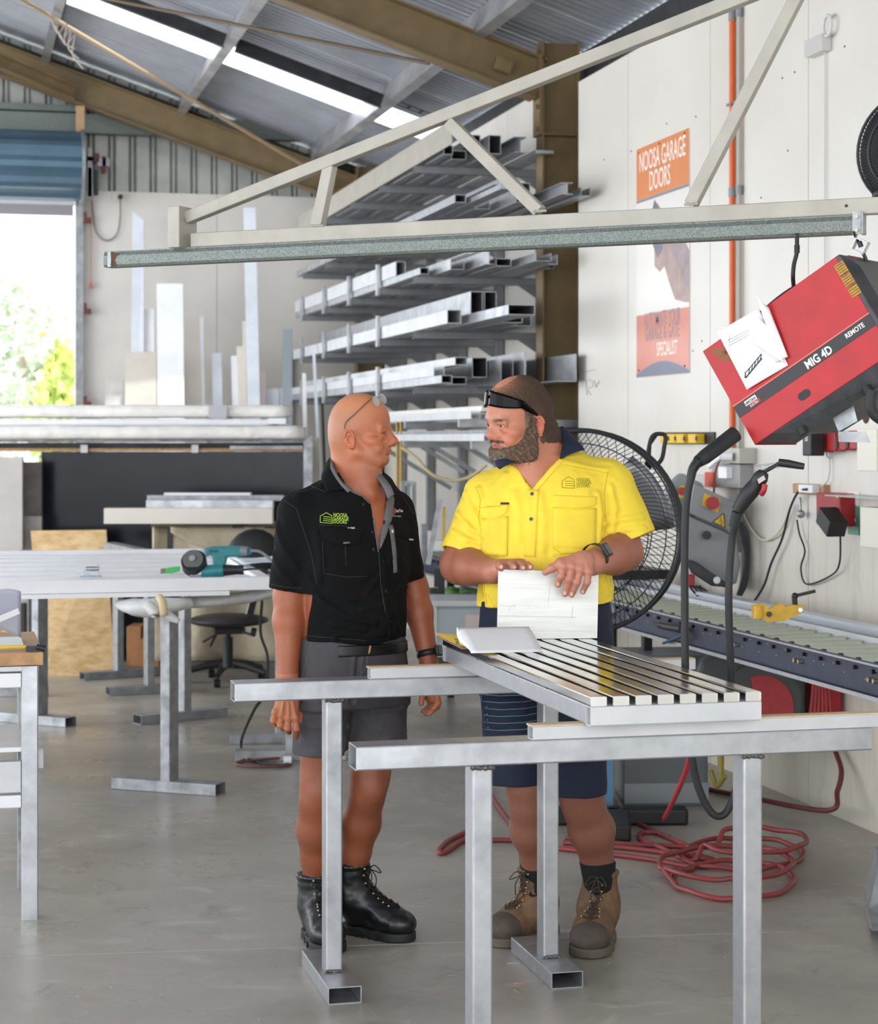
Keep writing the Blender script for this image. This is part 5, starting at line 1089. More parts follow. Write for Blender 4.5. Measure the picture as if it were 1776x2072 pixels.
# shelf tray above, carrying wrapped lengths
slab(-60, 620, 886, 895, D-.02, .9, alu_d, 'shelf_deck', bay)
def bundle(px0, px1, y0, y1, d, label, seed, m=wrap_m, seg=40):
    a, c = W(px0, (y0+y1)/2, d), W(px1, (y0+y1)/2, d); hh_ = (y1-y0)/2/FP*d; rg = random.Random(seed); b = MB(); vs = []; fs = []; n = 16
    for i in range(seg+1):
        p = a*(1-i/seg)+c*(i/seg); s = 1 if 0 < i < seg else .82
        wob = .07*math.sin(i*.45+seed)+.05*math.sin(i*1.3+2*seed)
        for q in range(n):
            an = 2*PI*(q+.5)/n; cx_, sx_ = math.cos(an), math.sin(an)
            ex = (abs(cx_)**.35)*(1 if cx_ > 0 else -1); ez = (abs(sx_)**.35)*(1 if sx_ > 0 else -1)
            vs.append(p+CF(0, ex*.17*s)+V((0, 0, ez*hh_*s*(1+wob*(.6 if sx_ > 0 else .0)+rg.uniform(-.015, .015)))))
    for i in range(seg):
        for q in range(n): fs.append((i*n+q, (i+1)*n+q, (i+1)*n+(q+1) % n, i*n+(q+1) % n))
    fs += [tuple(range(n)), tuple(range(seg*n+n-1, seg*n-1, -1))]; b.add(vs, fs, True)
    return b.build('wrapped_length', m, label=label, cat='wrapped length', group='plastic wrapped lengths on the back rack')
bundle(-80, 617, 862, 889, 14.45, 'lowest cream plastic-wrapped length at the front of the back rack', 3)
bundle(-80, 560, 848, 864, 14.8, 'white plastic-wrapped length in the middle of the pile on the back rack', 6, white_p)
bundle(-80, 590, 820, 846, 14.9, 'upper cream plastic-wrapped length with a grey patch on the back rack', 9)
slab(422, 459, 820, 846, 14.68, .02, mat('grey_patch', (168, 168, 172), 0.4), 'grey_tape_patch', label='square grey tape patch around the upper wrapped length', cat='tape')
slab(542, 578, 846, 858, 14.5, .3, white_p, 'white_block', label='short white offcut sitting on the wrapped pile near its right end', cat='offcut')
# things leaning on the far wall: x0,x1 at base / top, y top, y base
def leaner(xb0, xb1, xt0, xt1, yt, yb, m, label, dt=17.9, db=17.3, cut=None, th_=.02):
    yb = CY+FP*H/db if yb == YB else yb
    b = MB(); top = [W(xt1, yt+(cut or 0), dt), W(xt0, yt, dt)]
    a, c = W(xb0, yb, db), W(xb1, yb, db)
    b.prism([a, c]+top, CF(0, th_)); return b.build('leaning_sheet', m, label=label, cat='sheet', group='sheets and planks leaning on the far wall')
YB = 1262
ivory = mat('ivory_sheet', (222, 214, 202), 0.4, 0, (3, .05)); beige = mat('beige_sheet', (204, 196, 184), 0.45, 0, (6, .06)); pal = mat('pale_blue_aluminium', (226, 231, 238), 0.35, 0.15, (4, .08))
leaner(259, 290, 268, 291, 428, YB, pal, 'tall narrow white plank with a slanted top, left on the far wall', cut=18, dt=18.0)
leaner(289, 314, 290, 312, 625, YB, white_p, 'short white plank just right of the tall slanted one')
leaner(322, 377, 317, 370, 574, YB, white_p, 'widest bright white sheet leaning in the middle of the far wall', dt=17.75, db=17.0)
leaner(248, 318, 254, 316, 712, YB, beige, 'grey beige panel leaning in front of the tall slanted plank', dt=17.6, db=16.9)
leaner(208, 250, 213, 249, 768, YB, mat('mottled_grey_sheet', (200, 194, 190), 0.5, 0, (9, .14)), 'short mottled grey panel leftmost on the far wall', dt=17.6, db=17.0)
leaner(376, 414, 372, 406, 650, YB, ivory, 'ivory door leaf right of the widest white sheet')
leaner(420, 424, 404, 411, 640, YB, white_p, 'thin white strip at the right edge of the ivory door leaf')
leaner(434, 458, 429, 448, 714, YB, pal, 'narrow pale blue plank standing alone')
leaner(484, 506, 467, 486, 720, YB, white_p, 'white plank leaning to the right, lower of two')
leaner(500, 516, 478, 500, 701, YB, ivory, 'white plank leaning to the right, taller of two')
leaner(510, 536, 492, 517, 420, YB, pal, 'tallest blue grey plank reaching up beside the trestle boom strut', dt=18.0)
leaner(498, 506, 490, 497, 650, YB, ivory, 'slim ivory strip behind the tallest plank')
leaner(528, 545, 528, 538, 750, YB, mat('pinkish_offcut', (206, 190, 186), 0.5), 'small pinkish offcut right of the tallest plank')
leaner(536, 568, 532, 568, 786, YB, pal, 'small square pale sheet near the rack end')
leaner(566, 576, 564, 573, 786, YB, white_p, 'white edge strip beside the small square sheet')
leaner(566, 592, 572, 591, 665, YB, mat('grey_ribbed', (150, 156, 162), 0.5, .2), 'grey ribbed sheet leaning near the right end of the far wall')
leaner(596, 612, 591, 609, 712, YB, mat('grey_brown_board', (152, 146, 140), 0.6), 'grey brown board leaning at the right end of the far wall')
leaner(618, 626, 611, 619, 755, 1180, white_p, 'white strip leaning behind the rack post, right of the boards', dt=16, db=14.9)
leaner(656, 664, 631, 637, 700, 1240, pal, 'long thin strip leaning left of the bald head', dt=16.5, db=15.2)
leaner(636, 650, 632, 646, 885, 1200, ivory, 'short ivory strip beside the end of the storage rack', dt=15.3, db=14.9)
leaner(662, 672, 648, 652, 765, 1240, dark_m, 'dark strip leaning behind the bald head', dt=17, db=16.3)
# grey wrapped boards at the left edge below
slab(-40, 45, 925, 1118, 14.3, .05, mat('pale_grey_carton', (190, 184, 178), 0.6, 0, (6, .08)), 'carton', label='pale grey wrapped board standing at the left edge', cat='board')
slab(44, 84, 935, 1045, 14.45, .05, mat('brown_grey_board', (104, 98, 94), 0.6, 0, (8, .3)), 'board', label='dark brown grey board beside the pale wrapped one', cat='board')
slab(-40, 84, 1045, 1345, 14.4, .05, mat('mid_grey_board', (158, 152, 148), 0.6, 0, (6, .15)), 'board', label='mid grey board low at the left behind the gate', cat='board')
slab(4, 28, 1262, 1364, 13.9, .2, yel_m, 'yellow_case', label='yellow case edge behind the near workbench at left', cat='case')
slab(28, 48, 1222, 1345, 12.4, .1, mat('dark_brown_panel', (72, 64, 60), 0.6), 'panel', label='dark brown panel behind the left trestle', cat='panel')
# stack of channels on a cloth bin
bn = thing('cloth_bin', 'beige canvas waste bin on a frame, behind the tools', 'bin', W(440, 1350, 14.0))
cv_ = mat('beige_canvas', (198, 184, 158), 0.8, 0, (5, .14), (10, .5, .03))
D = 13.6
b = MB(); b.grid(lambda u, v: W(308+262*u, 1066+2*math.sin(9*u)+270*v-10*math.sin(PI*u)*(1-v)*0, D+.05*math.sin(7*u+3*v)+.04*math.sin(13*u)), 24, 14, .02); b.build('canvas', cv_, bn)
b = MB(); b.grid(lambda u, v: W(345+190*u, 1068+(22*math.sin(PI*u)+6)*v*1.6, D-.05-.02*v), 16, 4, .012); b.build('canvas_fold', cv_, bn)
slab(338, 349, 1066, 1345, D-.05, .03, dark_m, 'frame_post', bn)
slab(304, 572, 1060, 1066, D-.05, .4, mat('brown_rail', (112, 98, 80), 0.7), 'top_rail', bn)
slab(470, 490, 1062, 1068, D-.08, .02, dark_m, 'clasp', bn)
for (x0, x1, y0, y1, d, l, m) in ((213, 552, 1028, 1059, 13.35, 'bottom white channel of the stack lying on the canvas bin', ivory), (298, 553, 1012, 1028, 13.5, 'grey channel second from the bottom of the stack on the canvas bin', alu), (300, 574, 1002, 1013, 13.75, 'long grey channel near the top of the stack on the canvas bin', alu_d), (334, 508, 997, 1002, 13.8, 'thin white strip topmost on the stack over the canvas bin', white_p)):
    b = MB(); dz_ = (y1-y0)/FP*d; a, c = W(x0, (y0+y1)/2, d), W(x1, (y0+y1)/2, d)
    pr = [(-.06, -dz_/2), (.06, -dz_/2), (.06, dz_/2), (-.06, dz_/2), (-.06, dz_*.05), (-.052, dz_*.05), (-.052, -dz_*.05), (-.06, -dz_*.05)] if m is ivory else [(-.06, -dz_/2), (.06, -dz_/2), (.06, dz_/2), (-.06, dz_/2)]
    b.extr(pr, c, a) if m is ivory else b.extr(pr, a, c); b.build('channel_length', m, label=l, cat='channel', group='stack of channels on the canvas bin')
for (x0, x1, y0, y1, l) in ((256, 285, 1268, 1348, 'brown cardboard box left of the yellow-stained trestle leg'), (284, 322, 1292, 1350, 'brown cardboard box right of the other carton, behind trestle legs')):
    slab(x0, x1, y0, y1, 14.0, .3, card_m, 'cardboard_box', label=l, cat='box', bev=.004)
# office chair
ochr = thing('office_chair', 'black office chair with worn seat beyond the white gate', 'chair', G(452, 1375))
D = 13.0
blf = mat('worn_black_vinyl', (46, 40, 42), 0.5, 0, (9, .25))
b = MB(); c = W(462, 1255, D); b.ball(c, 1, 20, (.27, .24, .045)); b.build('seat', blf, ochr)
b = MB(); b.ball(W(515, 1130, D+.12), 1, 20, (.19, .06, .20)); b.build('backrest', black_p, ochr)
b = MB(); b.bar(W(500, 1265, D+.1), W(520, 1180, D+.2), .05, .02, up=(0, 1, 0)); b.build('back_stem', black_p, ochr)
b = MB(); b.cyl(W(461, 1350, D), W(461, 1290, D), .034, n=14); b.cyl(W(461, 1320, D), W(461, 1270, D), .02, n=12); b.build('gas_column', black_p, ochr)
b = MB(); b.box(W(462, 1275, D), (.2, .16, .04)); b.build('mechanism', black_p, ochr)
for x0, y0, x1, y1 in ((445, 1278, 410, 1300), (440, 1278, 425, 1308), (490, 1278, 512, 1286)): 
    b = MB(); b.bar(W(x0, y0, D-.1), W(x1, y1, D-.12), .02, .012); b.build('lever', black_p, ochr)
b = MB(); b.cyl(W(508, 1278, D-.1), W(518, 1280, D-.1), .028, n=14); b.build('tension_knob', black_p, ochr)
base = G(461, 1380, .0); base.y -= .0
hubp = V((base.x, base.y, .13))
for k in range(5):
    a = 2*PI*k/5-1.95; e = V((base.x+.30*math.cos(a), base.y+.30*math.sin(a), .075))
    b = MB(); b.tube([hubp, (hubp+e)/2+V((0, 0, .012)), e], [.032, .025, .02], 8); lg = b.build('base_arm', black_p, ochr)
    b = MB(); b.cyl((e.x-.02, e.y, .028), (e.x+.02, e.y, .028), .028, n=14); b.cyl((e.x, e.y, .03), (e.x, e.y, .07), .01, n=6); b.build('castor', black_p, lg)
# cords by the trestle
b = MB(); b.tube(spline([W(530, 1215, 10.0), W(527, 1280, 10.0), W(541, 1330, 10.0), W(536, 1400, 9.9), G(512, 1440, .3), G(488, 1500, .05), G(500, 1535, .012), G(560, 1548, .012), G(590, 1545, .012)], 8), .008, 6); b.build('power_lead', black_r, label='black power lead dropping from the gate to the floor by the man in black', cat='lead')
b = MB(); b.tube(spline([G(480, 1543, .01), G(510, 1534, .01), G(575, 1536, .01), G(585, 1548, .01), G(520, 1552, .01), G(478, 1546, .01), G(500, 1540, .016), G(585, 1532, .016)], 8), .007, 6); b.build('power_lead', mat('brown_red_lead', (110, 60, 58), 0.5), label='reddish lead coiled on the floor beside the black one', cat='lead')
b = MB(); b.cyl(G(574, 1538, .03), G(590, 1538, .03), .022, n=12); b.build('socket_end', white_p, label='white plug end on the floor beside the leg of the man in black', cat='plug')
# near workbench at the left edge
wk = thing('workbench', 'aluminium workbench with timber top cut off by the left edge', 'workbench', G(60, 1858))
D = 6600/968
lx = G(60, 1858); 
b = MB(); b.rhs((lx.x, lx.y, 0), (lx.x, lx.y, .872), .056, .056, .003, .004, up=(0, 1, 0)); b.build('leg', alu, wk)
b = MB(); b.rhs((lx.x+.0, lx.y+.5, 0), (lx.x, lx.y+.5, .872), .05, .05, .003, .004, up=(0, 1, 0)); b.build('leg', alu_d, wk)
def rail_px(y0, y1, name, m, x1=None, dy=0.0, wd=.05):
    z0, z1 = W(0, y1, D).z, W(0, y0, D).z; b = MB(); b.bar((lx.x-1.6, lx.y+dy, (z0+z1)/2), ((x1 if x1 is not None else lx.x-.029), lx.y+dy, (z0+z1)/2), wd, z1-z0); return b.build(name, m, wk, bev=.003)
rail_px(1346, 1357, 'top_rail', alu_w, lx.x+.03)
rail_px(1360, 1389, 'upper_rail', white_p)
rail_px(1538, 1601, 'lower_drawer', alu_w, wd=.04)
rail_px(1606, 1631, 'lower_rail', white_p)
MB().bx(lx.x-1.6, lx.x+.045, lx.y-.03, lx.y+.72, .875, .92).build('timber_top', wood_m, wk, bev=.002)
b = MB(); b.bx(lx.x-1.6, lx.x+.03, lx.y+.02, lx.y+.6, W(0, 1522, D).z, W(0, 1513, D).z); b.build('tray', white_p, wk)
b = MB(); q = W(80, 1515, D+.1); b.bx(q.x-.02, q.x+.012, q.y-.02, q.y+.02, q.z-.065, q.z); b.build('white_hook', white_p, wk)
b = MB(); q = W(0, 1505, D+.2); b.prism([q+V((-.5, 0, 0)), q+V((-.02, -.12, 0)), q+V((.06, .1, .0)), q+V((-.3, .2, .0))], (0, 0, .014)); b.build('maroon_folder', mat('maroon_card', (92, 36, 56), 0.6), label='maroon folder lying on the tray of the left workbench', cat='folder')
zt_ = .92
b = MB(); q = W(30, 1312, D+.1); q.z = zt_; b.bx(q.x-.3, q.x+.03, q.y-.02, q.y+.3, zt_, zt_+.012); b.build('paper_pile', paper_m, label='white papers on the timber top of the left workbench', cat='papers')
b = MB(); q = W(20, 1305, D); b.cyl((q.x-.06, q.y-.02, zt_+.018), (q.x+.055, q.y-.03, zt_+.018), .006, n=8); b.build('yellow_pencil', yel_m, label='yellow pencil lying on the left workbench', cat='pencil')
b = MB(); q = W(85, 1310, D); b.box((q.x-.03, q.y, zt_+.012), (.05, .03, .018)); b.cyl((q.x-.02, q.y-.01, zt_+.018), (q.x+.01, q.y-.01, zt_+.010), .011, n=10); b.build('pliers', dark_m, label='dark pliers at the corner of the left workbench', cat='pliers')
b = MB(); b.grid(lambda u, v: W(-30+72*u, 1205+55*v+30*u*v-14*math.sin(2.5*u)*(1-v), D-.1+.15*u+.05*v), 8, 8, .0015); b.build('plastic_bag', mat('bluish_plastic', (214, 218, 238), 0.3, 0, (5, .05)), label='bluish white plastic sheet above the left workbench', cat='plastic')
b = MB(); b.bar(W(-30, 1265, D-.12), W(38, 1236, D-.05), .02, .004, up=(0, 1, 0)); b.build('white_strip', white_p, label='thin white strip slanting over the plastic at the left edge', cat='strip')
# power point and switch gear on the far wall
op = thing('power_outlet', 'white power outlet with grey plug and hanging cord, right of the roller door', 'outlet', onY(240, 410, YF))
a, c = onY(226, 408, YF), onY(255, 388, YF); MB().bx(a.x, c.x, YF-.02, YF-.0005, a.z, c.z).build('plate', ivory, op, bev=.003)
a = onY(243, 399, YF-.02); b = MB(); b.cyl(a, a+V((0, -.05, 0)), .022, n=14); b.build('plug', dark_m, op)
b = MB(); b.tube(spline([onY(243, 402, YF-.06), onY(243, 440, YF-.03), onY(236, 474, YF-.03), onY(214, 487, YF-.03), onY(195, 470, YF-.03), onY(189, 440, YF-.03), onY(186, 405, YF-.03)], 8), .007, 6); b.build('cord', mat('grey_cord', (120, 116, 112), 0.5), op)
dg_ = thing('door_gear', 'grey motor gear with dark red levers at the end of the roller curtain', 'door gear', onY(200, 400, YF-.3))
for x0, x1, y0, y1, m, nm in ((176, 186, 300, 400, alu_d, 'mounting_bar'), (186, 200, 312, 330, mat('dark_red_part', (110, 40, 40), .5), 'lever'), (196, 222, 322, 338, alu_d, 'arm'), (205, 214, 318, 350, mat('dark_red_part', (110, 40, 40), .5), 'lever'), (175, 187, 340, 400, alu_w, 'clear_case'), (190, 198, 345, 395, dark_m, 'switch'), (172, 190, 318, 328, black_p, 'motor_end')):
    a, c = onY(x0, y1, YF-.2), onY(x1, y0, YF-.2); MB().bx(a.x, c.x, YF-.26, YF-.16, a.z, c.z).build(nm, m, dg_, bev=.003)
b = MB(); b.tube([onY(185, 405, YF-.05), onY(184, 570, YF-.05)], .003, 5); b.cyl(onY(184, 570, YF-.05), onY(184, 583, YF-.05), .006, .022, n=10); b.build('pull_cord', mat('pink_red_cord', (214, 110, 96), .5), label='thin red pull cord with a red knob beside the door post', cat='cord')
# work area between the men: bench, green board, tub
bc = thing('side_bench', 'dark steel bench with bright green offcuts, between the two men', 'bench', W(905, 1345, 12.6))
D = 12.3
slab(852, 1010, 1206, 1213, D-.2, .7, black_p, 'lower_shelf', bc)
for x in (893, 1004): slab(x-7, x+7, 1150, 1345, D-.2, .05, black_p, 'post', bc)
slab(850, 1010, 1300, 1345, D-.1, .6, dark_m, 'base', bc)
for (x0, x1, y0, y1, l, s) in ((850, 888, 1192, 1205, 'bright green mat scrap left of the bench post', 1), (900, 946, 1188, 1205, 'bright green mat scrap right of the bench post', 2), (930, 1000, 1168, 1198, 'dark green mat piece behind the elbow in yellow', 3)):
    b = MB(); d_ = D-.05*s; b.grid(lambda u, v: W(x0+(x1-x0)*u, y1-(y1-y0)*v+2*math.sin(9*u+s), d_-.1+.5*v), 12, 6, .012)
    b.build('green_mat', mat('bright_green_mat', (120, 178, 84), .7, 0, (20, .3), (60, .5)) if s < 3 else mat('dull_green_mat', (88, 120, 80), .7, 0, (20, .3)), label=l, cat='mat', group='green mat scraps')
slab(878, 898, 1152, 1188, D+.1, .1, dark_m, 'dark_bin', label='dark square tin behind the bench post', cat='tin')
slab(868, 900, 1095, 1112, 12.4, .2, white_p, 'white_carton', label='small white carton on the conveyor between the men', cat='box')
tub = thing('storage_tub', 'translucent grey plastic storage tub with lid, beside the black shirt', 'tub', W(930, 1335, 11.6))
D = 11.4; tubm = mat('translucent_grey_plastic', (172, 184, 188), .25, 0, (3, .05))
b = MB(); q = [W(868, 1333, D), W(1000, 1333, D), W(1010, 1226, D), W(860, 1226, D)]; b.prism(q, CF(0, .45)); b.build('tub_body', tubm, tub, bev=.02)
slab(856, 1014, 1216, 1228, D-.02, .5, mat('tub_lid', (196, 200, 198), .3), 'lid', tub, bev=.006)
for x in (866, 880): slab(x-4, x+4, 1226, 1300, D-.012, .02, mat('tub_lid', (196, 200, 198), .3), 'rib', tub)
slab(941, 972, 1244, 1270, D-.004, .003, mat('pink_beige_label', (214, 196, 186), .6), 'label', tub)
slab(858, 1012, 1334, 1352, D-.05, .6, dark_m, 'low_stand', label='low dark stand under the storage tub', cat='stand')
# ================================================================ OUTSIDE
leafm = mat('pale_tree_leaf', (206, 220, 190), .55, 0, (3, .3)); leafy = mat('yellow_green_leaf', (214, 232, 120), .55, 0, (3, .3))
def foliage(name, c, rx, ry, rz, n, m, label, sz=.16, seed=3, trunk=True):
    t = thing(name, label, 'tree' if trunk else 'shrub', (c[0], c[1], 0)); rg = random.Random(seed); b = MB()
    cl = [(c[0]+rg.gauss(0, rx*.45), c[1]+rg.gauss(0, ry*.45), c[2]+rg.gauss(0, rz*.45), rg.uniform(.25, .5)) for _ in range(26)]
    for i in range(n):
        q = cl[i % 26]; p = V((q[0]+rg.gauss(0, q[3]*rx*.5), q[1]+rg.gauss(0, q[3]*ry), max(.1, q[2]+rg.gauss(0, q[3]*rz*.5))))
        R = Euler((rg.uniform(0, 6), rg.uniform(0, 6), rg.uniform(0, 6))).to_matrix(); s = sz*rg.uniform(.6, 1.2)
        b.add([p+R @ V((-s*.35, 0, 0)), p+R @ V((0, s*.6, s*.1)), p+R @ V((s*.35, 0, 0)), p+R @ V((0, -s*.6, s*.1))], [(0, 1, 2, 3)])
    b.build('foliage', m, t, kind='stuff')
    b = MB(); rg = random.Random(seed+1)
    for k in range(5): b.tube(spline([V((c[0], c[1], -.02)), V((c[0]+rg.uniform(-.2, .2), c[1], c[2]*.5)), V((c[0]+rg.uniform(-rx, rx)*.6, c[1]+rg.uniform(-.4, .4), c[2]+rz*.4))], 4), [.07, .06, .06, .05, .05, .04, .03, .025, .02], 6)
    b.build('trunk', mat('pale_bark', (150, 136, 120), .8), t)
q = W(95, 700, 27); foliage('garden_tree', (q.x+.1, q.y, 2.3), .9, .9, 1.2, 1100, leafm, 'pale green leafy tree seen through the open roller door', .17, 3)
q = W(118, 770, 24); foliage('palm_shrub', (q.x+.0, q.y, 1.9), .35, .4, .6, 800, leafy, 'bright yellow green shrub at the lower right of the door opening', .17, 5, False)
q = W(-60, 700, 30); foliage('garden_tree', (q.x, q.y, 2.6), 1.2, 1, 1.8, 1500, leafm, 'pale tree further left beyond the open door', .2, 9)
b = MB(); q = W(40, 760, 34); b.bx(q.x-5, q.x+4, q.y, q.y+.2, 0, 2.3); b.build('garden_wall', mat('pale_render', (214, 214, 216), .8), label='low pale rendered wall beyond the tree outside', cat='wall')
# ================================================================ FIGURE MODELLING (distance fields turned into one continuous surface)
F32 = np.float32
def catm(xs, ys, x):
    """smooth interpolation of rows ys over increasing xs"""
    xs = np.asarray(xs, float); ys = np.asarray(ys, float); x = np.clip(x, xs[0], xs[-1])
    m = np.gradient(ys, xs, axis=0); i = np.clip(np.searchsorted(xs, x)-1, 0, len(xs)-2); h = xs[i+1]-xs[i]; t = (x-xs[i])/h
    if ys.ndim > 1: t = t[:, None]; h = h[:, None]
    return (2*t**3-3*t**2+1)*ys[i]+(t**3-2*t**2+t)*h*m[i]+(-2*t**3+3*t**2)*ys[i+1]+(t**3-t**2)*h*m[i+1]
class Prim:
    def __init__(s, lo, hi, fn): s.lo = np.array(lo, float); s.hi = np.array(hi, float); s.fn = fn
def cone(a, b, ra, rb, flat=None, sq=1.0):
    a, b = np.array(a, float), np.array(b, float); ba = b-a; L2 = max(ba.dot(ba), 1e-9); R = max(ra, rb)
    if flat is not None: fl = np.array(flat, float); fl = fl/np.linalg.norm(fl)
    def fn(X, Y, Z):
        qx, qy, qz = X-a[0], Y-a[1], Z-a[2]; t = np.clip((qx*ba[0]+qy*ba[1]+qz*ba[2])/L2, 0, 1)
        qx = qx-t*ba[0]; qy = qy-t*ba[1]; qz = qz-t*ba[2]; d2 = qx*qx+qy*qy+qz*qz
        if flat is not None: n = qx*fl[0]+qy*fl[1]+qz*fl[2]; d2 = d2+n*n*(sq*sq-1)
        return (np.sqrt(np.maximum(d2, 0))-(ra+(rb-ra)*t))*(1.0/sq if sq > 1 and flat is not None else 1.0)
    return Prim(np.minimum(a, b)-R, np.maximum(a, b)+R, fn)
def ell(c, r, R=None):
    c = np.array(c, float); r = np.array(r, float); M = np.array(R, float) if R is not None else None
    def fn(X, Y, Z):
        x, y, z = X-c[0], Y-c[1], Z-c[2]
        if M is not None: x, y, z = x*M[0, 0]+y*M[1, 0]+z*M[2, 0], x*M[0, 1]+y*M[1, 1]+z*M[2, 1], x*M[0, 2]+y*M[1, 2]+z*M[2, 2]
        k0 = np.sqrt((x/r[0])**2+(y/r[1])**2+(z/r[2])**2); k1 = np.sqrt((x/r[0]**2)**2+(y/r[1]**2)**2+(z/r[2]**2)**2)+1e-9
        return k0*(k0-1)/k1
    m = r if M is None else np.full(3, r.max()); return Prim(c-m, c+m, fn)
def rbox(c, h, R=None, r=.01):
    c = np.array(c, float); h = np.array(h, float); M = np.array(R, float) if R is not None else np.eye(3)
    def fn(X, Y, Z):
        x, y, z = X-c[0], Y-c[1], Z-c[2]
        q = [np.abs(x*M[0, i]+y*M[1, i]+z*M[2, i])-h[i]+r for i in range(3)]
        return np.sqrt(np.maximum(q[0], 0)**2+np.maximum(q[1], 0)**2+np.maximum(q[2], 0)**2)+np.minimum(np.maximum(q[0], np.maximum(q[1], q[2])), 0)-r
    m = np.abs(M) @ h; return Prim(c-m, c+m, fn)
def loft(sec, yaw=0.0, p=2.3):
    """stack of super-ellipses: rows (z, cx, cy, half width, half depth)"""
    sec = sorted(sec); zs = [s[0] for s in sec]; vs = [s[1:5] for s in sec]; c_, s_ = math.cos(yaw), math.sin(yaw)
    def fn(X, Y, Z):
        zz = Z.reshape(-1); v = catm(zs, vs, zz); cx, cy, a, b = (v[:, i].reshape(1, 1, -1).astype(F32) for i in range(4))
        x, y = X-cx, Y-cy; u = np.abs(x*c_+y*s_)/a; w_ = np.abs(-x*s_+y*c_)/b
        k = (u**p+w_**p)**(1/p); d = (k-1)*np.minimum(a, b)*(.95+.25*np.minimum(u, 1)*(a > b))
        dz = np.maximum(np.maximum(zs[0]-Z, Z-zs[-1]), 0)
        return np.where(dz > 0, np.sqrt(np.maximum(d, 0)**2+dz**2), d)
    M = max(max(s[3], s[4]) for s in sec)
    return Prim((min(s[1] for s in sec)-M, min(s[2] for s in sec)-M, zs[0]), (max(s[1] for s in sec)+M, max(s[2] for s in sec)+M, zs[-1]), fn)
def xf(pr, o, R, s=1.0):
    """place a primitive made in local axes at o with rotation R and scale s"""
    o = np.array(o, float); R = np.array(R, float); c = (pr.lo+pr.hi)/2; h = (pr.hi-pr.lo)/2
    C = o+R @ (c*s); Hh = np.abs(R) @ (h*s)
    def fn(X, Y, Z):
        x, y, z = (X-o[0])/s, (Y-o[1])/s, (Z-o[2])/s
        return pr.fn(x*R[0, 0]+y*R[1, 0]+z*R[2, 0], x*R[0, 1]+y*R[1, 1]+z*R[2, 1], x*R[0, 2]+y*R[1, 2]+z*R[2, 2])*s
    return Prim(C-Hh, C+Hh, fn)
def axis(parts):
    """grid coordinates with their own spacing per stretch: [(from, to, step), ...]"""
    out = []
    for a, b, h in parts: n = max(1, int(round((b-a)/h))); out.append(np.linspace(a, b, n+1)[:-1])
    out.append(np.array([parts[-1][1]])); return np.concatenate(out).astype(F32)
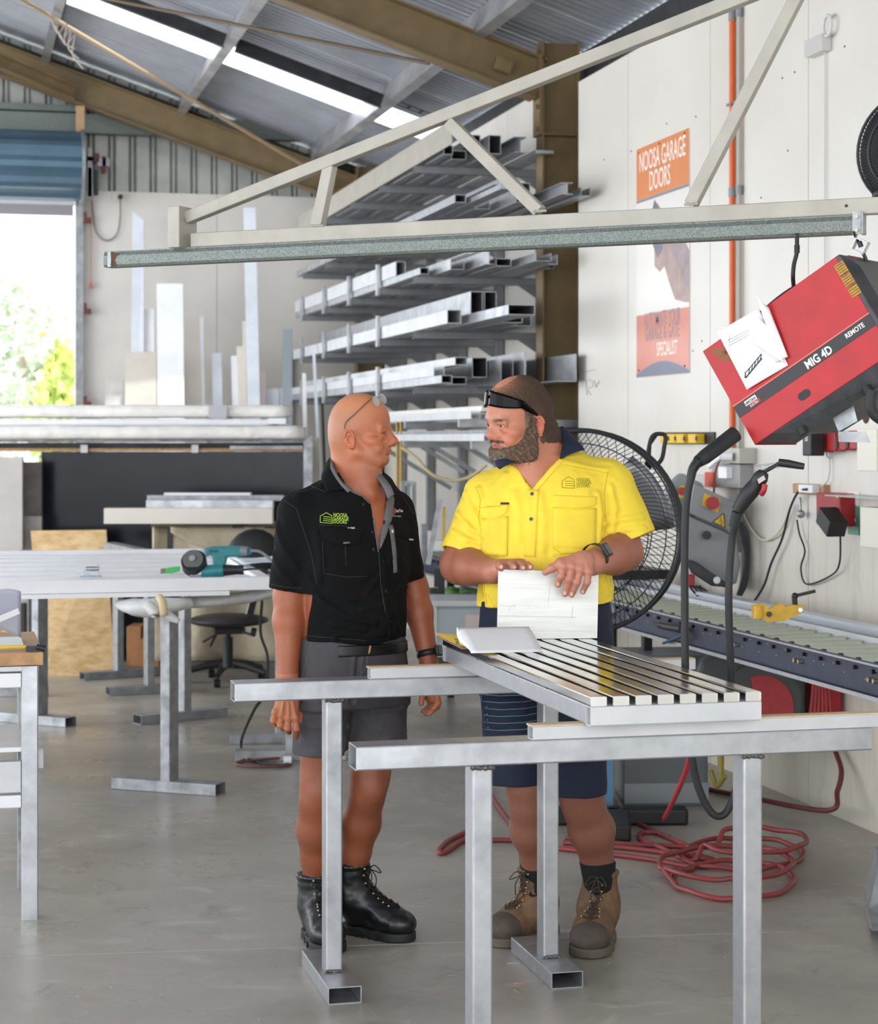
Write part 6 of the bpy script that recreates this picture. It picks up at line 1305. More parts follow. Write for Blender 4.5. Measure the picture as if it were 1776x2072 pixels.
class Field:
    BIG = 0.035
    def __init__(s, xs, ys, zs): s.g = (xs, ys, zs); s.f = np.full((len(xs), len(ys), len(zs)), s.BIG, F32)
    def sl(s, lo, hi): return tuple(slice(max(0, int(np.searchsorted(g, a))-1), min(len(g), int(np.searchsorted(g, b))+2)) for g, a, b in zip(s.g, lo, hi))
    def at(s, sl): return s.g[0][sl[0]].reshape(-1, 1, 1), s.g[1][sl[1]].reshape(1, -1, 1), s.g[2][sl[2]].reshape(1, 1, -1)
    def add(s, pr, k=0.0):
        m = s.BIG+k; sl = s.sl(pr.lo-m, pr.hi+m); v = s.f[sl]
        if v.size == 0: return s
        d = pr.fn(*s.at(sl)).astype(F32)
        if k > 0: h = np.clip(.5+.5*(d-v)/k, 0, 1); v[...] = d*(1-h)+v*h-k*h*(1-h)
        else: np.minimum(v, d, out=v)
        return s
    def sub(s, pr, k=0.0):
        m = .01+k; sl = s.sl(pr.lo-m, pr.hi+m); v = s.f[sl]
        if v.size == 0: return s
        d = -pr.fn(*s.at(sl)).astype(F32)
        if k > 0: h = np.clip(.5-.5*(d-v)/k, 0, 1); v[...] = d*(1-h)+v*h+k*h*(1-h)
        else: np.maximum(v, d, out=v)
        return s
    def cut(s, fn, k=0.0):
        v = fn(*s.at((slice(None),)*3)).astype(F32); np.maximum(s.f, v, out=s.f); return s
    def mesh(s, f=None, g=None, off=(0, 0, 0)):
        f = s.f if f is None else f; g = s.g if g is None else g
        S = f < 0; nx, ny, nz = f.shape
        c = np.zeros((nx-1, ny-1, nz-1), np.uint8)
        for i in (0, 1):
            for j in (0, 1):
                for k in (0, 1): c += S[i:nx-1+i, j:ny-1+j, k:nz-1+k]
        I, J_, K = np.nonzero((c > 0) & (c < 8)); n = len(I)
        idx = np.full(c.shape, -1, np.int32); idx[I, J_, K] = np.arange(n)
        cor = [(i, j, k) for i in (0, 1) for j in (0, 1) for k in (0, 1)]
        val = {q: f[I+q[0], J_+q[1], K+q[2]] for q in cor}
        acc = np.zeros((n, 3)); cnt = np.zeros(n)
        for q in cor:
            for ax in range(3):
                if q[ax]: continue
                q2 = list(q); q2[ax] = 1; q2 = tuple(q2); a, b = val[q], val[q2]; m = (a < 0) != (b < 0)
                t = np.where(m, a/np.where(m, a-b, 1), 0)
                P = [g[0][I+q[0]].astype(float), g[1][J_+q[1]].astype(float), g[2][K+q[2]].astype(float)]
                hi = g[ax][(I, J_, K)[ax]+1]; P[ax] = P[ax]+t*(hi-P[ax])
                for d in range(3): acc[:, d] += np.where(m, P[d], 0)
                cnt += m
        V_ = acc/cnt[:, None]+np.array(off); Q = []
        for ax in range(3):
            A_ = [slice(1, -1)]*3; B_ = [slice(1, -1)]*3; A_[ax] = slice(0, -1); B_[ax] = slice(1, None)
            a, b = S[tuple(A_)], S[tuple(B_)]; o = [1, 1, 1]; o[ax] = 0
            for inside, flip in ((a & ~b, False), (~a & b, True)):
                e = np.nonzero(inside); e = [e[i]+o[i] for i in range(3)]
                u, v = (ax+1) % 3, (ax+2) % 3; q = []
                for du, dv in ((0, 0), (-1, 0), (-1, -1), (0, -1)):
                    p = list(e); p[u] = p[u]+du; p[v] = p[v]+dv; q.append(idx[p[0], p[1], p[2]])
                q = np.stack(q, 1); Q.append(q[:, ::-1] if flip else q)
        Q = np.concatenate(Q); Q = Q[(Q >= 0).all(1)]
        return V_, Q
def np_normals(V_, Q):
    n = np.cross(V_[Q[:, 2]]-V_[Q[:, 0]], V_[Q[:, 3]]-V_[Q[:, 1]]); N_ = np.zeros_like(V_)
    for i in range(4): np.add.at(N_, Q[:, i], n)
    return N_/(np.linalg.norm(N_, axis=1, keepdims=True)+1e-12)
def relax(V_, Q, it=1, lam=.5, mask=None):
    e = np.concatenate([Q[:, [0, 1]], Q[:, [1, 2]], Q[:, [2, 3]], Q[:, [3, 0]]]); n = len(V_)
    for _ in range(it):
        cnt = np.bincount(e[:, 0], minlength=n)+np.bincount(e[:, 1], minlength=n)
        a = np.stack([np.bincount(e[:, 0], V_[e[:, 1], d], n)+np.bincount(e[:, 1], V_[e[:, 0], d], n) for d in range(3)], 1)/np.maximum(cnt, 1)[:, None]
        V2 = V_+(a-V_)*lam
        V_ = V2 if mask is None else np.where(mask[:, None], V2, V_)
    return V_
def hashn(P, s):
    """cheap smooth noise: sum of warped sines"""
    x, y, z = P[:, 0]*s, P[:, 1]*s, P[:, 2]*s
    return (np.sin(x*1.7+2.1*np.sin(y*1.3+.5)+z*.7)+np.sin(y*2.3+1.7*np.sin(z*1.9)+x*.6)+np.sin(z*1.9+1.9*np.sin(x*1.5+1.0)+y*.9))/3
def np_obj(name, V_, Q, m, root, colors=None, smooth=True):
    """vertices in the root's own frame"""
    me = bpy.data.meshes.new(name); me.vertices.add(len(V_)); me.vertices.foreach_set('co', np.ascontiguousarray(V_, np.float32).ravel())
    me.loops.add(Q.size); me.loops.foreach_set('vertex_index', Q.astype(np.int32).ravel()); me.polygons.add(len(Q))
    me.polygons.foreach_set('loop_start', np.arange(0, Q.size, 4, dtype=np.int32)); me.polygons.foreach_set('loop_total', np.full(len(Q), 4, np.int32))
    me.update(calc_edges=True); me.polygons.foreach_set('use_smooth', np.full(len(Q), smooth))
    if colors is not None:
        at = me.color_attributes.new('Col', 'FLOAT_COLOR', 'POINT'); c4 = np.ones((len(V_), 4), np.float32); c4[:, :3] = colors; at.data.foreach_set('color', c4.ravel())
    o = link_mesh(name, me, m, None, world=False)
    if root is not None: o.parent = root; ROOT[o.name] = ROOT[root.name]
    return o
def lin(c): return np.array([s2l(v) for v in c])
def blend(col, c, w): return col+(np.array(c)-col)*np.clip(w, 0, 1)[:, None]
def gauss(P, c, r): return np.exp(-(((P-np.array(c))/np.array(r))**2).sum(1))
def poly_sd(px, py, poly):
    """signed distance (negative inside) to a polygon, any array shape"""
    best = np.full(px.shape, 1e9, F32); ins = np.zeros(px.shape, bool); n = len(poly)
    for i in range(n):
        x0, y0 = poly[i]; x1, y1 = poly[(i+1) % n]; ex, ey = x1-x0, y1-y0
        t = np.clip(((px-x0)*ex+(py-y0)*ey)/(ex*ex+ey*ey), 0, 1); best = np.minimum(best, np.hypot(px-x0-t*ex, py-y0-t*ey))
        if y1 != y0: ins ^= ((y0 > py) != (y1 > py)) & (px < ex*(py-y0)/(y1-y0)+x0)
    return np.where(ins, -best, best)
def carve(Fd, fig, poly, ymax, k=.003):
    """cut a shaped opening through the front of a garment"""
    lo = fig.J(min(p[0] for p in poly), max(p[1] for p in poly), fig.d0)-.03; hi = fig.J(max(p[0] for p in poly), min(p[1] for p in poly), fig.d0)+.03
    lo[1] = -9; hi[1] = ymax+.03; sl = Fd.sl(lo, hi); X, Y, Z = Fd.at(sl); v = Fd.f[sl]
    d = Y+fig.d0; px = CX+FP*(X+fig.r0)/d+0*Z; py = CY-FP*(Z-H)/d+0*X
    sd_ = poly_sd(px, py, poly)*(fig.d0/FP); sd_ = np.maximum(sd_, Y-ymax+0*sd_); np.maximum(v, -sd_, out=v)
class Fig:
    """a person authored in the camera-aligned frame, standing at a root empty"""
    def __init__(s, label, r0, d0):
        s.r0, s.d0 = r0, d0; loc = CF(r0, d0, 0); s.root = thing('person', label, 'person', loc, -A)
    def J(s, px, py, d): return np.array(((px-CX)/FP*d-s.r0, d-s.d0, H+(CY-py)/FP*d))
    def world(s, p): return CF(float(p[0])+s.r0, float(p[1])+s.d0, float(p[2]))
    def cam_local(s): return V((-s.r0, -s.d0, H))
    def bvh(s, V_, Q): return BVHTree.FromPolygons([tuple(v) for v in V_], [tuple(q) for q in Q])
    def proj(s, px, py, bv, off=.001):
        o = s.cam_local(); d = V(((px-CX)/FP, 1.0, (CY-py)/FP)).normalized(); h = bv.ray_cast(o, d)
        if h[0] is None:
            # just past the silhouette: take the nearest surface point
            q = bv.find_nearest(o+d*s.d0); return q[0]+q[1]*off, q[1]
        n = h[1] if h[1].dot(d) < 0 else -h[1]; return h[0]+n*off, n
    def patch(s, name, quad, bv, m, parent, thick=.003, nu=10, nv=10, off=.0005, fn=None, label=None):
        """cloth piece laid on a garment: four photo corners, sunk edges"""
        c = [np.array(q, float) for q in quad]; P = []; Nn = []
        for i in range(nu+1):
            for j in range(nv+1):
                u, v = i/nu, j/nv; p = (c[0]*(1-u)+c[1]*u)*(1-v)+(c[3]*(1-u)+c[2]*u)*v
                if fn: p = p+np.array(fn(u, v))
                a, n = s.proj(p[0], p[1], bv, off); P.append(a); Nn.append(n)
        W_ = nv+1; top = [p+n*thick for p, n in zip(P, Nn)]; bot = [p-n*.003 for p, n in zip(P, Nn)]
        b = MB(); vs = top+bot; N0 = len(top); fs = []
        for i in range(nu):
            for j in range(nv): fs.append((i*W_+j, i*W_+j+1, (i+1)*W_+j+1, (i+1)*W_+j))
        bd = [i*W_ for i in range(nu+1)]+[nu*W_+j for j in range(1, nv+1)]+[i*W_+nv for i in range(nu-1, -1, -1)]+[j for j in range(nv-1, 0, -1)]
        for k in range(len(bd)): a, d = bd[k], bd[(k+1) % len(bd)]; fs.append((a, d, N0+d, N0+a))
        b.add(vs, fs, True); o = b_local(b, name, m, parent); setp(o, label); return o
    def line(s, name, pts, bv, m, parent, r=.0012, off=.0005, n=6, sub=6):
        P = []
        for a, b in zip(pts, pts[1:]):
            for k in range(sub): t = k/sub; P.append((a[0]+(b[0]-a[0])*t, a[1]+(b[1]-a[1])*t))
        P.append(pts[-1]); b = MB(); b.tube([s.proj(x, y, bv, off)[0] for x, y in P], r, n); return b_local(b, name, m, parent)
    def text(s, b, txt, size_px, org, ux, uy, bv, squeeze=1.0, bold=0.0, off=.0012):
        vs, fs = text_bm(txt, 1.0, ex=0.0, squeeze=squeeze, bold=bold); out = []
        for v in vs:
            px = org[0]+(ux[0]*v.x-uy[0]*v.y*-1)*size_px; py = org[1]+(ux[1]*v.x+uy[1]*v.y)*size_px
            out.append(s.proj(px, py, bv, off)[0])
        b.add(out, fs)
def b_local(b, name, m, parent):
    o = link_mesh(name, b.mesh(name), m, None, world=False); o.parent = parent; ROOT[o.name] = ROOT.get(parent.name, Matrix.Identity(4)); return o
def wrinkle(V_, Nn, fig, bv, lines, amt=1.0):
    """press soft creases into a garment along photo-measured lines"""
    P0 = V_.copy()
    for pts, w_, am in lines:
        L_ = [np.array(fig.proj(x, y, bv, 0)[0]) for x, y in pts]
        best = np.full(len(P0), 1e9)
        for a, b in zip(L_, L_[1:]):
            ba = b-a; t = np.clip(((P0-a) @ ba)/max(ba @ ba, 1e-9), 0, 1); best = np.minimum(best, np.linalg.norm(P0-a-t[:, None]*ba, axis=1))
        g = best/w_; V_ = V_+Nn*((np.exp(-g*g)-.45*np.exp(-((g-1.7)**2)))*am*amt)[:, None]
    return V_
# ================================================================ HEADS
def RZ(a): return np.array(Matrix.Rotation(a, 3, 'Z'))
def RX(a): return np.array(Matrix.Rotation(a, 3, 'X'))
def RY(a): return np.array(Matrix.Rotation(a, 3, 'Y'))
def head_prims(kind):
    """head in its own axes: x to its left... y forward, z up, origin between the eyes' level and the ear axis"""
    o = []
    A_ = lambda pr, k=.015: o.append(('+', pr, k)); S_ = lambda pr, k=.004: o.append(('-', pr, k))
    A_(ell((0, .006, .040), (.0765, .101, .093)), .01)
    A_(ell((0, -.03, .0), (.070, .066, .07)), .03)
    A_(ell((0, .046, -.028), (.061, .056, .072)), .02)
    A_(ell((0, .038, -.062), (.056, .050, .040)), .02)
    for s in (-1, 1):
        A_(cone((s*.062, .000, -.030), (s*.056, .016, -.062), .014, .015), .02)
        A_(cone((s*.056, .016, -.062), (s*.026, .078, -.090), .015, .015), .022)
        A_(ell((s*.046, .066, -.026), (.022, .022, .017)), .018)
        A_(ell((s*.036, .078, -.050), (.019, .018, .016)), .016)
    if kind == 'B': A_(ell((0, .03, -.085), (.055, .045, .030)), .03)
    A_(ell((0, .084, -.086), (.024, .019, .018)), .016)
    A_(cone((-.036, .090, .019), (.036, .090, .019), .0125, .0125), .014)
    A_(cone((-.014, .100, .017), (.014, .100, .017), .009, .009), .012)
    for s in (-1, 1):
        S_(ell((s*.0325, .112, .0005), (.0185, .019, .0115)), .010)
    # nose
    nt = .134 if kind == 'A' else .128
    A_(cone((0, .097, .010), (0, nt-.014, -.022), .0095, .0125), .012)
    A_(ell((0, nt-.0125, -.028), (.0130, .0125, .0120)), .010)
    for s in (-1, 1): A_(cone((s*.010, .094, -.004), (s*.014, .100, -.030), .008, .010), .012)
    for s in (-1, 1): A_(ell((s*.0135, nt-.021, -.033), (.0085, .012, .0085)), .006)
    for s in (-1, 1): S_(ell((s*.0068, nt-.018, -.0425), (.003, .005, .003)), .003)
    # mouth mound and lips
    A_(ell((0, .088, -.056), (.028, .020, .020)), .014)
    z0 = -.058
    for s in (-1, 1):
        A_(cone((0, .1065, z0+.0028), (s*.023, .0955, z0+.0075), .0046, .0026), .006)
        A_(cone((0, .1050, z0-.0058), (s*.021, .0950, z0+.0035), .0052, .0030), .006)
        S_(cone((0, .1140, z0-.0012), (s*.029, .0970, z0+.0090), .0022 if kind == 'A' else .0034, .0020), .002)
        S_(cone((s*.019, .116, -.030), (s*.035, .094, -.056), .0024, .0026), .008)
    S_(ell((0, .106, -.0735), (.018, .006, .004)), .008)
    # eyelids
    for s in (-1, 1):
        u_ = .0074 if kind == 'A' else .0090; l_ = -.0074 if kind == 'A' else -.0085
        A_(cone((s*.018, .0975, .003), (s*.031, .1005, u_), .0030, .0036), .004); A_(cone((s*.031, .1010, u_), (s*.048, .0895, .002), .0036, .0032), .004)
        A_(cone((s*.026, .1000, .012), (s*.046, .0905, .008), .0060, .0060), .006)
        A_(cone((s*.019, .0965, -.003), (s*.032, .0990, l_), .0028, .0040), .004); A_(cone((s*.032, .0990, l_), (s*.047, .0890, -.002), .0040, .0032), .004)
        A_(ell((s*.036, .089, -.015), (.013, .007, .005)), .010)
        if kind == 'A':
            for a0, a1 in (((.050, .086, .002), (.064, .060, .008)), ((.050, .085, -.004), (.065, .058, -.008)), ((.047, .084, -.011), (.062, .060, -.024))): S_(cone((s*a0[0], a0[1]-.003, a0[2]), (s*a1[0], a1[1]-.001, a1[2]), .0010, .0009), .006)
    # ears
    for s in (-1, 1):
        RR = RZ(s*.35) @ RX(.12); e0 = np.array((s*.080, -.004, -.018))
        A_(Prim(e0-.04, e0+.04, ell(e0, (.0062, .018, .030), RR).fn), .004)
        pr = []
        for i in range(13):
            a = math.radians(-115+i*23); q = e0+RR @ np.array((s*.007, .0155*-math.cos(a-.0)*(-1), .0285*math.sin(a))); pr.append(q)
        for p, q in zip(pr, pr[1:]): A_(cone(p, q, .0036, .0036), .002)
        A_(ell(e0+RR @ np.array((s*.003, .006, -.026)), (.0055, .0085, .0085)), .004)
        S_(ell(e0+RR @ np.array((s*.0085, .002, -.001)), (.0075, .0095, .0165)), .002)
        A_(cone(e0+RR @ np.array((s*.008, .014, .000)), e0+RR @ np.array((s*.008, .013, -.010)), .0034, .0034), .003)
    return o
def put_head(Fd, kind, o, R, sc_):
    for op, pr, k in head_prims(kind):
        q = xf(pr, o, R, sc_)
        (Fd.add if op == '+' else Fd.sub)(q, k*sc_)
def head_rot(yaw, pitch, roll=0.0):
    """yaw>0 turns to the picture's right; facing the camera at 0.  local x -> its own left"""
    # local x = head's left (picture right when facing camera), y = forward (towards camera), z = up
    R0 = np.array(((1, 0, 0), (0, -1, 0), (0, 0, 1.0)))      # mirror pair fixed below: x -> +r, y -> -d
    return RZ(yaw) @ R0 @ RX(-pitch) @ RY(roll)
SKIN = {}
def skin_mat(name, base, stub):
    m = mat(name, (255, 255, 255), .50, 0, (90, .10), (160, .10, .002), vcol='Col', sss=.06); return m
def finger(Fd, pts, r0, r1, k=.004):
    for i, (a, b) in enumerate(zip(pts, pts[1:])):
        t0, t1 = i/(len(pts)-1), (i+1)/(len(pts)-1); Fd.add(cone(a, b, r0+(r1-r0)*t0, r0+(r1-r0)*t1), k if i == 0 else .003)
    for p in pts[1:-1]: Fd.add(ell(p, (r0*1.04,)*3), .004)
def nails(fig, V_, tips, m):
    pass
def eye_pair(fig, o, R, s, gaze, iris):
    for sx in (-1, 1):
        c = np.array(o)+R @ (np.array((sx*.0325, .0872, .0003))*s); rr = .0123*s; b = MB(); b.ball(V(c), rr, 18); e = b_local(b, 'eyeball', mat('eye_white', (216, 206, 198), .2), fig.root)
        g = (R @ np.array(gaze)); g = g/np.linalg.norm(g); g = V(g); x = g.cross(V((0, 0, 1))).normalized(); y = x.cross(g)
        for rad, of, mm, nm in ((.0056*s, .9, iris, 'iris'), (.0022*s, .986, mat('pupil_black', (14, 12, 12), .5, spec=.1), 'pupil')):
            b = MB(); cc = V(c)+g*(rr*of); n = 14; ring = [cc+x*(rad*math.cos(2*PI*i/n))+y*(rad*math.sin(2*PI*i/n)) for i in range(n)]
            b.add(ring+[V(c)+g*(rr*1.012 if nm == 'iris' else rr*1.03)], [(i, (i+1) % n, n) for i in range(n)], True); b_local(b, nm, mm, e)
def local_of(P, o, R, s): return ((P-np.array(o)) @ R)/s

def boot(fig, heel, toe, ankle, top, m_up, m_sole, m_lace, m_cap, label=None, S=1.12):
    """laced work boot: heel and toe on the floor, ankle point, top of the shaft"""
    heel, toe, ankle, top = (np.array(q, float) for q in (heel, toe, ankle, top)); f = toe-heel; f[2] = 0; L_ = np.linalg.norm(f); f /= L_; sdx = np.array((-f[1], f[0], 0)); up = np.array((0, 0, 1.0))
    R = np.stack([sdx, f, up], 1); lo = np.minimum(np.minimum(heel, toe), np.minimum(ankle, top))-.09; hi = np.maximum(np.maximum(heel, toe), np.maximum(ankle, top))+.09; lo[2] = -.01; hi[2] = top[2]+.02
    h = .004; F_ = Field(axis([(lo[0], hi[0], h)]), axis([(lo[1], hi[1], h)]), axis([(lo[2], hi[2], h)]))
    P = lambda a, s_, z: heel*np.array((1, 1, 0))+f*a*L_+sdx*s_+up*z
    F_.add(ell(P(.80, 0, .055), (.050*S, .060*S, .040*S), R)); F_.add(ell(P(.60, 0, .062), (.047*S, .07, .048*S), R), .03); F_.add(ell(P(.22, 0, .062), (.041*S, .055, .054*S), R), .03)
    F_.add(cone(P(.55, 0, .075), P(.30, 0, .125), .040*S, .042*S), .04); F_.add(cone(P(.25, 0, .10), ankle, .045*S, .046*S), .04); F_.add(cone(ankle, top-up*.02, .047*S, .056), .03)
    F_.add(cone(P(.58, 0, .085), ankle+f*.028, .026, .026), .03)
    # padded collar and tongue
    for k in range(16):
        a0, a1 = 2*PI*k/16, 2*PI*(k+1)/16; g = lambda a: top+np.array((.052*math.cos(a), .052*math.sin(a), 0)); F_.add(cone(g(a0), g(a1), .009, .009), .006)
    F_.sub(cone(top+up*.030, top+up*.09, .047, .050), .004)
    F_.cut(lambda X, Y, Z: (.022-Z)+0*X+0*Y)
    Vv, Q = F_.mesh(); Nn = np_normals(Vv, Q); Vv = Vv+Nn*(hashn(Vv, 38)*.0016+hashn(Vv, 90)*.0006)[:, None]
    root = np_obj('boot', Vv, Q, m_up, fig.root); setp(root, label)
    bv = fig.bvh(Vv, Q)
    # sole with a raised heel
    F_ = Field(axis([(lo[0], hi[0], h)]), axis([(lo[1], hi[1], h)]), axis([(-.002, .05, .003)]))
    for a, w_, l_ in ((.78, .054*S, .064*S), (.52, .049*S, .08), (.20, .045*S, .060*S)):
        c = P(a, 0, .016)
        F_.add(Prim(c-.12, c+.12, lambda X, Y, Z, c=c, w_=w_, l_=l_: np.maximum(ell((c[0], c[1], 0), (w_, l_, 10), R).fn(X, Y, Z*0), np.abs(Z-.0165)-.0145)), .012)
    F_.sub(rbox(P(.42, 0, .0), (.08, .02, .008), R, .002), .004)
    Vs, Qs = F_.mesh(); np_obj('sole', Vs, Qs, m_sole, root)
    # tread lugs round the edge
    b = MB()
    for k in range(26):
        a = 2*PI*k/26; q = P(.5, 0, .010)+f*(.5*L_*.98*math.sin(a))+sdx*((.052 if math.sin(a) > 0 else .045)*S*math.cos(a)); b.box(V(q), (.007, .007, .018), Matrix.Rotation(math.atan2(f[1], f[0]), 3, 'Z'))
    o = b_local(b, 'tread_lugs', m_sole, root); o['kind'] = 'stuff'
    # laces up the front: zigzag between eyelets on the surface
    path = [P(.66, 0, .12), P(.56, 0, .16), P(.44, 0, .20), P(.40, 0, .24)]; rows = []
    ns = 7
    for k in range(ns):
        t = k/(ns-1); c = P(.64, 0, .10)*(1-t)+(top+f*.055-up*.01)*t; c = c+f*.05*math.sin(PI*t)*-.25
        for sd in (-1, 1):
            q = V(c+sdx*sd*(.019+.004*t)); h_ = bv.find_nearest(q+V(f)*.02); rows.append((h_[0]+h_[1]*.003, h_[1]))
    b = MB(); be = MB()
    for k in range(ns):
        l, r = rows[2*k][0], rows[2*k+1][0]; mid = (l+r)/2; nn_ = bv.find_nearest(mid+V(f)*.03); mid = nn_[0]+nn_[1]*.004
        b.tube([l, mid, r], .0024, 6)
        if k+1 < ns:
            for a_, c_ in ((rows[2*k][0], rows[2*k+3][0]), (rows[2*k+1][0], rows[2*k+2][0])):
                m_ = (a_+c_)/2; q = bv.find_nearest(m_+V(f)*.03); b.tube([a_, q[0]+q[1]*.005, c_], .0022, 6)
        for q, n_ in (rows[2*k], rows[2*k+1]): be.ball(q, .0042, 8)
    tt = rows[-1][0]; t2 = rows[-2][0]; kn = (tt+t2)/2+V(f)*.008
    for sgn, q in ((1, tt), (-1, t2)):
        e = kn+V(sdx)*(.035*sgn)+V(f)*.022-V((0, 0, .02)); b.tube(spline([kn, (kn+e)/2+V((0, 0, .016)), e, kn+V(f)*.004-V((0, 0, .004))], 6), .0020, 6)
        b.tube(spline([kn, kn+V(sdx)*(.012*sgn)+V(f)*.018-V((0, 0, .03)), kn+V(sdx)*(.02*sgn)+V(f)*.010-V((0, 0, .07))], 6), .0019, 6)
    b.ball(kn, .006, 8); o = b_local(b, 'laces', m_lace, root); o['kind'] = 'stuff'
    o = b_local(be, 'eyelets', zinc_m, root); o['kind'] = 'stuff'
    # toe cap and sole welt seams
    if m_cap is not None:
        F_ = Field(axis([(lo[0], hi[0], h)]), axis([(lo[1], hi[1], h)]), axis([(.018, .12, .003)])); F_.add(ell(P(.80, 0, .055), (.0500*S+.0025, .060*S+.0025, .040*S+.0025), R)); cc = P(.80, 0, 0)
        F_.cut(lambda X, Y, Z: (.024-Z)+0*X); F_.cut(lambda X, Y, Z: -((X-cc[0])*f[0]+(Y-cc[1])*f[1])+.004+0*Z); Vt, Qt = F_.mesh(); np_obj('toe_cap', Vt, Qt, m_cap, root)
    return root, bv

# ================================================================ MAN IN BLACK SHIRT
A1 = Fig('bald tanned man in black short-sleeved work shirt and charcoal shorts, seen side on', (700-CX)/FP*6.47, 6.47)
J = A1.J
xs = axis([(-.30, -.10, .0042), (-.10, .19, .0024), (.19, .38, .0032)]); ysA = axis([(-.26, -.12, .005), (-.12, .12, .0028), (.12, .30, .005)])
zs_ = axis([(.0, .72, .006), (.72, .94, .0028), (.94, 1.42, .006), (1.42, 1.84, .0024)])
FA = Field(xs, ysA, zs_)
hoA = J(724.5, 877.5, 6.46); HRA = head_rot(math.radians(74), math.radians(-1)); HSA = 1.0
put_head(FA, 'A', hoA, HRA, HSA)
yA = math.radians(32)
# neck with its tendons
nb = J(716, 985, 6.47)
FA.add(cone(J(706, 900, 6.47), J(711, 990, 6.47), .058, .070), .03); FA.add(cone(J(748, 925, 6.45), J(728, 985, 6.43), .030, .045), .035)
for a, b in (((716, 915, 6.425), (748, 995, 6.400)), ((748, 935, 6.45), (752, 1000, 6.395))): FA.add(cone(J(*a), J(*b), .012, .012), .030)
FA.add(cone(J(744, 985, 6.455), J(758, 1120, 6.435), .055, .055), .04)
# torso, upper arms
def secA(rows, grow=0.0): return [(H+(CY-y)/FP*6.47, J(cx, y, 6.47)[0], dd, a+grow, b+grow) for (y, cx, dd, a, b) in rows]
torsoA = [(970, 714, .0, .080, .075), (1000, 712, .0, .140, .096), (1030, 712, 0, .178, .112), (1060, 713, 0, .190, .119), (1095, 714, -.005, .194, .124), (1150, 715, -.01, .193, .128), (1220, 712, -.015, .190, .130), (1290, 711, -.01, .188, .128), (1340, 710, 0, .190, .13)]
FA.add(loft(secA(torsoA, -.022), yA), .03)
shR, shL = J(602, 1043, 6.40), J(803, 1040, 6.56)
elR, wrR = J(584, 1205, 6.40), J(582, 1365, 6.35)
elL, wrL = J(838, 1190, 6.60), J(868, 1345, 6.54)
FA.add(cone(shR, elR, .058, .048), .03); FA.add(cone(shL, elL, .054, .045), .03)
def forearm(F_, el, wr, re, rm, rw, k=.02):
    m = el+(wr-el)*.32; F_.add(cone(el, m, re, rm), k); F_.add(cone(m, wr, rm, rw), k)
forearm(FA, elR, wrR, .048, .049, .033); forearm(FA, elL, wrL, .044, .045, .030)
# right hand, back towards the camera, fingers loosely curled
D0 = 6.34
FA.add(cone(J(581, 1365, 6.35), J(583, 1395, D0), .031, .028, flat=(0, 1, 0), sq=1.3), .015)
for (x0, y0, x1, y1, r0) in ((574, 1395, 558, 1441, .0135), (580, 1393, 570, 1447, .0145), (587, 1393, 584, 1453, .0150), (593, 1395, 598, 1453, .0150)): FA.add(cone(J(x0, y0, D0), J(x1, y1, D0-.012), r0+.003, r0-.003), .012)
for pts, r0, r1 in ((((556, 1441, 0), (553, 1458, -.006), (556, 1467, .014)), .0105, .0085), (((569, 1447, 0), (567, 1467, -.008), (572, 1475, .016)), .0110, .009), (((583, 1453, 0), (582, 1474, -.008), (585, 1482, .014)), .0115, .0095), (((598, 1453, 0), (600, 1475, -.006), (599, 1491, .006)), .0115, .0095)):
    finger(FA, [J(x, y, D0-.012+q) for x, y, q in pts], r0, r1)
    FA.add(ell(J(pts[0][0], pts[0][1], D0-.02), (r0, r0*.8, r0)), .006)
FA.add(cone(J(596, 1400, D0+.02), J(607, 1430, D0+.03), .016, .013), .015); finger(FA, [J(607, 1430, D0+.03), J(612, 1452, D0+.035), J(615, 1469, D0+.035)], .012, .0085)
for a, b in (((578, 1400), (570, 1440)), ((583, 1398), (584, 1446)), ((588, 1400), (597, 1446))): FA.add(cone(J(a[0], a[1], D0-.022), J(b[0], b[1], D0-.027), .0028, .003), .006)
# left hand, palm inwards, fingers curled forward
D1 = 6.53
FA.add(cone(wrL, J(868, 1378, D1), .029, .027), .015); FA.add(cone(J(866, 1378, D1), J(872, 1408, D1-.01), .030, .026, flat=(.6, .8, 0), sq=1.35), .015)
for pts, r0 in ((((883, 1400, -.04), (887, 1422, -.05), (877, 1434, -.055)), .0105), (((880, 1408, -.015), (884, 1430, -.03), (868, 1444, -.035)), .0108), (((874, 1410, .01), (877, 1434, -.005), (861, 1444, -.01)), .0105), (((868, 1408, .03), (868, 1430, .02), (855, 1439, .015)), .0095)):
    finger(FA, [J(x, y, D1+q) for x, y, q in pts], r0, r0*.82)
finger(FA, [J(862, 1385, D1-.03), J(855, 1405, D1-.045), J(852, 1424, D1-.05)], .0125, .009, .01)
# legs
def leg(F_, pts):
    for (a, ra), (b, rb) in zip(pts, pts[1:]): F_.add(cone(a, b, ra, rb), .02)
leg(FA, [(J(655, 1400, 6.42), .085), (J(646, 1590, 6.43), .060)]); leg(FA, [(J(765, 1400, 6.52), .085), (J(748, 1580, 6.50), .062)])
zf = lambda px, py, d: J(px, py, d)
leg(FA, [(J(648, 1575, 6.43), .062), (J(643, 1620, 6.43), .058), (J(641, 1680, 6.47), .066), (J(640, 1735, 6.50), .050), (J(637, 1790, 6.52), .038), (J(637, 1830, 6.53), .042)])
FA.add(ell(J(650, 1605, 6.385), (.036, .025, .04)), .02)
leg(FA, [(J(749, 1565, 6.50), .062), (J(742, 1612, 6.50), .056), (J(730, 1665, 6.54), .064), (J(720, 1725, 6.57), .048), (J(712, 1775, 6.59), .037), (J(712, 1815, 6.60), .042)])
FA.add(ell(J(757, 1600, 6.455), (.036, .025, .04)), .02)
VA, QA = FA.mesh(); VA = relax(VA, QA, 1, .35)
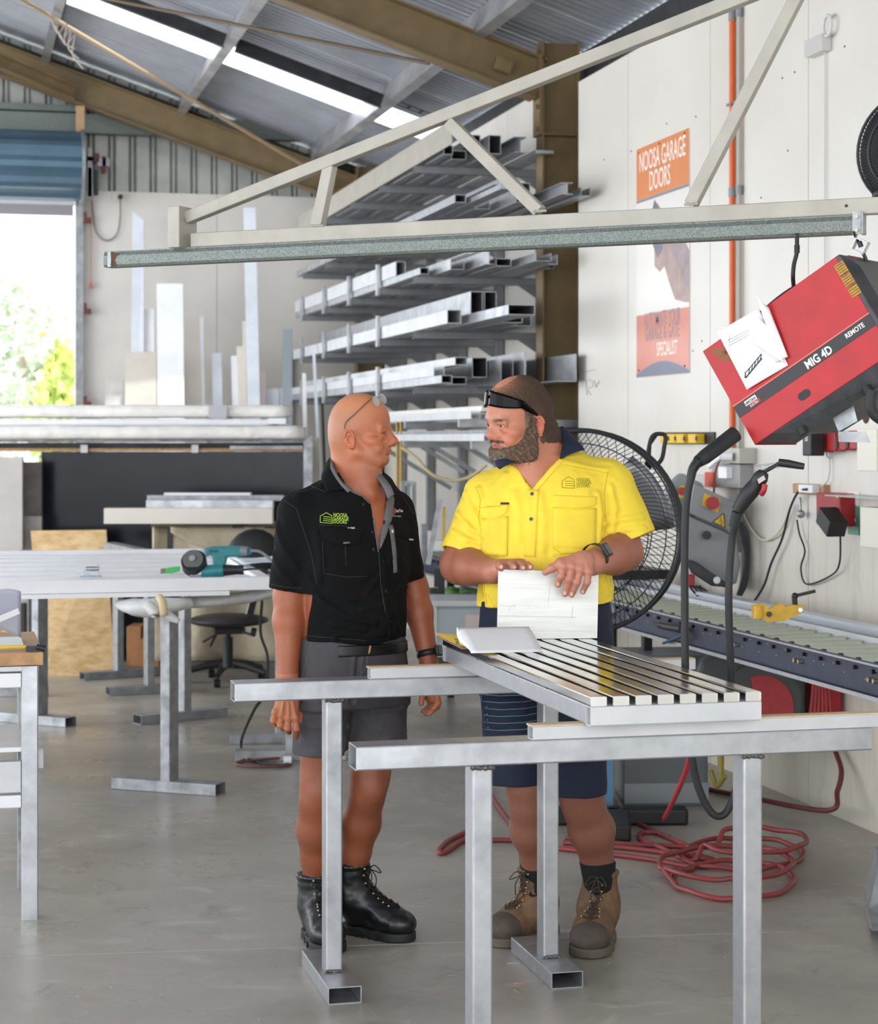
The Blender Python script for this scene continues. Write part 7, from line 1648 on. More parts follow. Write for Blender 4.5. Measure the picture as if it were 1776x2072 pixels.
NA = np_normals(VA, QA)
Lc = local_of(VA, hoA, HRA, HSA); hd = (Lc[:, 2] > -.16) & (VA[:, 2] > 1.45)
base = lin((184, 112, 76)); colr = np.tile(base, (len(VA), 1))
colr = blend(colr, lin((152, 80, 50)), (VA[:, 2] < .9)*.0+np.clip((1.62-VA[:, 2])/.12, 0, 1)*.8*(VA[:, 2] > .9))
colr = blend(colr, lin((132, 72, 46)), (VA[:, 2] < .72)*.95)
colr = blend(colr, lin((170, 94, 62)), np.clip(hashn(VA, 21)*.5+.1, 0, 1)*.5)
hm = hd.astype(float)
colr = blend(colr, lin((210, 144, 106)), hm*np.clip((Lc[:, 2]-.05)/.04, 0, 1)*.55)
for c, r, cc, w_ in (((0, .13, -.03), (.02, .03, .018), (196, 100, 78), .45), ((.05, .07, -.03), (.025, .03, .02), (196, 104, 78), .4), ((-.05, .07, -.03), (.025, .03, .02), (196, 104, 78), .4), ((.085, 0, -.02), (.012, .03, .04), (200, 104, 78), .5), ((-.085, 0, -.02), (.012, .03, .04), (200, 104, 78), .5), ((0, .108, -.060), (.024, .012, .008), (178, 88, 78), .75)): colr = blend(colr, lin(cc), hm*gauss(Lc, c, r)*w_*1.3)
colr = blend(colr, lin((168, 132, 108)), hm*np.clip((.035-Lc[:, 1])/.03, 0, 1)*np.clip((.09-Lc[:, 2])/.03, 0, 1)*np.clip((Lc[:, 2]+.05)/.03, 0, 1)*np.clip((.081-np.abs(Lc[:, 0]))/.004, 0, 1)*.35)
colr = blend(colr, lin((176, 122, 100)), hm*np.clip((-.035-Lc[:, 2])/.03, 0, 1)*np.clip((Lc[:, 1]-.01)/.03, 0, 1)*.25)
for s in (-1, 1): colr = blend(colr, lin((140, 100, 76)), hm*gauss(Lc, (s*.036, .100, .0185), (.017, .014, .0035))*.8); colr = blend(colr, lin((140, 76, 58)), hm*gauss(Lc, (s*.034, .102, .001), (.016, .02, .009))*.35)
colr = blend(colr, lin((120, 52, 44)), hm*gauss(Lc, (0, .104, -.0575), (.024, .012, .0016))*.8)
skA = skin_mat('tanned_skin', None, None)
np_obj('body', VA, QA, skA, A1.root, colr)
eye_pair(A1, hoA, HRA, HSA, (-.28, 1, -.04), mat('iris_brown', (74, 56, 44), .5, spec=.2))
bvA = A1.bvh(VA, QA)
# glasses pushed up on the scalp
gl = mat('clear_spectacle_frame', (150, 128, 112), .25, 0, (40, .2)); lens = mat('spectacle_lens', (206, 216, 220), .08, 0, alpha=.45)
def HL(p, o, R, s=1.0): return V(np.array(o)+R @ (np.array(p)*s))
gx_ = []
b = MB(); bl = MB()
for s, (cxp, cyp) in ((-1, (761, 812.5)), (1, (774, 807))):
    c = V(J(cxp, cyp, 6.41 if s < 0 else 6.47)); xv = V((.36, .42, .18)).normalized()*1.0; yv = V((.42, -.16, -.88)).normalized(); 
    ring = [c+xv*(.0165*math.cos(2*PI*i/24))+yv*(.0195*math.sin(2*PI*i/24)) for i in range(25)]; b.tube(ring, .0011, 6, cap=False); bl.add(ring[:24], [tuple(range(24))])
o = b_local(b, 'spectacles', gl, A1.root); setp(o, 'thin clear-framed spectacles pushed up on the scalp')
b_local(bl, 'lens', lens, o)
b = MB(); b.tube([V(J(765, 806, 6.43)), V(J(770, 802, 6.45)), V(J(772, 803, 6.46))], .0011, 6); b_local(b, 'bridge', gl, o)
P_ = [A1.proj(x, y, bvA, .004)[0] for x, y in ((697, 868), (698, 859), (704, 850), (718, 838), (735, 822))]; P_.append(V(J(748, 809, 6.405))); P_.append(V(J(752, 806, 6.40)))
b = MB(); b.tube(spline(P_, 5), .0021, 6); b_local(b, 'temple_arm', mat('temple_brown', (120, 86, 70), .3), o)
# wrist watch
wt = mat('watch_black', (26, 27, 29), .45)
def watch(fig, c, ax, r, face_dir, mface, sz=(.036, .036, .012), label='black wrist watch'):
    c, ax = V(c), V(ax).normalized(); x = ax.cross(V((0, 1, 0))).normalized(); y = ax.cross(x); b = MB()
    prof = [(-.010, 0), (.010, 0), (.010, .003), (-.010, .003)]; n = 28; vs = []; fs = []
    for i in range(n):
        a = 2*PI*i/n; rd = x*math.cos(a)+y*math.sin(a)
        for u, v in prof: vs.append(c+ax*u+rd*(r+v))
    for i in range(n):
        for k in range(4): fs.append((i*4+k, i*4+(k+1) % 4, ((i+1) % n)*4+(k+1) % 4, ((i+1) % n)*4+k))
    b.add(vs, fs, True); o = b_local(b, 'wrist_watch', wt, fig.root); setp(o, label)
    fdv = V(face_dir); fdv = (fdv-ax*fdv.dot(ax)).normalized(); sx = ax.cross(fdv).normalized(); M = Matrix((ax, sx, fdv)).transposed(); cc = c+fdv*(r+.006)
    b = MB(); b.box(cc, sz, M); q = b_local(b, 'watch_case', wt, o); md = q.modifiers.new('b', 'BEVEL'); md.width = .004; md.segments = 2
    b = MB(); b.box(cc+fdv*(sz[2]/2+.0004), (sz[0]*.72, sz[1]*.72, .001), M); b_local(b, 'watch_face', mface, q)
    return o
watch(A1, J(866, 1322, 6.545), wrL-elL, .036, (.9, -.5, 0), mat('watch_glass', (44, 48, 50), .12), label='black sports watch on the wrist')

# ---- shirt
black_c = mat('black_work_cloth', (15, 15, 16), .9, 0, (60, .18), (500, .25, .0015), spec=.2); grey_c = mat('grey_trim_cloth', (104, 103, 106), .85, 0, (80, .1), (500, .25, .0015))
FS = Field(axis([(-.31, .36, .0033)]), axis([(-.26, .30, .0033)]), axis([(.93, 1.66, .0033)]))
FS.add(loft(secA(torsoA[:-1], .0), yA), .0)
FS.add(cone(J(716, 962, 6.47), J(716, 990, 6.47), .070, .095), .04)
FS.add(cone(J(690, 985, 6.46), J(612, 1028, 6.41), .050, .056), .04); FS.add(cone(J(742, 985, 6.48), J(795, 1022, 6.55), .050, .050), .04)
cufR, cufL = J(582, 1194, 6.40), J(826, 1172, 6.59)
FS.add(cone(shR, cufR, .068, .0615), .035); FS.add(cone(shL, cufL, .061, .0565), .03)
FS.add(ell(J(725, 1245, 6.38), (.12, .06, .09)), .05)
FS.cut(lambda X, Y, Z: np.where((X < J(628, 1100, 6.4)[0]), (J(0, 1190, 6.4)[2]+(X-cufR[0])*-.10)-Z, -1.0)+0*Y) if False else None
aR = (cufR-shR)/np.linalg.norm(cufR-shR); aL = (cufL-shL)/np.linalg.norm(cufL-shL)
for c, a, r in ((cufR, aR, .051), (cufL, aL, .047)):
    FS.sub(cone(c-a*.05, c+a*.12, r, r+.004), .0); FS.sub(rbox(c+a*.075, (.085, .085, .075), np.array(V(a).to_track_quat('Z', 'Y').to_matrix()), .002), .0)
FS.sub(cone(J(708, 990, 6.47), J(704, 900, 6.47), .062, .066), .006)
VpolyA = [(664, 905), (674, 930), (688, 960), (704, 990), (731, 1004), (750, 1020), (757, 1060), (765, 1117), (775, 1062), (783, 1010), (786, 985), (768, 958), (757, 930), (760, 905)]
carve(FS, A1, VpolyA, .02)
VS, QS = FS.mesh(); VS = relax(VS, QS, 2, .5); NS = np_normals(VS, QS); bvs = A1.bvh(VS, QS)
VS = wrinkle(VS, NS, A1, bvs, [([(625, 1170), (650, 1215), (700, 1250), (760, 1262)], .010, .006), ([(615, 1235), (670, 1262), (740, 1275)], .009, .005), ([(640, 1080), (650, 1130), (645, 1180)], .012, .006), ([(800, 1110), (775, 1160), (740, 1200)], .010, .005), ([(812, 1190), (780, 1220), (735, 1232)], .010, .005), ([(560, 1060), (575, 1110), (600, 1150)], .012, .005), ([(552, 1120), (570, 1160), (592, 1180)], .010, .004), ([(690, 960), (650, 985), (600, 1000)], .012, .004), ([(612, 1270), (690, 1292), (780, 1290)], .008, -.006), ([(800, 1240), (812, 1280)], .010, .004), ([(640, 1200), (700, 1225), (770, 1220)], .012, -.004)])
VS = VS+NS*(hashn(VS, 24)*.0022+hashn(VS, 60)*.0008)[:, None]
bvs = A1.bvh(VS, QS); shirtA = None
# open V neck: remove cloth inside the photographed opening
Vpoly = [(676, 926), (690, 962), (706, 992), (733, 1004), (752, 1020), (757, 1060), (765, 1117), (775, 1060), (781, 1010), (784, 985), (766, 958), (756, 930)]
def inpoly(x, y, poly):
    r = np.zeros(len(x), bool); n = len(poly)
    for i in range(n):
        x0, y0 = poly[i]; x1, y1 = poly[(i+1) % n]; c = ((y0 > y) != (y1 > y)) & (x < (x1-x0)*(y-y0)/(y1-y0+1e-12)+x0); r ^= c
    return r
def to_px(P, fig): d = P[:, 1]+fig.d0; return CX+FP*(P[:, 0]+fig.r0)/d, CY-FP*(P[:, 2]-H)/d
def open_neck(Vv, Qq, Nn, fig, poly):
    x, y = to_px(Vv, fig); m = inpoly(x, y, poly) & (Nn[:, 1] < .25); Vn = Vv.copy()
    keep = ~m[Qq].all(1); return Vn, Qq[keep]
VS2, QS2 = VS, QS
shirtA = np_obj('shirt', VS2, QS2, black_c, A1.root); sd = shirtA.modifiers.new('s', 'SOLIDIFY'); sd.thickness = .0015; sd.offset = -1
# skin of the chest showing in the opening (part of the same body surface is just beneath)
# collar
def collar(fig, name, pts_in, pts_out, m, par, bulge=.004, label=None, n=12):
    """a folded collar leaf between an inner (neck) line and an outer edge, photo points with depth"""
    a = spline([V(fig.J(*p)) for p in pts_in], n); c = spline([V(fig.J(*p)) for p in pts_out], n); k = min(len(a), len(c)); b = MB()
    def fn(u, v):
        i = min(int(u*(k-1)+.5), k-1); p, q = a[int(i*(len(a)-1)/(k-1))], c[int(i*(len(c)-1)/(k-1))]; r = p*(1-v)+q*v; o = (r-V((fig.J(*pts_in[0])[0], .0, 0))); r = r+V((0, -1, .6)).normalized()*(bulge*math.sin(PI*v)); return r
    b.grid(fn, k-1, 6, .003); o = b_local(b, name, m, par); setp(o, label); return o
collar(A1, 'collar_leaf', [(669, 926, 6.47), (672, 945, 6.405), (687, 972, 6.37), (706, 990, 6.355)], [(657, 944, 6.49), (651, 966, 6.40), (655, 980, 6.36), (660, 996, 6.335)], black_c, shirtA)
collar(A1, 'collar_edge', [(671, 928, 6.468), (675, 948, 6.40), (690, 974, 6.366), (712, 993, 6.35)], [(668, 930, 6.464), (671, 950, 6.395), (687, 978, 6.36), (704, 997, 6.343)], grey_c, shirtA)
collar(A1, 'collar_leaf', [(758, 952, 6.44), (768, 960, 6.42), (782, 982, 6.37), (792, 1000, 6.36)], [(770, 950, 6.50), (790, 966, 6.47), (802, 984, 6.43), (812, 995, 6.40)], black_c, shirtA)
collar(A1, 'collar_stand', [(752, 950, 6.44), (762, 965, 6.40), (776, 988, 6.365), (784, 1010, 6.355)], [(760, 948, 6.45), (775, 963, 6.42), (790, 982, 6.375), (798, 1000, 6.36)], grey_c, shirtA)
A1.patch('facing_flap', [(783, 985), (795, 1008), (777, 1062), (768, 1105)], bvs, grey_c, shirtA, .004, 4, 12) if False else None
A1.patch('facing_flap', [(786, 988), (794, 1010), (768, 1112), (766, 1098)], bvs, grey_c, shirtA, .004, 5, 14, fn=lambda u, v: (6*math.sin(PI*v)*u+(2 if v < .5 else 0), 0))
A1.line('neck_edge', [(706, 993), (733, 1005), (750, 1021), (756, 1060), (765, 1117)], bvs, grey_c, shirtA, .0022)
A1.line('placket_seam', [(766, 1118), (770, 1180), (778, 1230), (787, 1270), (786, 1296)], bvs, mat('seam_grey', (52, 51, 54), .85), shirtA, .0013)
A1.patch('placket', [(766, 1116), (779, 1122), (800, 1290), (786, 1296)], bvs, black_c, shirtA, .002, 3, 16)
bt = mat('dark_button', (22, 22, 24), .35)
for i, (x, y) in enumerate(((734, 1021), (752, 1077), (754, 1112), (773, 1136), (779, 1197), (788, 1257), (753, 1095))):
    if i == 6: continue
    p, n = A1.proj(x, y, bvs, .002); b = MB(); b.cyl(p, p+n*.0025, .0055, n=12); b_local(b, 'button', bt, shirtA)
A1.patch('pocket_flap', [(645, 1063), (733, 1073), (728, 1100), (651, 1092)], bvs, black_c, shirtA, .004, 12, 6, fn=lambda u, v: (0, 8*math.sin(PI*u)*v))
A1.patch('pocket_flap', [(796, 1066), (836, 1066), (838, 1090), (800, 1086)], bvs, black_c, shirtA, .004, 8, 6)
sg = mat('seam_grey', (52, 51, 54), .85)
for pts in ([(645, 1062), (690, 1064), (734, 1073)], [(652, 1095), (655, 1160), (700, 1168), (742, 1166)], [(698, 1100), (700, 1145)], [(796, 1066), (836, 1066)], [(575, 1012), (600, 1030), (630, 1120), (640, 1180)], [(548, 1182), (575, 1188), (612, 1190)], [(603, 1284), (660, 1290), (740, 1296)], [(812, 1000), (836, 1040)], [(620, 980), (660, 996)]): A1.line('seam', pts, bvs, sg, shirtA, .0009)
A1.patch('zip_tape', [(786, 1062), (794, 1062), (803, 1158), (796, 1160)], bvs, grey_c, shirtA, .002, 3, 14, fn=lambda u, v: (2*math.sin(PI*v), 0))
A1.patch('zip_pull', [(791, 1070), (795, 1070), (796, 1080), (792, 1080)], bvs, alu, shirtA, .004, 2, 3)
A1.patch('flap_tab', [(694, 1097), (707, 1096), (707, 1100), (694, 1101)], bvs, grey_c, shirtA, .005, 2, 2)
A1.patch('flap_tab', [(827, 1090), (834, 1090), (834, 1094), (828, 1093)], bvs, mat('pale_tab', (190, 188, 190), .8), shirtA, .005, 2, 2)
lime = mat('lime_print', (176, 214, 60), .6)
def house(fig, bv, m, par, x0, y0, x1, y1, sk, r, name='logo_house'):
    """house outline with three door slats"""
    q = lambda u, v: (x0+(x1-x0)*u, y0+(y1-y0)*v+sk*u); b = MB()
    L_ = [[(0, .95), (0, .35), (.5, 0), (1, .28)], [(0, .95), (.45, .98), (1, 1.0), (1, .92)], [(.25, .38), (1, .42)], [(.25, .58), (.9, .62)], [(.25, .76), (1, .80)], [(.98, .38), (1, .95)]]
    for pts in L_:
        P = []
        for (a, b0), (c, d0) in zip(pts, pts[1:]):
            for k in range(4): P.append((a+(c-a)*k/4, b0+(d0-b0)*k/4))
        P.append(pts[-1]); b.tube([fig.proj(*q(*p), bv, .0012)[0] for p in P], r, 4)
    return b_local(b, name, m, par)
house(A1, bvs, lime, shirtA, 648, 1037, 672, 1058, 1, .0011)
b = MB()
for k, s in enumerate(('NOOSA', 'GARAGE', 'DOORS')): A1.text(b, s, 10.0, (674, 1045+7.0*k), (1, .03), (0, -1), bvs, squeeze=.80, bold=.004)
b_local(b, 'logo_lettering', lime, shirtA)
wp = mat('white_embroidery', (228, 226, 226), .7)
A1.patch('badge_heart', [(789, 1030), (799, 1028), (800, 1038), (794, 1044)], bvs, red_p, shirtA, .0012, 4, 4)
b = MB(); A1.text(b, 'Tint-Alyze', 9.0, (797, 1037), (1, -.05), (0, -1), bvs, squeeze=.62, bold=.01) if False else A1.text(b, 'TintYes', 9.0, (797, 1037), (1, -.05), (0, -1), bvs, squeeze=.62, bold=.012); A1.text(b, 'mate target', 4.2, (794, 1045), (1, .05), (0, -1), bvs, squeeze=.85); b_local(b, 'chest_lettering', wp, shirtA)
b = MB(); A1.text(b, 'SYZMIK', 5.5, (703, 1071), (1, -.05), (0, -1), bvs, squeeze=.8, bold=.01); b_local(b, 'pocket_lettering', wp, shirtA)

# ---- shorts
char_c = mat('charcoal_shorts_cloth', (74, 71, 74), .85, 0, (30, .14), (400, .25, .0015))
FT = Field(axis([(-.24, .30, .004)]), axis([(-.2, .22, .004)]), axis([(.50, 1.03, .004)]))
FT.add(loft(secA([(1285, 710, 0, .186, .128), (1330, 710, 0, .192, .134), (1380, 711, 0, .196, .138), (1425, 712, 0, .196, .13)]), yA))
FT.add(cone(J(655, 1400, 6.43), J(642, 1620, 6.43), .094, .087), .03); FT.add(cone(J(762, 1400, 6.52), J(764, 1620, 6.51), .100, .098), .03)
FT.cut(lambda X, Y, Z: np.where(X < J(697, 1500, 6.45)[0], .6295-.0+0*X, .640+0*X)-Z+0*Y - .028*0)
FT.sub(cone(J(643, 1580, 6.43), J(642, 1660, 6.43), .075, .076), .0); FT.sub(cone(J(764, 1575, 6.51), J(764, 1655, 6.51), .085, .086), .0)
VT, QT = FT.mesh(); VT = relax(VT, QT, 2, .5); NT = np_normals(VT, QT); bvt = A1.bvh(VT, QT)
VT = wrinkle(VT, NT, A1, bvt, [([(705, 1400), (740, 1395), (790, 1385)], .009, .006), ([(700, 1430), (750, 1440), (815, 1430)], .009, .006), ([(705, 1470), (760, 1485), (822, 1478)], .009, .005), ([(690, 1450), (650, 1470), (600, 1470)], .010, .004), ([(692, 1425), (640, 1440), (598, 1430)], .009, .005), ([(725, 1330), (722, 1370), (712, 1420)], .008, -.007), ([(700, 1500), (690, 1540)], .012, .004), ([(610, 1500), (655, 1510), (690, 1505)], .010, .003), ([(730, 1520), (780, 1528), (825, 1520)], .010, .004)])
VT = VT+NT*(hashn(VT, 26)*.002)[:, None]; bvt = A1.bvh(VT, QT); shA = np_obj('shorts', VT, QT, char_c, A1.root)
sm = mat('shorts_seam', (98, 95, 97), .85)
for pts in ([(632, 1300), (622, 1330), (610, 1372)], [(589, 1562), (640, 1566), (692, 1560)], [(706, 1550), (765, 1552), (827, 1546)], [(745, 1318), (742, 1345), (728, 1372)]): A1.line('seam', pts, bvt, sm, shA, .0011)
FB_ = Field(axis([(-.24, .26, .005)]), axis([(-.2, .2, .005)]), axis([(.95, 1.03, .004)]))
FB_.add(loft(secA([(1298, 711, 0, .191, .134), (1320, 711, 0, .194, .137)]), yA)); Vb, Qb = FB_.mesh(); bx_ = to_px(Vb, A1)[0]; Qb = Qb[(bx_[Qb] > 684).all(1)]; o = np_obj('belt', Vb, Qb, mat('black_leather_belt', (22, 21, 22), .4, 0, (30, .2)), A1.root)
bvb = A1.bvh(Vb, Qb); A1.patch('belt_buckle', [(748, 1300), (751, 1300), (747, 1328), (744, 1328)], bvb, mat('tan_leather_edge', (176, 128, 84), .5), o, .004, 2, 4)
# ---- boots
blk_l = mat('black_boot_leather', (24, 24, 25), .32, 0, (30, .25), (60, .15, .003)); blk_s = mat('black_boot_sole', (34, 34, 34), .6, 0, (30, .2)); blk_k = mat('black_lace', (16, 16, 17), .8)
def FL(px, py, ds=0):
    d = FP*H/(py-CY); return np.array(((px-CX)/FP*d, d, 0))
A1b = lambda px, d, z=0: np.array(((px-CX)/FP*d-A1.r0, d-A1.d0, z))
boot(A1, A1b(632, 6.60), A1b(672, 6.335), A1b(640, 6.54, .12), A1b(637, 6.525, .212), blk_l, blk_s, blk_k, blk_l, 'black laced work boot facing the camera, behind the trestle leg')
boot(A1, A1b(702, 6.64), A1b(828, 6.50), A1b(712, 6.60, .12), A1b(712, 6.59, .235), blk_l, blk_s, blk_k, blk_l, 'black laced work boot pointing to the right')

# ================================================================ MAN IN YELLOW SHIRT
B1 = Fig('bearded man in bright yellow work shirt with navy collar and shorts, sunglasses on his head', (1095-CX)/FP*6.38, 6.38)
J = B1.J
xb = axis([(-.36, -.20, .004), (-.20, .18, .0024), (.18, .36, .004)]); yb = axis([(-.42, .12, .0028), (.12, .26, .005)])
zb = axis([(.0, 1.10, .006), (1.10, 1.36, .0026), (1.36, 1.56, .004), (1.56, 1.90, .0024)])
FBd = Field(xb, yb, zb)
hoB = J(1054, 849, 6.37); HRB = head_rot(math.radians(-57), math.radians(11), math.radians(2)); HSB = 1.075
put_head(FBd, 'B', hoB, HRB, HSB)
yB = math.radians(-10)
FBd.add(cone(J(1085, 880, 6.40), J(1100, 965, 6.40), .068, .082), .03); FBd.add(cone(J(1068, 925, 6.35), J(1086, 975, 6.33), .05, .055), .04)
FBd.add(cone(J(1112, 905, 6.44), J(1130, 950, 6.44), .05, .06), .04)
def secB(rows, grow=0.0): return [(H+(CY-y)/FP*6.38, J(cx, y, 6.38)[0], dd, a+grow, b+grow) for (y, cx, dd, a, b) in rows]
torsoB = [(925, 1112, .02, .10, .09), (950, 1112, .015, .165, .11), (980, 1110, .01, .205, .13), (1020, 1106, .0, .218, .145), (1090, 1103, -.015, .222, .165), (1160, 1101, -.02, .222, .175), (1225, 1102, -.015, .219, .170), (1300, 1105, -.01, .215, .165)]
FBd.add(loft(secB(torsoB, -.022), yB), .03)
shR, shL = J(985, 1010, 6.42), J(1232, 990, 6.38)
elR, wrR = J(929, 1143, 6.36), J(1000, 1157, 6.17)
elL, wrL = J(1262, 1117, 6.33), J(1198, 1138, 6.10)
FBd.add(cone(shR, elR, .062, .060), .03); FBd.add(cone(shL, elL, .062, .058), .03)
forearm(FBd, elR, wrR, .060, .056, .036); forearm(FBd, elL, wrL, .060, .060, .036)
# hand resting on the top edge, fingers towards the camera
FBd.add(cone(wrR, J(1012, 1152, 6.13), .036, .030, flat=(0, 0, 1), sq=1.25), .02); FBd.add(cone(J(1012, 1150, 6.14), J(1050, 1145, 6.15), .024, .020), .02); FBd.add(cone(J(1020, 1148, 6.16), J(1056, 1144, 6.15), .022, .018), .015)
for pts in (((1010, 1148, 6.12), (1011, 1145, 6.095), (1013, 1147, 6.072)), ((1030, 1143, 6.13), (1034, 1143, 6.095), (1039, 1147, 6.066)), ((1046, 1142, 6.14), (1052, 1143, 6.10), (1058, 1148, 6.064)), ((1058, 1143, 6.14), (1066, 1144, 6.105), (1072, 1147, 6.072))):
    finger(FBd, [J(*p) for p in pts], .0125, .0102)
# hand over the front of the sheet
D2 = 6.045
FBd.add(cone(wrL, J(1180, 1136, 6.07), .036, .030, flat=(0, 1, 0), sq=1.2), .02)
K_ = ((1140, 1146), (1157, 1147), (1174, 1152), (1191, 1157))
for x, y in K_: FBd.add(cone(J(1182, 1134, 6.065), J(x, y, D2-.006), .021, .0145), .016)
for (kx, ky), (mx, my), (tx, ty), r in zip(K_, ((1134, 1166), (1151, 1172), (1167, 1178), (1188, 1178)), ((1128.5, 1183), (1143, 1201), (1156.5, 1203), (1179, 1197)), (.0122, .0126, .0120, .0108)):
    finger(FBd, [J(kx, ky, D2-.008), J(mx, my, D2-.012), J(tx, ty, D2+.012)], r, r*.84); FBd.add(ell(J(kx, ky, D2-.016), (r*.9, r*.7, r*.9)), .008)
    FBd.add(cone(J(1182, 1130, D2-.004), J(kx, ky, D2-.019), .0028, .0030), .007)
FBd.add(cone(J(1172, 1132, 6.06), J(1134, 1139, 6.05), .020, .016), .016); finger(FBd, [J(1132, 1139, 6.045), J(1116, 1150, 6.04), J(1103, 1158, 6.045)], .0135, .0105, .01)
# legs
leg(FBd, [(J(1055, 1450, 6.40), .095), (J(1070, 1590, 6.40), .072), (J(1073, 1630, 6.41), .068), (J(1076, 1680, 6.44), .071), (J(1083, 1735, 6.48), .048), (J(1085, 1790, 6.50), .045)])
leg(FBd, [(J(1160, 1450, 6.38), .095), (J(1174, 1600, 6.36), .070), (J(1180, 1630, 6.37), .066), (J(1197, 1680, 6.41), .074), (J(1207, 1735, 6.45), .052), (J(1212, 1790, 6.46), .045)])
VB, QB = FBd.mesh(); VB = relax(VB, QB, 1, .35); NB = np_normals(VB, QB)
Lb_ = local_of(VB, hoB, HRB, HSB); hmB = (VB[:, 2] > 1.56).astype(float)*(Lb_[:, 2] > -.15)
cB = np.tile(lin((198, 130, 102)), (len(VB), 1))
cB = blend(cB, lin((166, 98, 72)), np.clip((1.55-VB[:, 2])/.1, 0, 1)*.55*(VB[:, 2] > .9))
cB = blend(cB, lin((142, 82, 60)), ((VB[:, 2] < 1.36) & (VB[:, 2] > .9)).astype(float)*.5)
handm = (VB[:, 2] > 1.1)*np.clip((-.17-VB[:, 1])/.10, 0, 1); cB = blend(cB, lin((200, 134, 112)), handm*.8)
cB = blend(cB, lin((126, 80, 62)), (VB[:, 2] < .8)*.92)
cB = blend(cB, lin((206, 110, 90)), hmB*gauss(Lb_, (0, .125, -.03), (.02, .03, .018))*.5)
for s in (-1, 1):
    cB = blend(cB, lin((206, 112, 90)), hmB*gauss(Lb_, (s*.045, .075, -.03), (.028, .03, .02))*.7); cB = blend(cB, lin((214, 112, 86)), hmB*gauss(Lb_, (s*.085, 0, -.02), (.012, .03, .04))*.7)
    cB = blend(cB, lin((66, 44, 34)), hmB*gauss(Lb_, (s*.033, .103, .0180), (.020, .018, .0048))*1.25); cB = blend(cB, lin((120, 74, 60)), hmB*gauss(Lb_, (s*.033, .102, .001), (.016, .02, .008))*.3)
cB = blend(cB, lin((186, 92, 86)), hmB*gauss(Lb_, (0, .106, -.060), (.022, .012, .009))*.8)
cB = blend(cB, lin((70, 30, 28)), hmB*gauss(Lb_, (0, .104, -.0590), (.020, .012, .0024))*.9)
np_obj('body', VB, QB, skin_mat('fair_ruddy_skin', None, None), B1.root, cB)
eye_pair(B1, hoB, HRB, HSB, (.10, 1, -.02), mat('iris_hazel', (72, 56, 38), .5, spec=.2))
bvB = B1.bvh(VB, QB)
# nails: small pale plates on the fingertips facing the camera
nm_ = mat('finger_nail', (226, 176, 160), .3)
for fig, bv_, lst in ((B1, bvB, ((1128.5, 1182, 4.2), (1142.5, 1200, 4.4), (1156, 1202, 4.4), (1178.5, 1197, 3.8), (1014, 1147, 3.6), (1041, 1149, 3.8), (1059, 1150, 3.8), (1073, 1147, 3.6))),):
    for i, (x, y, r) in enumerate(lst):
        b = MB(); c, n_ = fig.proj(x, y, bv_, .0006); ring = [fig.proj(x+r*.78*math.cos(2*PI*k/10), y+r*math.sin(2*PI*k/10), bv_, .0005)[0] for k in range(10)]
        b.add([c]+ring, [(0, 1+k, 1+(k+1) % 10) for k in range(10)], True); b_local(b, 'finger_nail', nm_, fig.root)
# hair and beard grown from the head surface
def grow(fig, Fd, o, R, s, name, gfn, m, lo, hi, colf=None):
    lo, hi = np.array(lo), np.array(hi); cs = np.array([(x, y, z) for x in (lo[0], hi[0]) for y in (lo[1], hi[1]) for z in (lo[2], hi[2])]); W3 = np.array(o)+cs @ R.T*s
    sl = Fd.sl(W3.min(0), W3.max(0)); X, Y, Z = Fd.at(sl); f = Fd.f[sl]
    x, y, z = (X-o[0])/s, (Y-o[1])/s, (Z-o[2])/s; lx = x*R[0, 0]+y*R[1, 0]+z*R[2, 0]; ly = x*R[0, 1]+y*R[1, 1]+z*R[2, 1]; lz = x*R[0, 2]+y*R[1, 2]+z*R[2, 2]
    g = gfn(lx, ly, lz)+0*f; v = (f-g).astype(F32); v[0] = v[-1] = .01; v[:, 0] = v[:, -1] = .01; v[:, :, 0] = v[:, :, -1] = .01
    V_, Q = Fd.mesh(v, [Fd.g[i][sl[i]] for i in range(3)]); Nn = np_normals(V_, Q); L = local_of(V_, o, R, s)
    V_ = V_+Nn*(hashn(V_*np.array((1, 1, .45)), 420)*.0011+hashn(V_, 190)*.0011)[:, None]
    ob = np_obj(name, V_, Q, m, fig.root, colf(L, V_) if colf else None); return ob, V_, np_normals(V_, Q), L
def sm(a, b, x): t = np.clip((x-a)/(b-a), 0, 1); return t*t*(3-2*t)
def hair_g(x, y, z):
    ax_ = np.abs(x)
    line = .018+.075*sm(.02, .075, z)-.030*sm(.045, .075, ax_)*0      # front hairline recedes
    side = sm(.0, .018, z-(-.045+.35*np.maximum(y+.0, 0)*0))           # down to the nape and temples
    front = sm(.046, .026, y-.052*sm(.060, .100, z))
    top_bald = np.exp(-((x/.030)**2+((y-.035)/.045)**2))*(z > .08)
    temple = np.where((y > -.005) & (y < .040) & (z < .045), sm(-.035, -.015, z), 1.0)
    behind = sm(-.105, -.050, z+.25*np.maximum(-y-.04, 0))
    ear = 1-np.exp(-(((ax_-.085)/.02)**2+((y+.004)/.022)**2+((z+.018)/.034)**2))*1.6
    w_ = front*temple*behind*np.clip(ear, 0, 1)*np.where(z < 0, sm(.012, -.012, y)+(y > -.0)*(z > -.035)*sm(.05, .03, y)*(y < .04), 1)
    return -.006+.0105*np.clip(w_, 0, 1)-.0095*top_bald
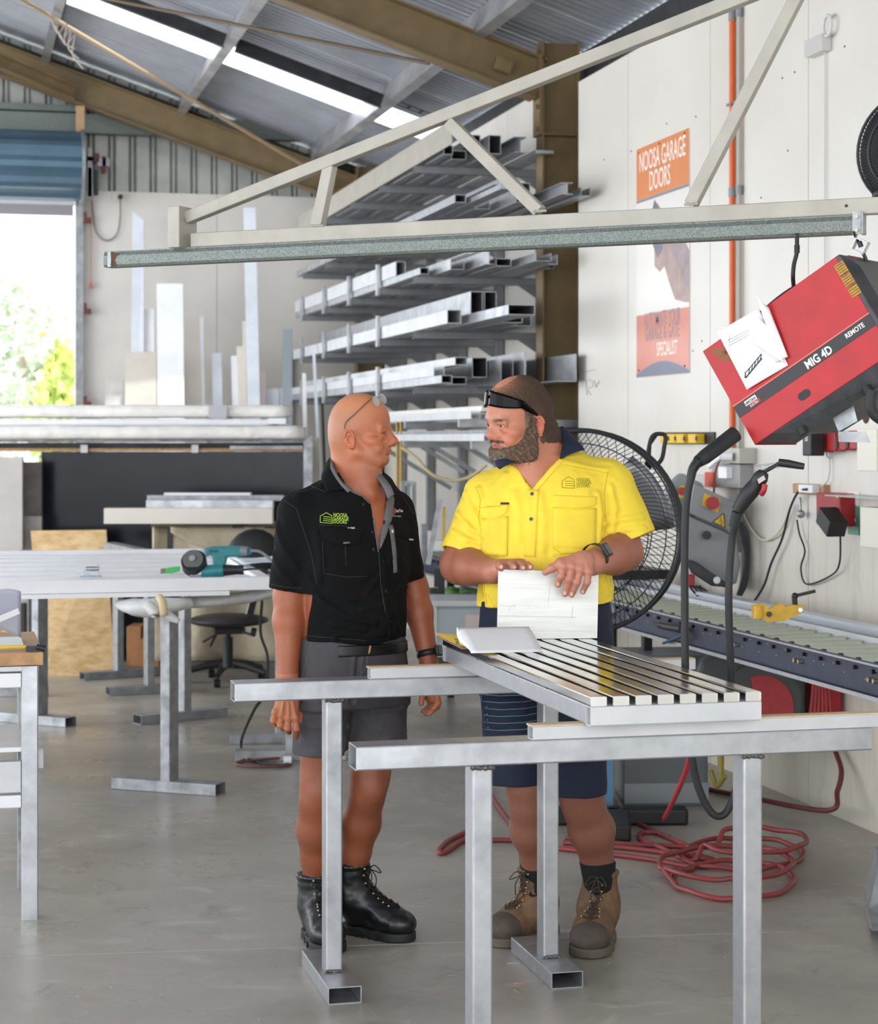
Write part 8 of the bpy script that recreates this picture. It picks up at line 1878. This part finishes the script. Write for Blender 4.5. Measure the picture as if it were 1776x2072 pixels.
def beard_g(x, y, z):
    ax_ = np.abs(x)
    edge = np.interp(y, (.010, .030, .045, .070, .100), (.030, -.012, -.042, -.060, -.066))      # upper edge slopes from sideburn to mouth
    up_ = sm(.006, -.006, z-edge)
    chin = sm(-.004, .012, y-.008+.3*(z+.05)*(z < -.05)); side = sm(-.012, .006, y+.0)
    mous = np.exp(-((ax_/.037)**4+((z+.0455+.14*ax_)/.0085)**4))*(y > .07)
    burn = np.exp(-(((y-.016)/.016)**4+((z+.005)/.05)**4))*(ax_ > .045)
    lipclear = np.exp(-((ax_/.021)**4+((z+.0605)/.0095)**4))*(y > .085)
    low_ = sm(-.126, -.108, z-.40*np.maximum(.040-y, 0))*sm(-.008, .012, y+.25*(z+.05)*(z < -.05))
    w_ = np.maximum(np.maximum(up_*side*low_, burn*.5), mous*1.0)*(1-np.clip(lipclear*1.5, 0, 1))
    body_ = sm(-.050, -.085, z)
    return -.006+w_*(.0085+.008*body_+.003*sm(.05, .09, y)*body_)
def hair_col(L, V_):
    c = np.tile(lin((74, 54, 42)), (len(V_), 1)); c = blend(c, lin((150, 136, 122)), np.clip((.05-L[:, 2])/.05, 0, 1)*np.clip((L[:, 1]+.03)/.04, 0, 1)*.6); c = blend(c, lin((112, 82, 60)), np.clip(hashn(V_, 300), 0, 1)*.5)
    return blend(c, lin((186, 128, 98)), gauss(L, (0, .058, .12), (.045, .05, .035))*.95)
def beard_col(L, V_):
    c = np.tile(lin((92, 66, 48)), (len(V_), 1)); c = blend(c, lin((158, 142, 124)), np.clip(hashn(V_, 170)*.8+.1, 0, 1)*.5); c = blend(c, lin((170, 156, 138)), gauss(L, (0, .10, -.10), (.03, .04, .03))*.55)
    return blend(c, lin((66, 46, 36)), np.clip(hashn(V_, 330), 0, 1)*.5)
hm_ = mat('short_brown_hair', (255, 255, 255), .75, 0, (320, .35), (420, .5, .002), vcol='Col')
oh, Vh, Nh, Lh = grow(B1, FBd, hoB, HRB, HSB, 'hair', hair_g, hm_, (-.10, -.12, -.10), (.10, .12, .16), hair_col)
ob_, Vd, Nd, Ld = grow(B1, FBd, hoB, HRB, HSB, 'beard', beard_g, hm_, (-.10, -.04, -.16), (.10, .14, .06), beard_col)
def strands(parent, V_, Nn, L, n, ln_, m, seed, drop, name):
    rg = np.random.RandomState(seed); ok = np.nonzero((Nn[:, 1] < .5) & ((gauss(L, (0, .058, .12), (.04, .05, .035)) < .4) | drop))[0]; ids = rg.choice(ok, n); b_v = []; b_f = []; 
    down = HRB @ np.array((0, .15, -1.0)); back = HRB @ np.array((0, -1, -.35))
    for i, k in enumerate(ids):
        p = V_[k]-Nn[k]*.0015; d = Nn[k]*.55+(down if drop else back)*.9+rg.normal(0, .28, 3); d /= np.linalg.norm(d); l = ln_*rg.uniform(.5, 1.2); q = p+d*l*.55; e = q+(d+(down if drop else back)*.5)/1.5*l*.5
        s_ = np.cross(d, (0, 1, .1)); s_ = s_/(np.linalg.norm(s_)+1e-9)*.00042; j = len(b_v); b_v += [p-s_, p+s_, q+s_, q-s_, e]; b_f += [(j, j+1, j+2, j+3), (j+3, j+2, j+4)]
    b = MB(); b.add(b_v, b_f, False); o = b_local(b, name, m, parent); o['kind'] = 'stuff'
strands(ob_, Vd, Nd, Ld, 2600, .013, mat('beard_brown', (84, 60, 44), .7), 3, True, 'beard_strands')
strands(ob_, Vd, Nd, Ld, 700, .012, mat('beard_grey', (168, 152, 132), .7), 4, True, 'grey_beard_strands')
strands(oh, Vh, Nh, Lh, 2600, .009, mat('hair_brown', (66, 48, 38), .7), 5, False, 'hair_strands')
# sunglasses on the forehead, wrapped round the head
sgm = mat('gloss_black_frame', (5, 5, 6), .06, 0, spec=.12)
b = MB()
def shield(sx, u, v, off=.0):
    """lens: u from nose side to temple, v down"""
    a = math.radians(3+71*u)*sx; zc_ = .088+.012*u-.012*u; r_ = .102; hgt = .036*(1-.62*u**2.0)
    lx, ly = math.sin(a)*.083, .012+math.cos(a)*(.096+.0); z_ = .083-.022*u-.008*u*u+(.5-v)*2*hgt*.62+.004*(1-u)
    return V(np.array(hoB)+HRB @ (np.array((lx, ly*1.0-(.5-v)*.012, z_))*HSB))
for sx in (-1, 1):
    b2 = MB(); b2.grid((lambda u, v, sx=sx: shield(sx, u, v)) if sx < 0 else (lambda u, v: shield(1, u, 1-v)), 14, 6, .0022); 
    if sx == 1: sgo = b_local(b2, 'sunglasses', sgm, B1.root); setp(sgo, 'glossy black wraparound sunglasses pushed up on the forehead')
    else: b_local(b2, 'sunglass_lens', sgm, B1.root)
b = MB(); b.tube([shield(-1, 0, .4), V(np.array(hoB)+HRB @ (np.array((0, .110, .088))*HSB)), shield(1, 0, .4)], .0035, 8); b_local(b, 'bridge', sgm, sgo)
for sx in (-1, 1):
    e0 = shield(sx, .96, .5); pts = [e0, V(np.array(hoB)+HRB @ (np.array((sx*.087, .022, .034))*HSB)), V(np.array(hoB)+HRB @ (np.array((sx*.088, .0, .016))*HSB))]
    b = MB(); sp = spline(pts, 5)
    vs = []; fs = []
    for i, p in enumerate(sp): h_ = .0105*(1-i/len(sp))+.003; vs += [p+V((0, 0, h_)), p-V((0, 0, h_)), p-V((0, 0, h_))+V(HRB @ np.array((sx*.003, 0, 0))), p+V((0, 0, h_))+V(HRB @ np.array((sx*.003, 0, 0)))]
    for i in range(len(sp)-1):
        for k in range(4): fs.append((i*4+k, i*4+(k+1) % 4, (i+1)*4+(k+1) % 4, (i+1)*4+k))
    b.add(vs, fs, True); b_local(b, 'temple_arm', sgm, sgo)
watch(B1, J(1203, 1128, 6.115), elL-wrL, .041, (.25, -.9, .35), mat('watch_glass2', (50, 62, 62), .12), (.040, .044, .013), 'black square digital watch on the wrist')
# ---- shirt
yel_c = mat('hi_vis_yellow_cloth', (250, 222, 66), .8, 0, (6, .07), (420, .22, .0015), c2=(232, 198, 58)); navy_c = mat('navy_cloth', (27, 34, 58), .85, 0, (50, .15), (420, .25, .0015))
FY = Field(axis([(-.37, .40, .0035)]), axis([(-.30, .26, .0035)]), axis([(1.02, 1.72, .0035)]))
FY.add(loft(secB(torsoB[:-1], .0), yB)); FY.add(cone(J(1100, 915, 6.41), J(1106, 960, 6.40), .080, .12), .04)
FY.add(cone(J(1068, 962, 6.39), J(1000, 992, 6.42), .06, .060), .04); FY.add(cone(J(1140, 950, 6.40), J(1222, 968, 6.39), .062, .062), .04)
cR, cL = J(935, 1122, 6.37), J(1277, 1092, 6.36)
FY.add(cone(shR, cR, .080, .072), .04); FY.add(cone(shL, cL, .084, .084), .04)
aR = (cR-shR)/np.linalg.norm(cR-shR); aL = (cL-shL)/np.linalg.norm(cL-shL)
for c, a, r in ((cR, aR, .061), (cL, aL, .073)):
    FY.sub(cone(c-a*.05, c+a*.12, r, r+.005)); FY.sub(rbox(c+a*.078, (.105, .105, .075), np.array(V(a).to_track_quat('Z', 'Y').to_matrix()), .002))
FY.sub(cone(J(1092, 985, 6.40), J(1085, 870, 6.40), .072, .078), .006)
VpB = [(1000, 870), (1006, 918), (1040, 938), (1051, 955), (1062, 974), (1076.5, 989), (1092, 972), (1114, 946), (1131, 928), (1139, 900), (1150, 862), (1100, 840)]
carve(FY, B1, VpB, .03)
zh = lambda y: H+(CY-y)/FP*6.38
FY.cut(lambda X, Y, Z: (zh(1222)+.06*(X)+.0)-Z+0*Y)
VY, QY = FY.mesh(); VY = relax(VY, QY, 2, .5); NY = np_normals(VY, QY); bvy = B1.bvh(VY, QY)
VY = wrinkle(VY, NY, B1, bvy, [([(968, 990), (985, 1040), (998, 1085)], .010, .005), ([(940, 1000), (960, 1040), (978, 1075)], .011, .007), ([(925, 1040), (950, 1068), (978, 1085)], .010, .007), ([(915, 1075), (945, 1092), (975, 1098)], .009, .006), ([(1235, 985), (1245, 1030), (1240, 1075)], .011, .006), ([(1225, 1060), (1262, 1050), (1300, 1045)], .010, .006), ([(1222, 1085), (1262, 1072), (1305, 1068)], .009, .005), ([(1210, 1000), (1216, 1050), (1212, 1100)], .011, .006), ([(1090, 1000), (1100, 1050), (1098, 1110)], .013, .004), ([(1040, 1000), (1050, 1040), (1048, 1090)], .013, .004), ([(990, 1100), (1010, 1120), (1040, 1130)], .012, .004), ([(1120, 1120), (1160, 1115), (1200, 1120)], .010, .005), ([(1225, 1120), (1222, 1170), (1230, 1200)], .010, .005), ([(975, 1180), (990, 1200), (1002, 1225)], .009, .004), ([(1150, 935), (1190, 945), (1230, 950)], .012, .003), ([(1020, 960), (1000, 985), (990, 1010)], .012, .004)])
VY = VY+NY*(hashn(VY, 20)*.0026+hashn(VY, 52)*.001)[:, None]; bvy = B1.bvh(VY, QY)
shB = np_obj('shirt', VY, QY, yel_c, B1.root); sd = shB.modifiers.new('s', 'SOLIDIFY'); sd.thickness = .0015; sd.offset = -1
collar(B1, 'collar_leaf', [(1130, 866, 6.43), (1138, 888, 6.37), (1136, 908, 6.33), (1131, 929, 6.295)], [(1142, 864, 6.46), (1160, 882, 6.40), (1174, 898, 6.33), (1182, 909, 6.29)], navy_c, shB, .008, 'navy collar')
collar(B1, 'collar_leaf', [(1004, 916, 6.36), (1014, 926, 6.31), (1028, 931, 6.28), (1042, 934, 6.27)], [(1001, 926, 6.35), (1003, 938, 6.31), (1006, 946, 6.28), (1011, 950, 6.265)], navy_c, shB, .004)
sy = mat('yellow_seam', (206, 172, 24), .85)
B1.patch('neck_facing', [(1036, 936), (1048, 938), (1077, 988), (1068, 992)], bvy, yel_c, shB, .003, 4, 12)
B1.patch('neck_facing', [(1131, 930), (1143, 928), (1086, 994), (1077, 989)], bvy, yel_c, shB, .003, 4, 12)
B1.patch('placket', [(1066, 990), (1090, 990), (1083, 1128), (1061, 1126)], bvy, yel_c, shB, .003, 5, 16)
for x, y in ((1077, 1000), (1075, 1051)): p, n = B1.proj(x, y, bvy, .003); b = MB(); b.cyl(p, p+n*.0028, .0058, n=12); b_local(b, 'snap_button', mat('blue_grey_snap', (92, 104, 124), .25, .7), shB)
fl = lambda u, v: (0, 7*math.sin(PI*u)*v-3*abs(u-.5)*v)
B1.patch('pocket_flap', [(1118, 1002), (1207, 1006), (1205, 1024), (1120, 1022)], bvy, yel_c, shB, .005, 14, 6, fn=fl)
B1.patch('pocket_flap', [(970, 1028), (1030, 1022), (1024, 1040), (972, 1048)], bvy, yel_c, shB, .005, 10, 6, fn=fl)
B1.patch('pocket', [(1118, 1026), (1206, 1028), (1205, 1112), (1119, 1108)], bvy, yel_c, shB, .0025, 10, 10)
B1.patch('pocket', [(972, 1050), (1028, 1044), (1026, 1125), (974, 1125)], bvy, yel_c, shB, .0025, 8, 10)
for pts in ([(1118, 1028), (1119, 1108), (1134, 1120), (1195, 1118), (1205, 1112), (1206, 1028)], [(1118, 1002), (1207, 1006)], [(970, 1028), (1030, 1021)], [(1028, 1044), (1027, 1124)], [(963, 985), (972, 1010), (968, 1050), (985, 1120)], [(1231, 945), (1222, 1000), (1226, 1060), (1218, 1110)], [(902, 1110), (935, 1114), (972, 1112)], [(1233, 1080), (1270, 1088), (1316, 1104)], [(1064, 1110), (1084, 1111)], [(1063, 1101), (1084, 1102)], [(978, 1180), (985, 1222)], [(1140, 940), (1190, 950), (1232, 958)]): B1.line('seam', pts, bvy, sy, shB, .001)
B1.patch('dark_tag', [(1013, 1017), (1030, 1017), (1030, 1021), (1013, 1021)], bvy, mat('dark_purple_tag', (70, 40, 60), .8), shB, .002, 3, 2)
ol = mat('olive_embroidery', (112, 116, 24), .8)
house(B1, bvy, ol, shB, 1137, 965, 1162, 988, 0, .0007)
b = MB()
for k, s in enumerate(('NOOSA', 'GARAGE', 'DOORS')): B1.text(b, s, 9.0, (1166, 974+6.4*k), (1, -.02), (0, -1), bvy, squeeze=.84)
b_local(b, 'logo_lettering', ol, shB)
# ---- shorts
FN = Field(axis([(-.30, .32, .004)]), axis([(-.26, .24, .004)]), axis([(.48, 1.20, .004)]))
FN.add(loft(secB([(1215, 1102, -.01, .208, .165), (1260, 1103, -.01, .214, .166), (1330, 1104, 0, .222, .160), (1400, 1104, 0, .224, .150)]), yB))
FN.add(cone(J(1045, 1390, 6.40), J(1042, 1640, 6.40), .118, .094), .03); FN.add(cone(J(1155, 1390, 6.38), J(1168, 1660, 6.37), .112, .097), .03)
FN.cut(lambda X, Y, Z: np.where(X < J(1104, 1500, 6.4)[0], zh(1585), zh(1604))-Z+0*Y)
FN.sub(cone(J(1041, 1600, 6.40), J(1042, 1680, 6.40), .083, .084)); FN.sub(cone(J(1167, 1620, 6.37), J(1168, 1700, 6.37), .084, .085))
VN, QN = FN.mesh(); VN = relax(VN, QN, 2, .5); NN = np_normals(VN, QN); bvn = B1.bvh(VN, QN)
VN = wrinkle(VN, NN, B1, bvn, [([(1105, 1440), (1102, 1500), (1108, 1560)], .01, -.006), ([(1060, 1440), (1000, 1470)], .012, .005), ([(1150, 1450), (1200, 1480)], .012, .005), ([(1140, 1540), (1200, 1530)], .012, .005)])
VN = VN+NN*(hashn(VN, 24)*.0022)[:, None]; bvn = B1.bvh(VN, QN); shN = np_obj('shorts', VN, QN, navy_c, B1.root)
ts = mat('teal_stripe', (96, 138, 150), .8)
for k, y in enumerate((1404, 1418, 1432, 1446, 1460, 1474)): B1.line('stripe', [(968-k*1.5, y), (1010, y+4), (1060, y+2), (1092, y-4)], bvn, ts, shN, .0013)
# ---- socks and boots
sock = mat('black_sock', (18, 18, 19), .9, 0, (40, .2))
def sock_(a, b_, r0, r1): F_ = Field(axis([(-.3, .3, .004)]), axis([(-.2, .3, .004)]), axis([(.1, .40, .004)])); F_.add(cone(a, b_, r0, r1)); F_.cut(lambda X, Y, Z: Z-max(a[2], b_[2])+0*X+0*Y); v, q = F_.mesh(); np_obj('sock', v, q, sock, B1.root)
sock_(J(1084, 1733, 6.485), J(1086, 1800, 6.50), .056, .046); sock_(J(1209, 1742, 6.452), J(1213, 1805, 6.465), .060, .047)
tan_l = mat('worn_tan_boot', (128, 92, 58), .75, 0, (22, .45), (50, .3, .004), c2=(84, 70, 58)); tan_s = mat('dusty_boot_sole', (104, 94, 80), .8, 0, (20, .2)); tan_c = mat('scuffed_toe_cap', (84, 74, 66), .8, 0, (24, .2), (40, .3, .003)); lc = mat('brown_lace', (62, 50, 38), .85)
A1b = lambda px, d, z=0: np.array(((px-CX)/FP*d-B1.r0, d-B1.d0, z))
boot(B1, A1b(1112, 6.62), A1b(1006, 6.44), A1b(1090, 6.53, .12), A1b(1085, 6.50, .238), tan_l, tan_s, lc, tan_c, 'worn tan work boot pointing left', S=1.28)
boot(B1, A1b(1217, 6.56), A1b(1188, 6.295), A1b(1212, 6.49, .12), A1b(1214, 6.47, .235), tan_l, tan_s, lc, tan_c, 'worn tan work boot pointing to the camera', S=1.28)
# ================================================================ SMALL THINGS ON THE FLOOR
rg = random.Random(11); b = MB()
for i in range(900):
    if i < 620: x = 3.74-abs(rg.gauss(0, .55)); y = rg.uniform(7.2, 12.0)
    else: x = rg.uniform(-.5, 3.6); y = rg.uniform(4.9, 9.5)
    if x < -1: continue
    s = rg.uniform(.0015, .0045); a = rg.uniform(0, 6); c, d = math.cos(a)*s, math.sin(a)*s
    b.add([(x+c, y+d, .0012), (x-d*.5, y+c*.5, .0020), (x-c, y-d, .0012), (x+d*.5, y-c*.5, .0008)], [(0, 1, 2, 3)])
b.build('metal_swarf', mat('bright_swarf', (232, 232, 230), .4, .2), label='bright aluminium swarf scattered over the floor, thickest along the right wall', cat='swarf', kind='stuff')
for (x0, y0, x1, y1, m, n_, l) in ((1026, 1948, 1052, 1949, alu, 'offcut_strip', 'thin silver offcut strip on the floor left of the front trestle foot'), (902, 1974, 926, 1972, alu, 'offcut_strip', 'thin silver offcut strip on the floor left of the tall nearest leg'), (1042, 1989, 1062, 1990, wood_m, 'wood_chip', 'orange brown wood sliver on the floor'), (1041, 2002, 1050, 2008, wood_m, 'wood_chip', 'small brown wood chip below the orange sliver'), (273, 1044, 281, 2052, None, None, None)):
    if m is None: continue
    a, c = G(x0, y0, .002), G(x1, y1, .002); b = MB(); b.bar(a, c, .006, .002); b.build(n_, m, label=l, cat='offcut')
b = MB(); b.bar(G(-60, 1938, .0006), G(1560, 1886, .0006), .004, .0008); b.build('trim_1', mat('joint_pale', (176, 172, 164), .8), kind='structure')
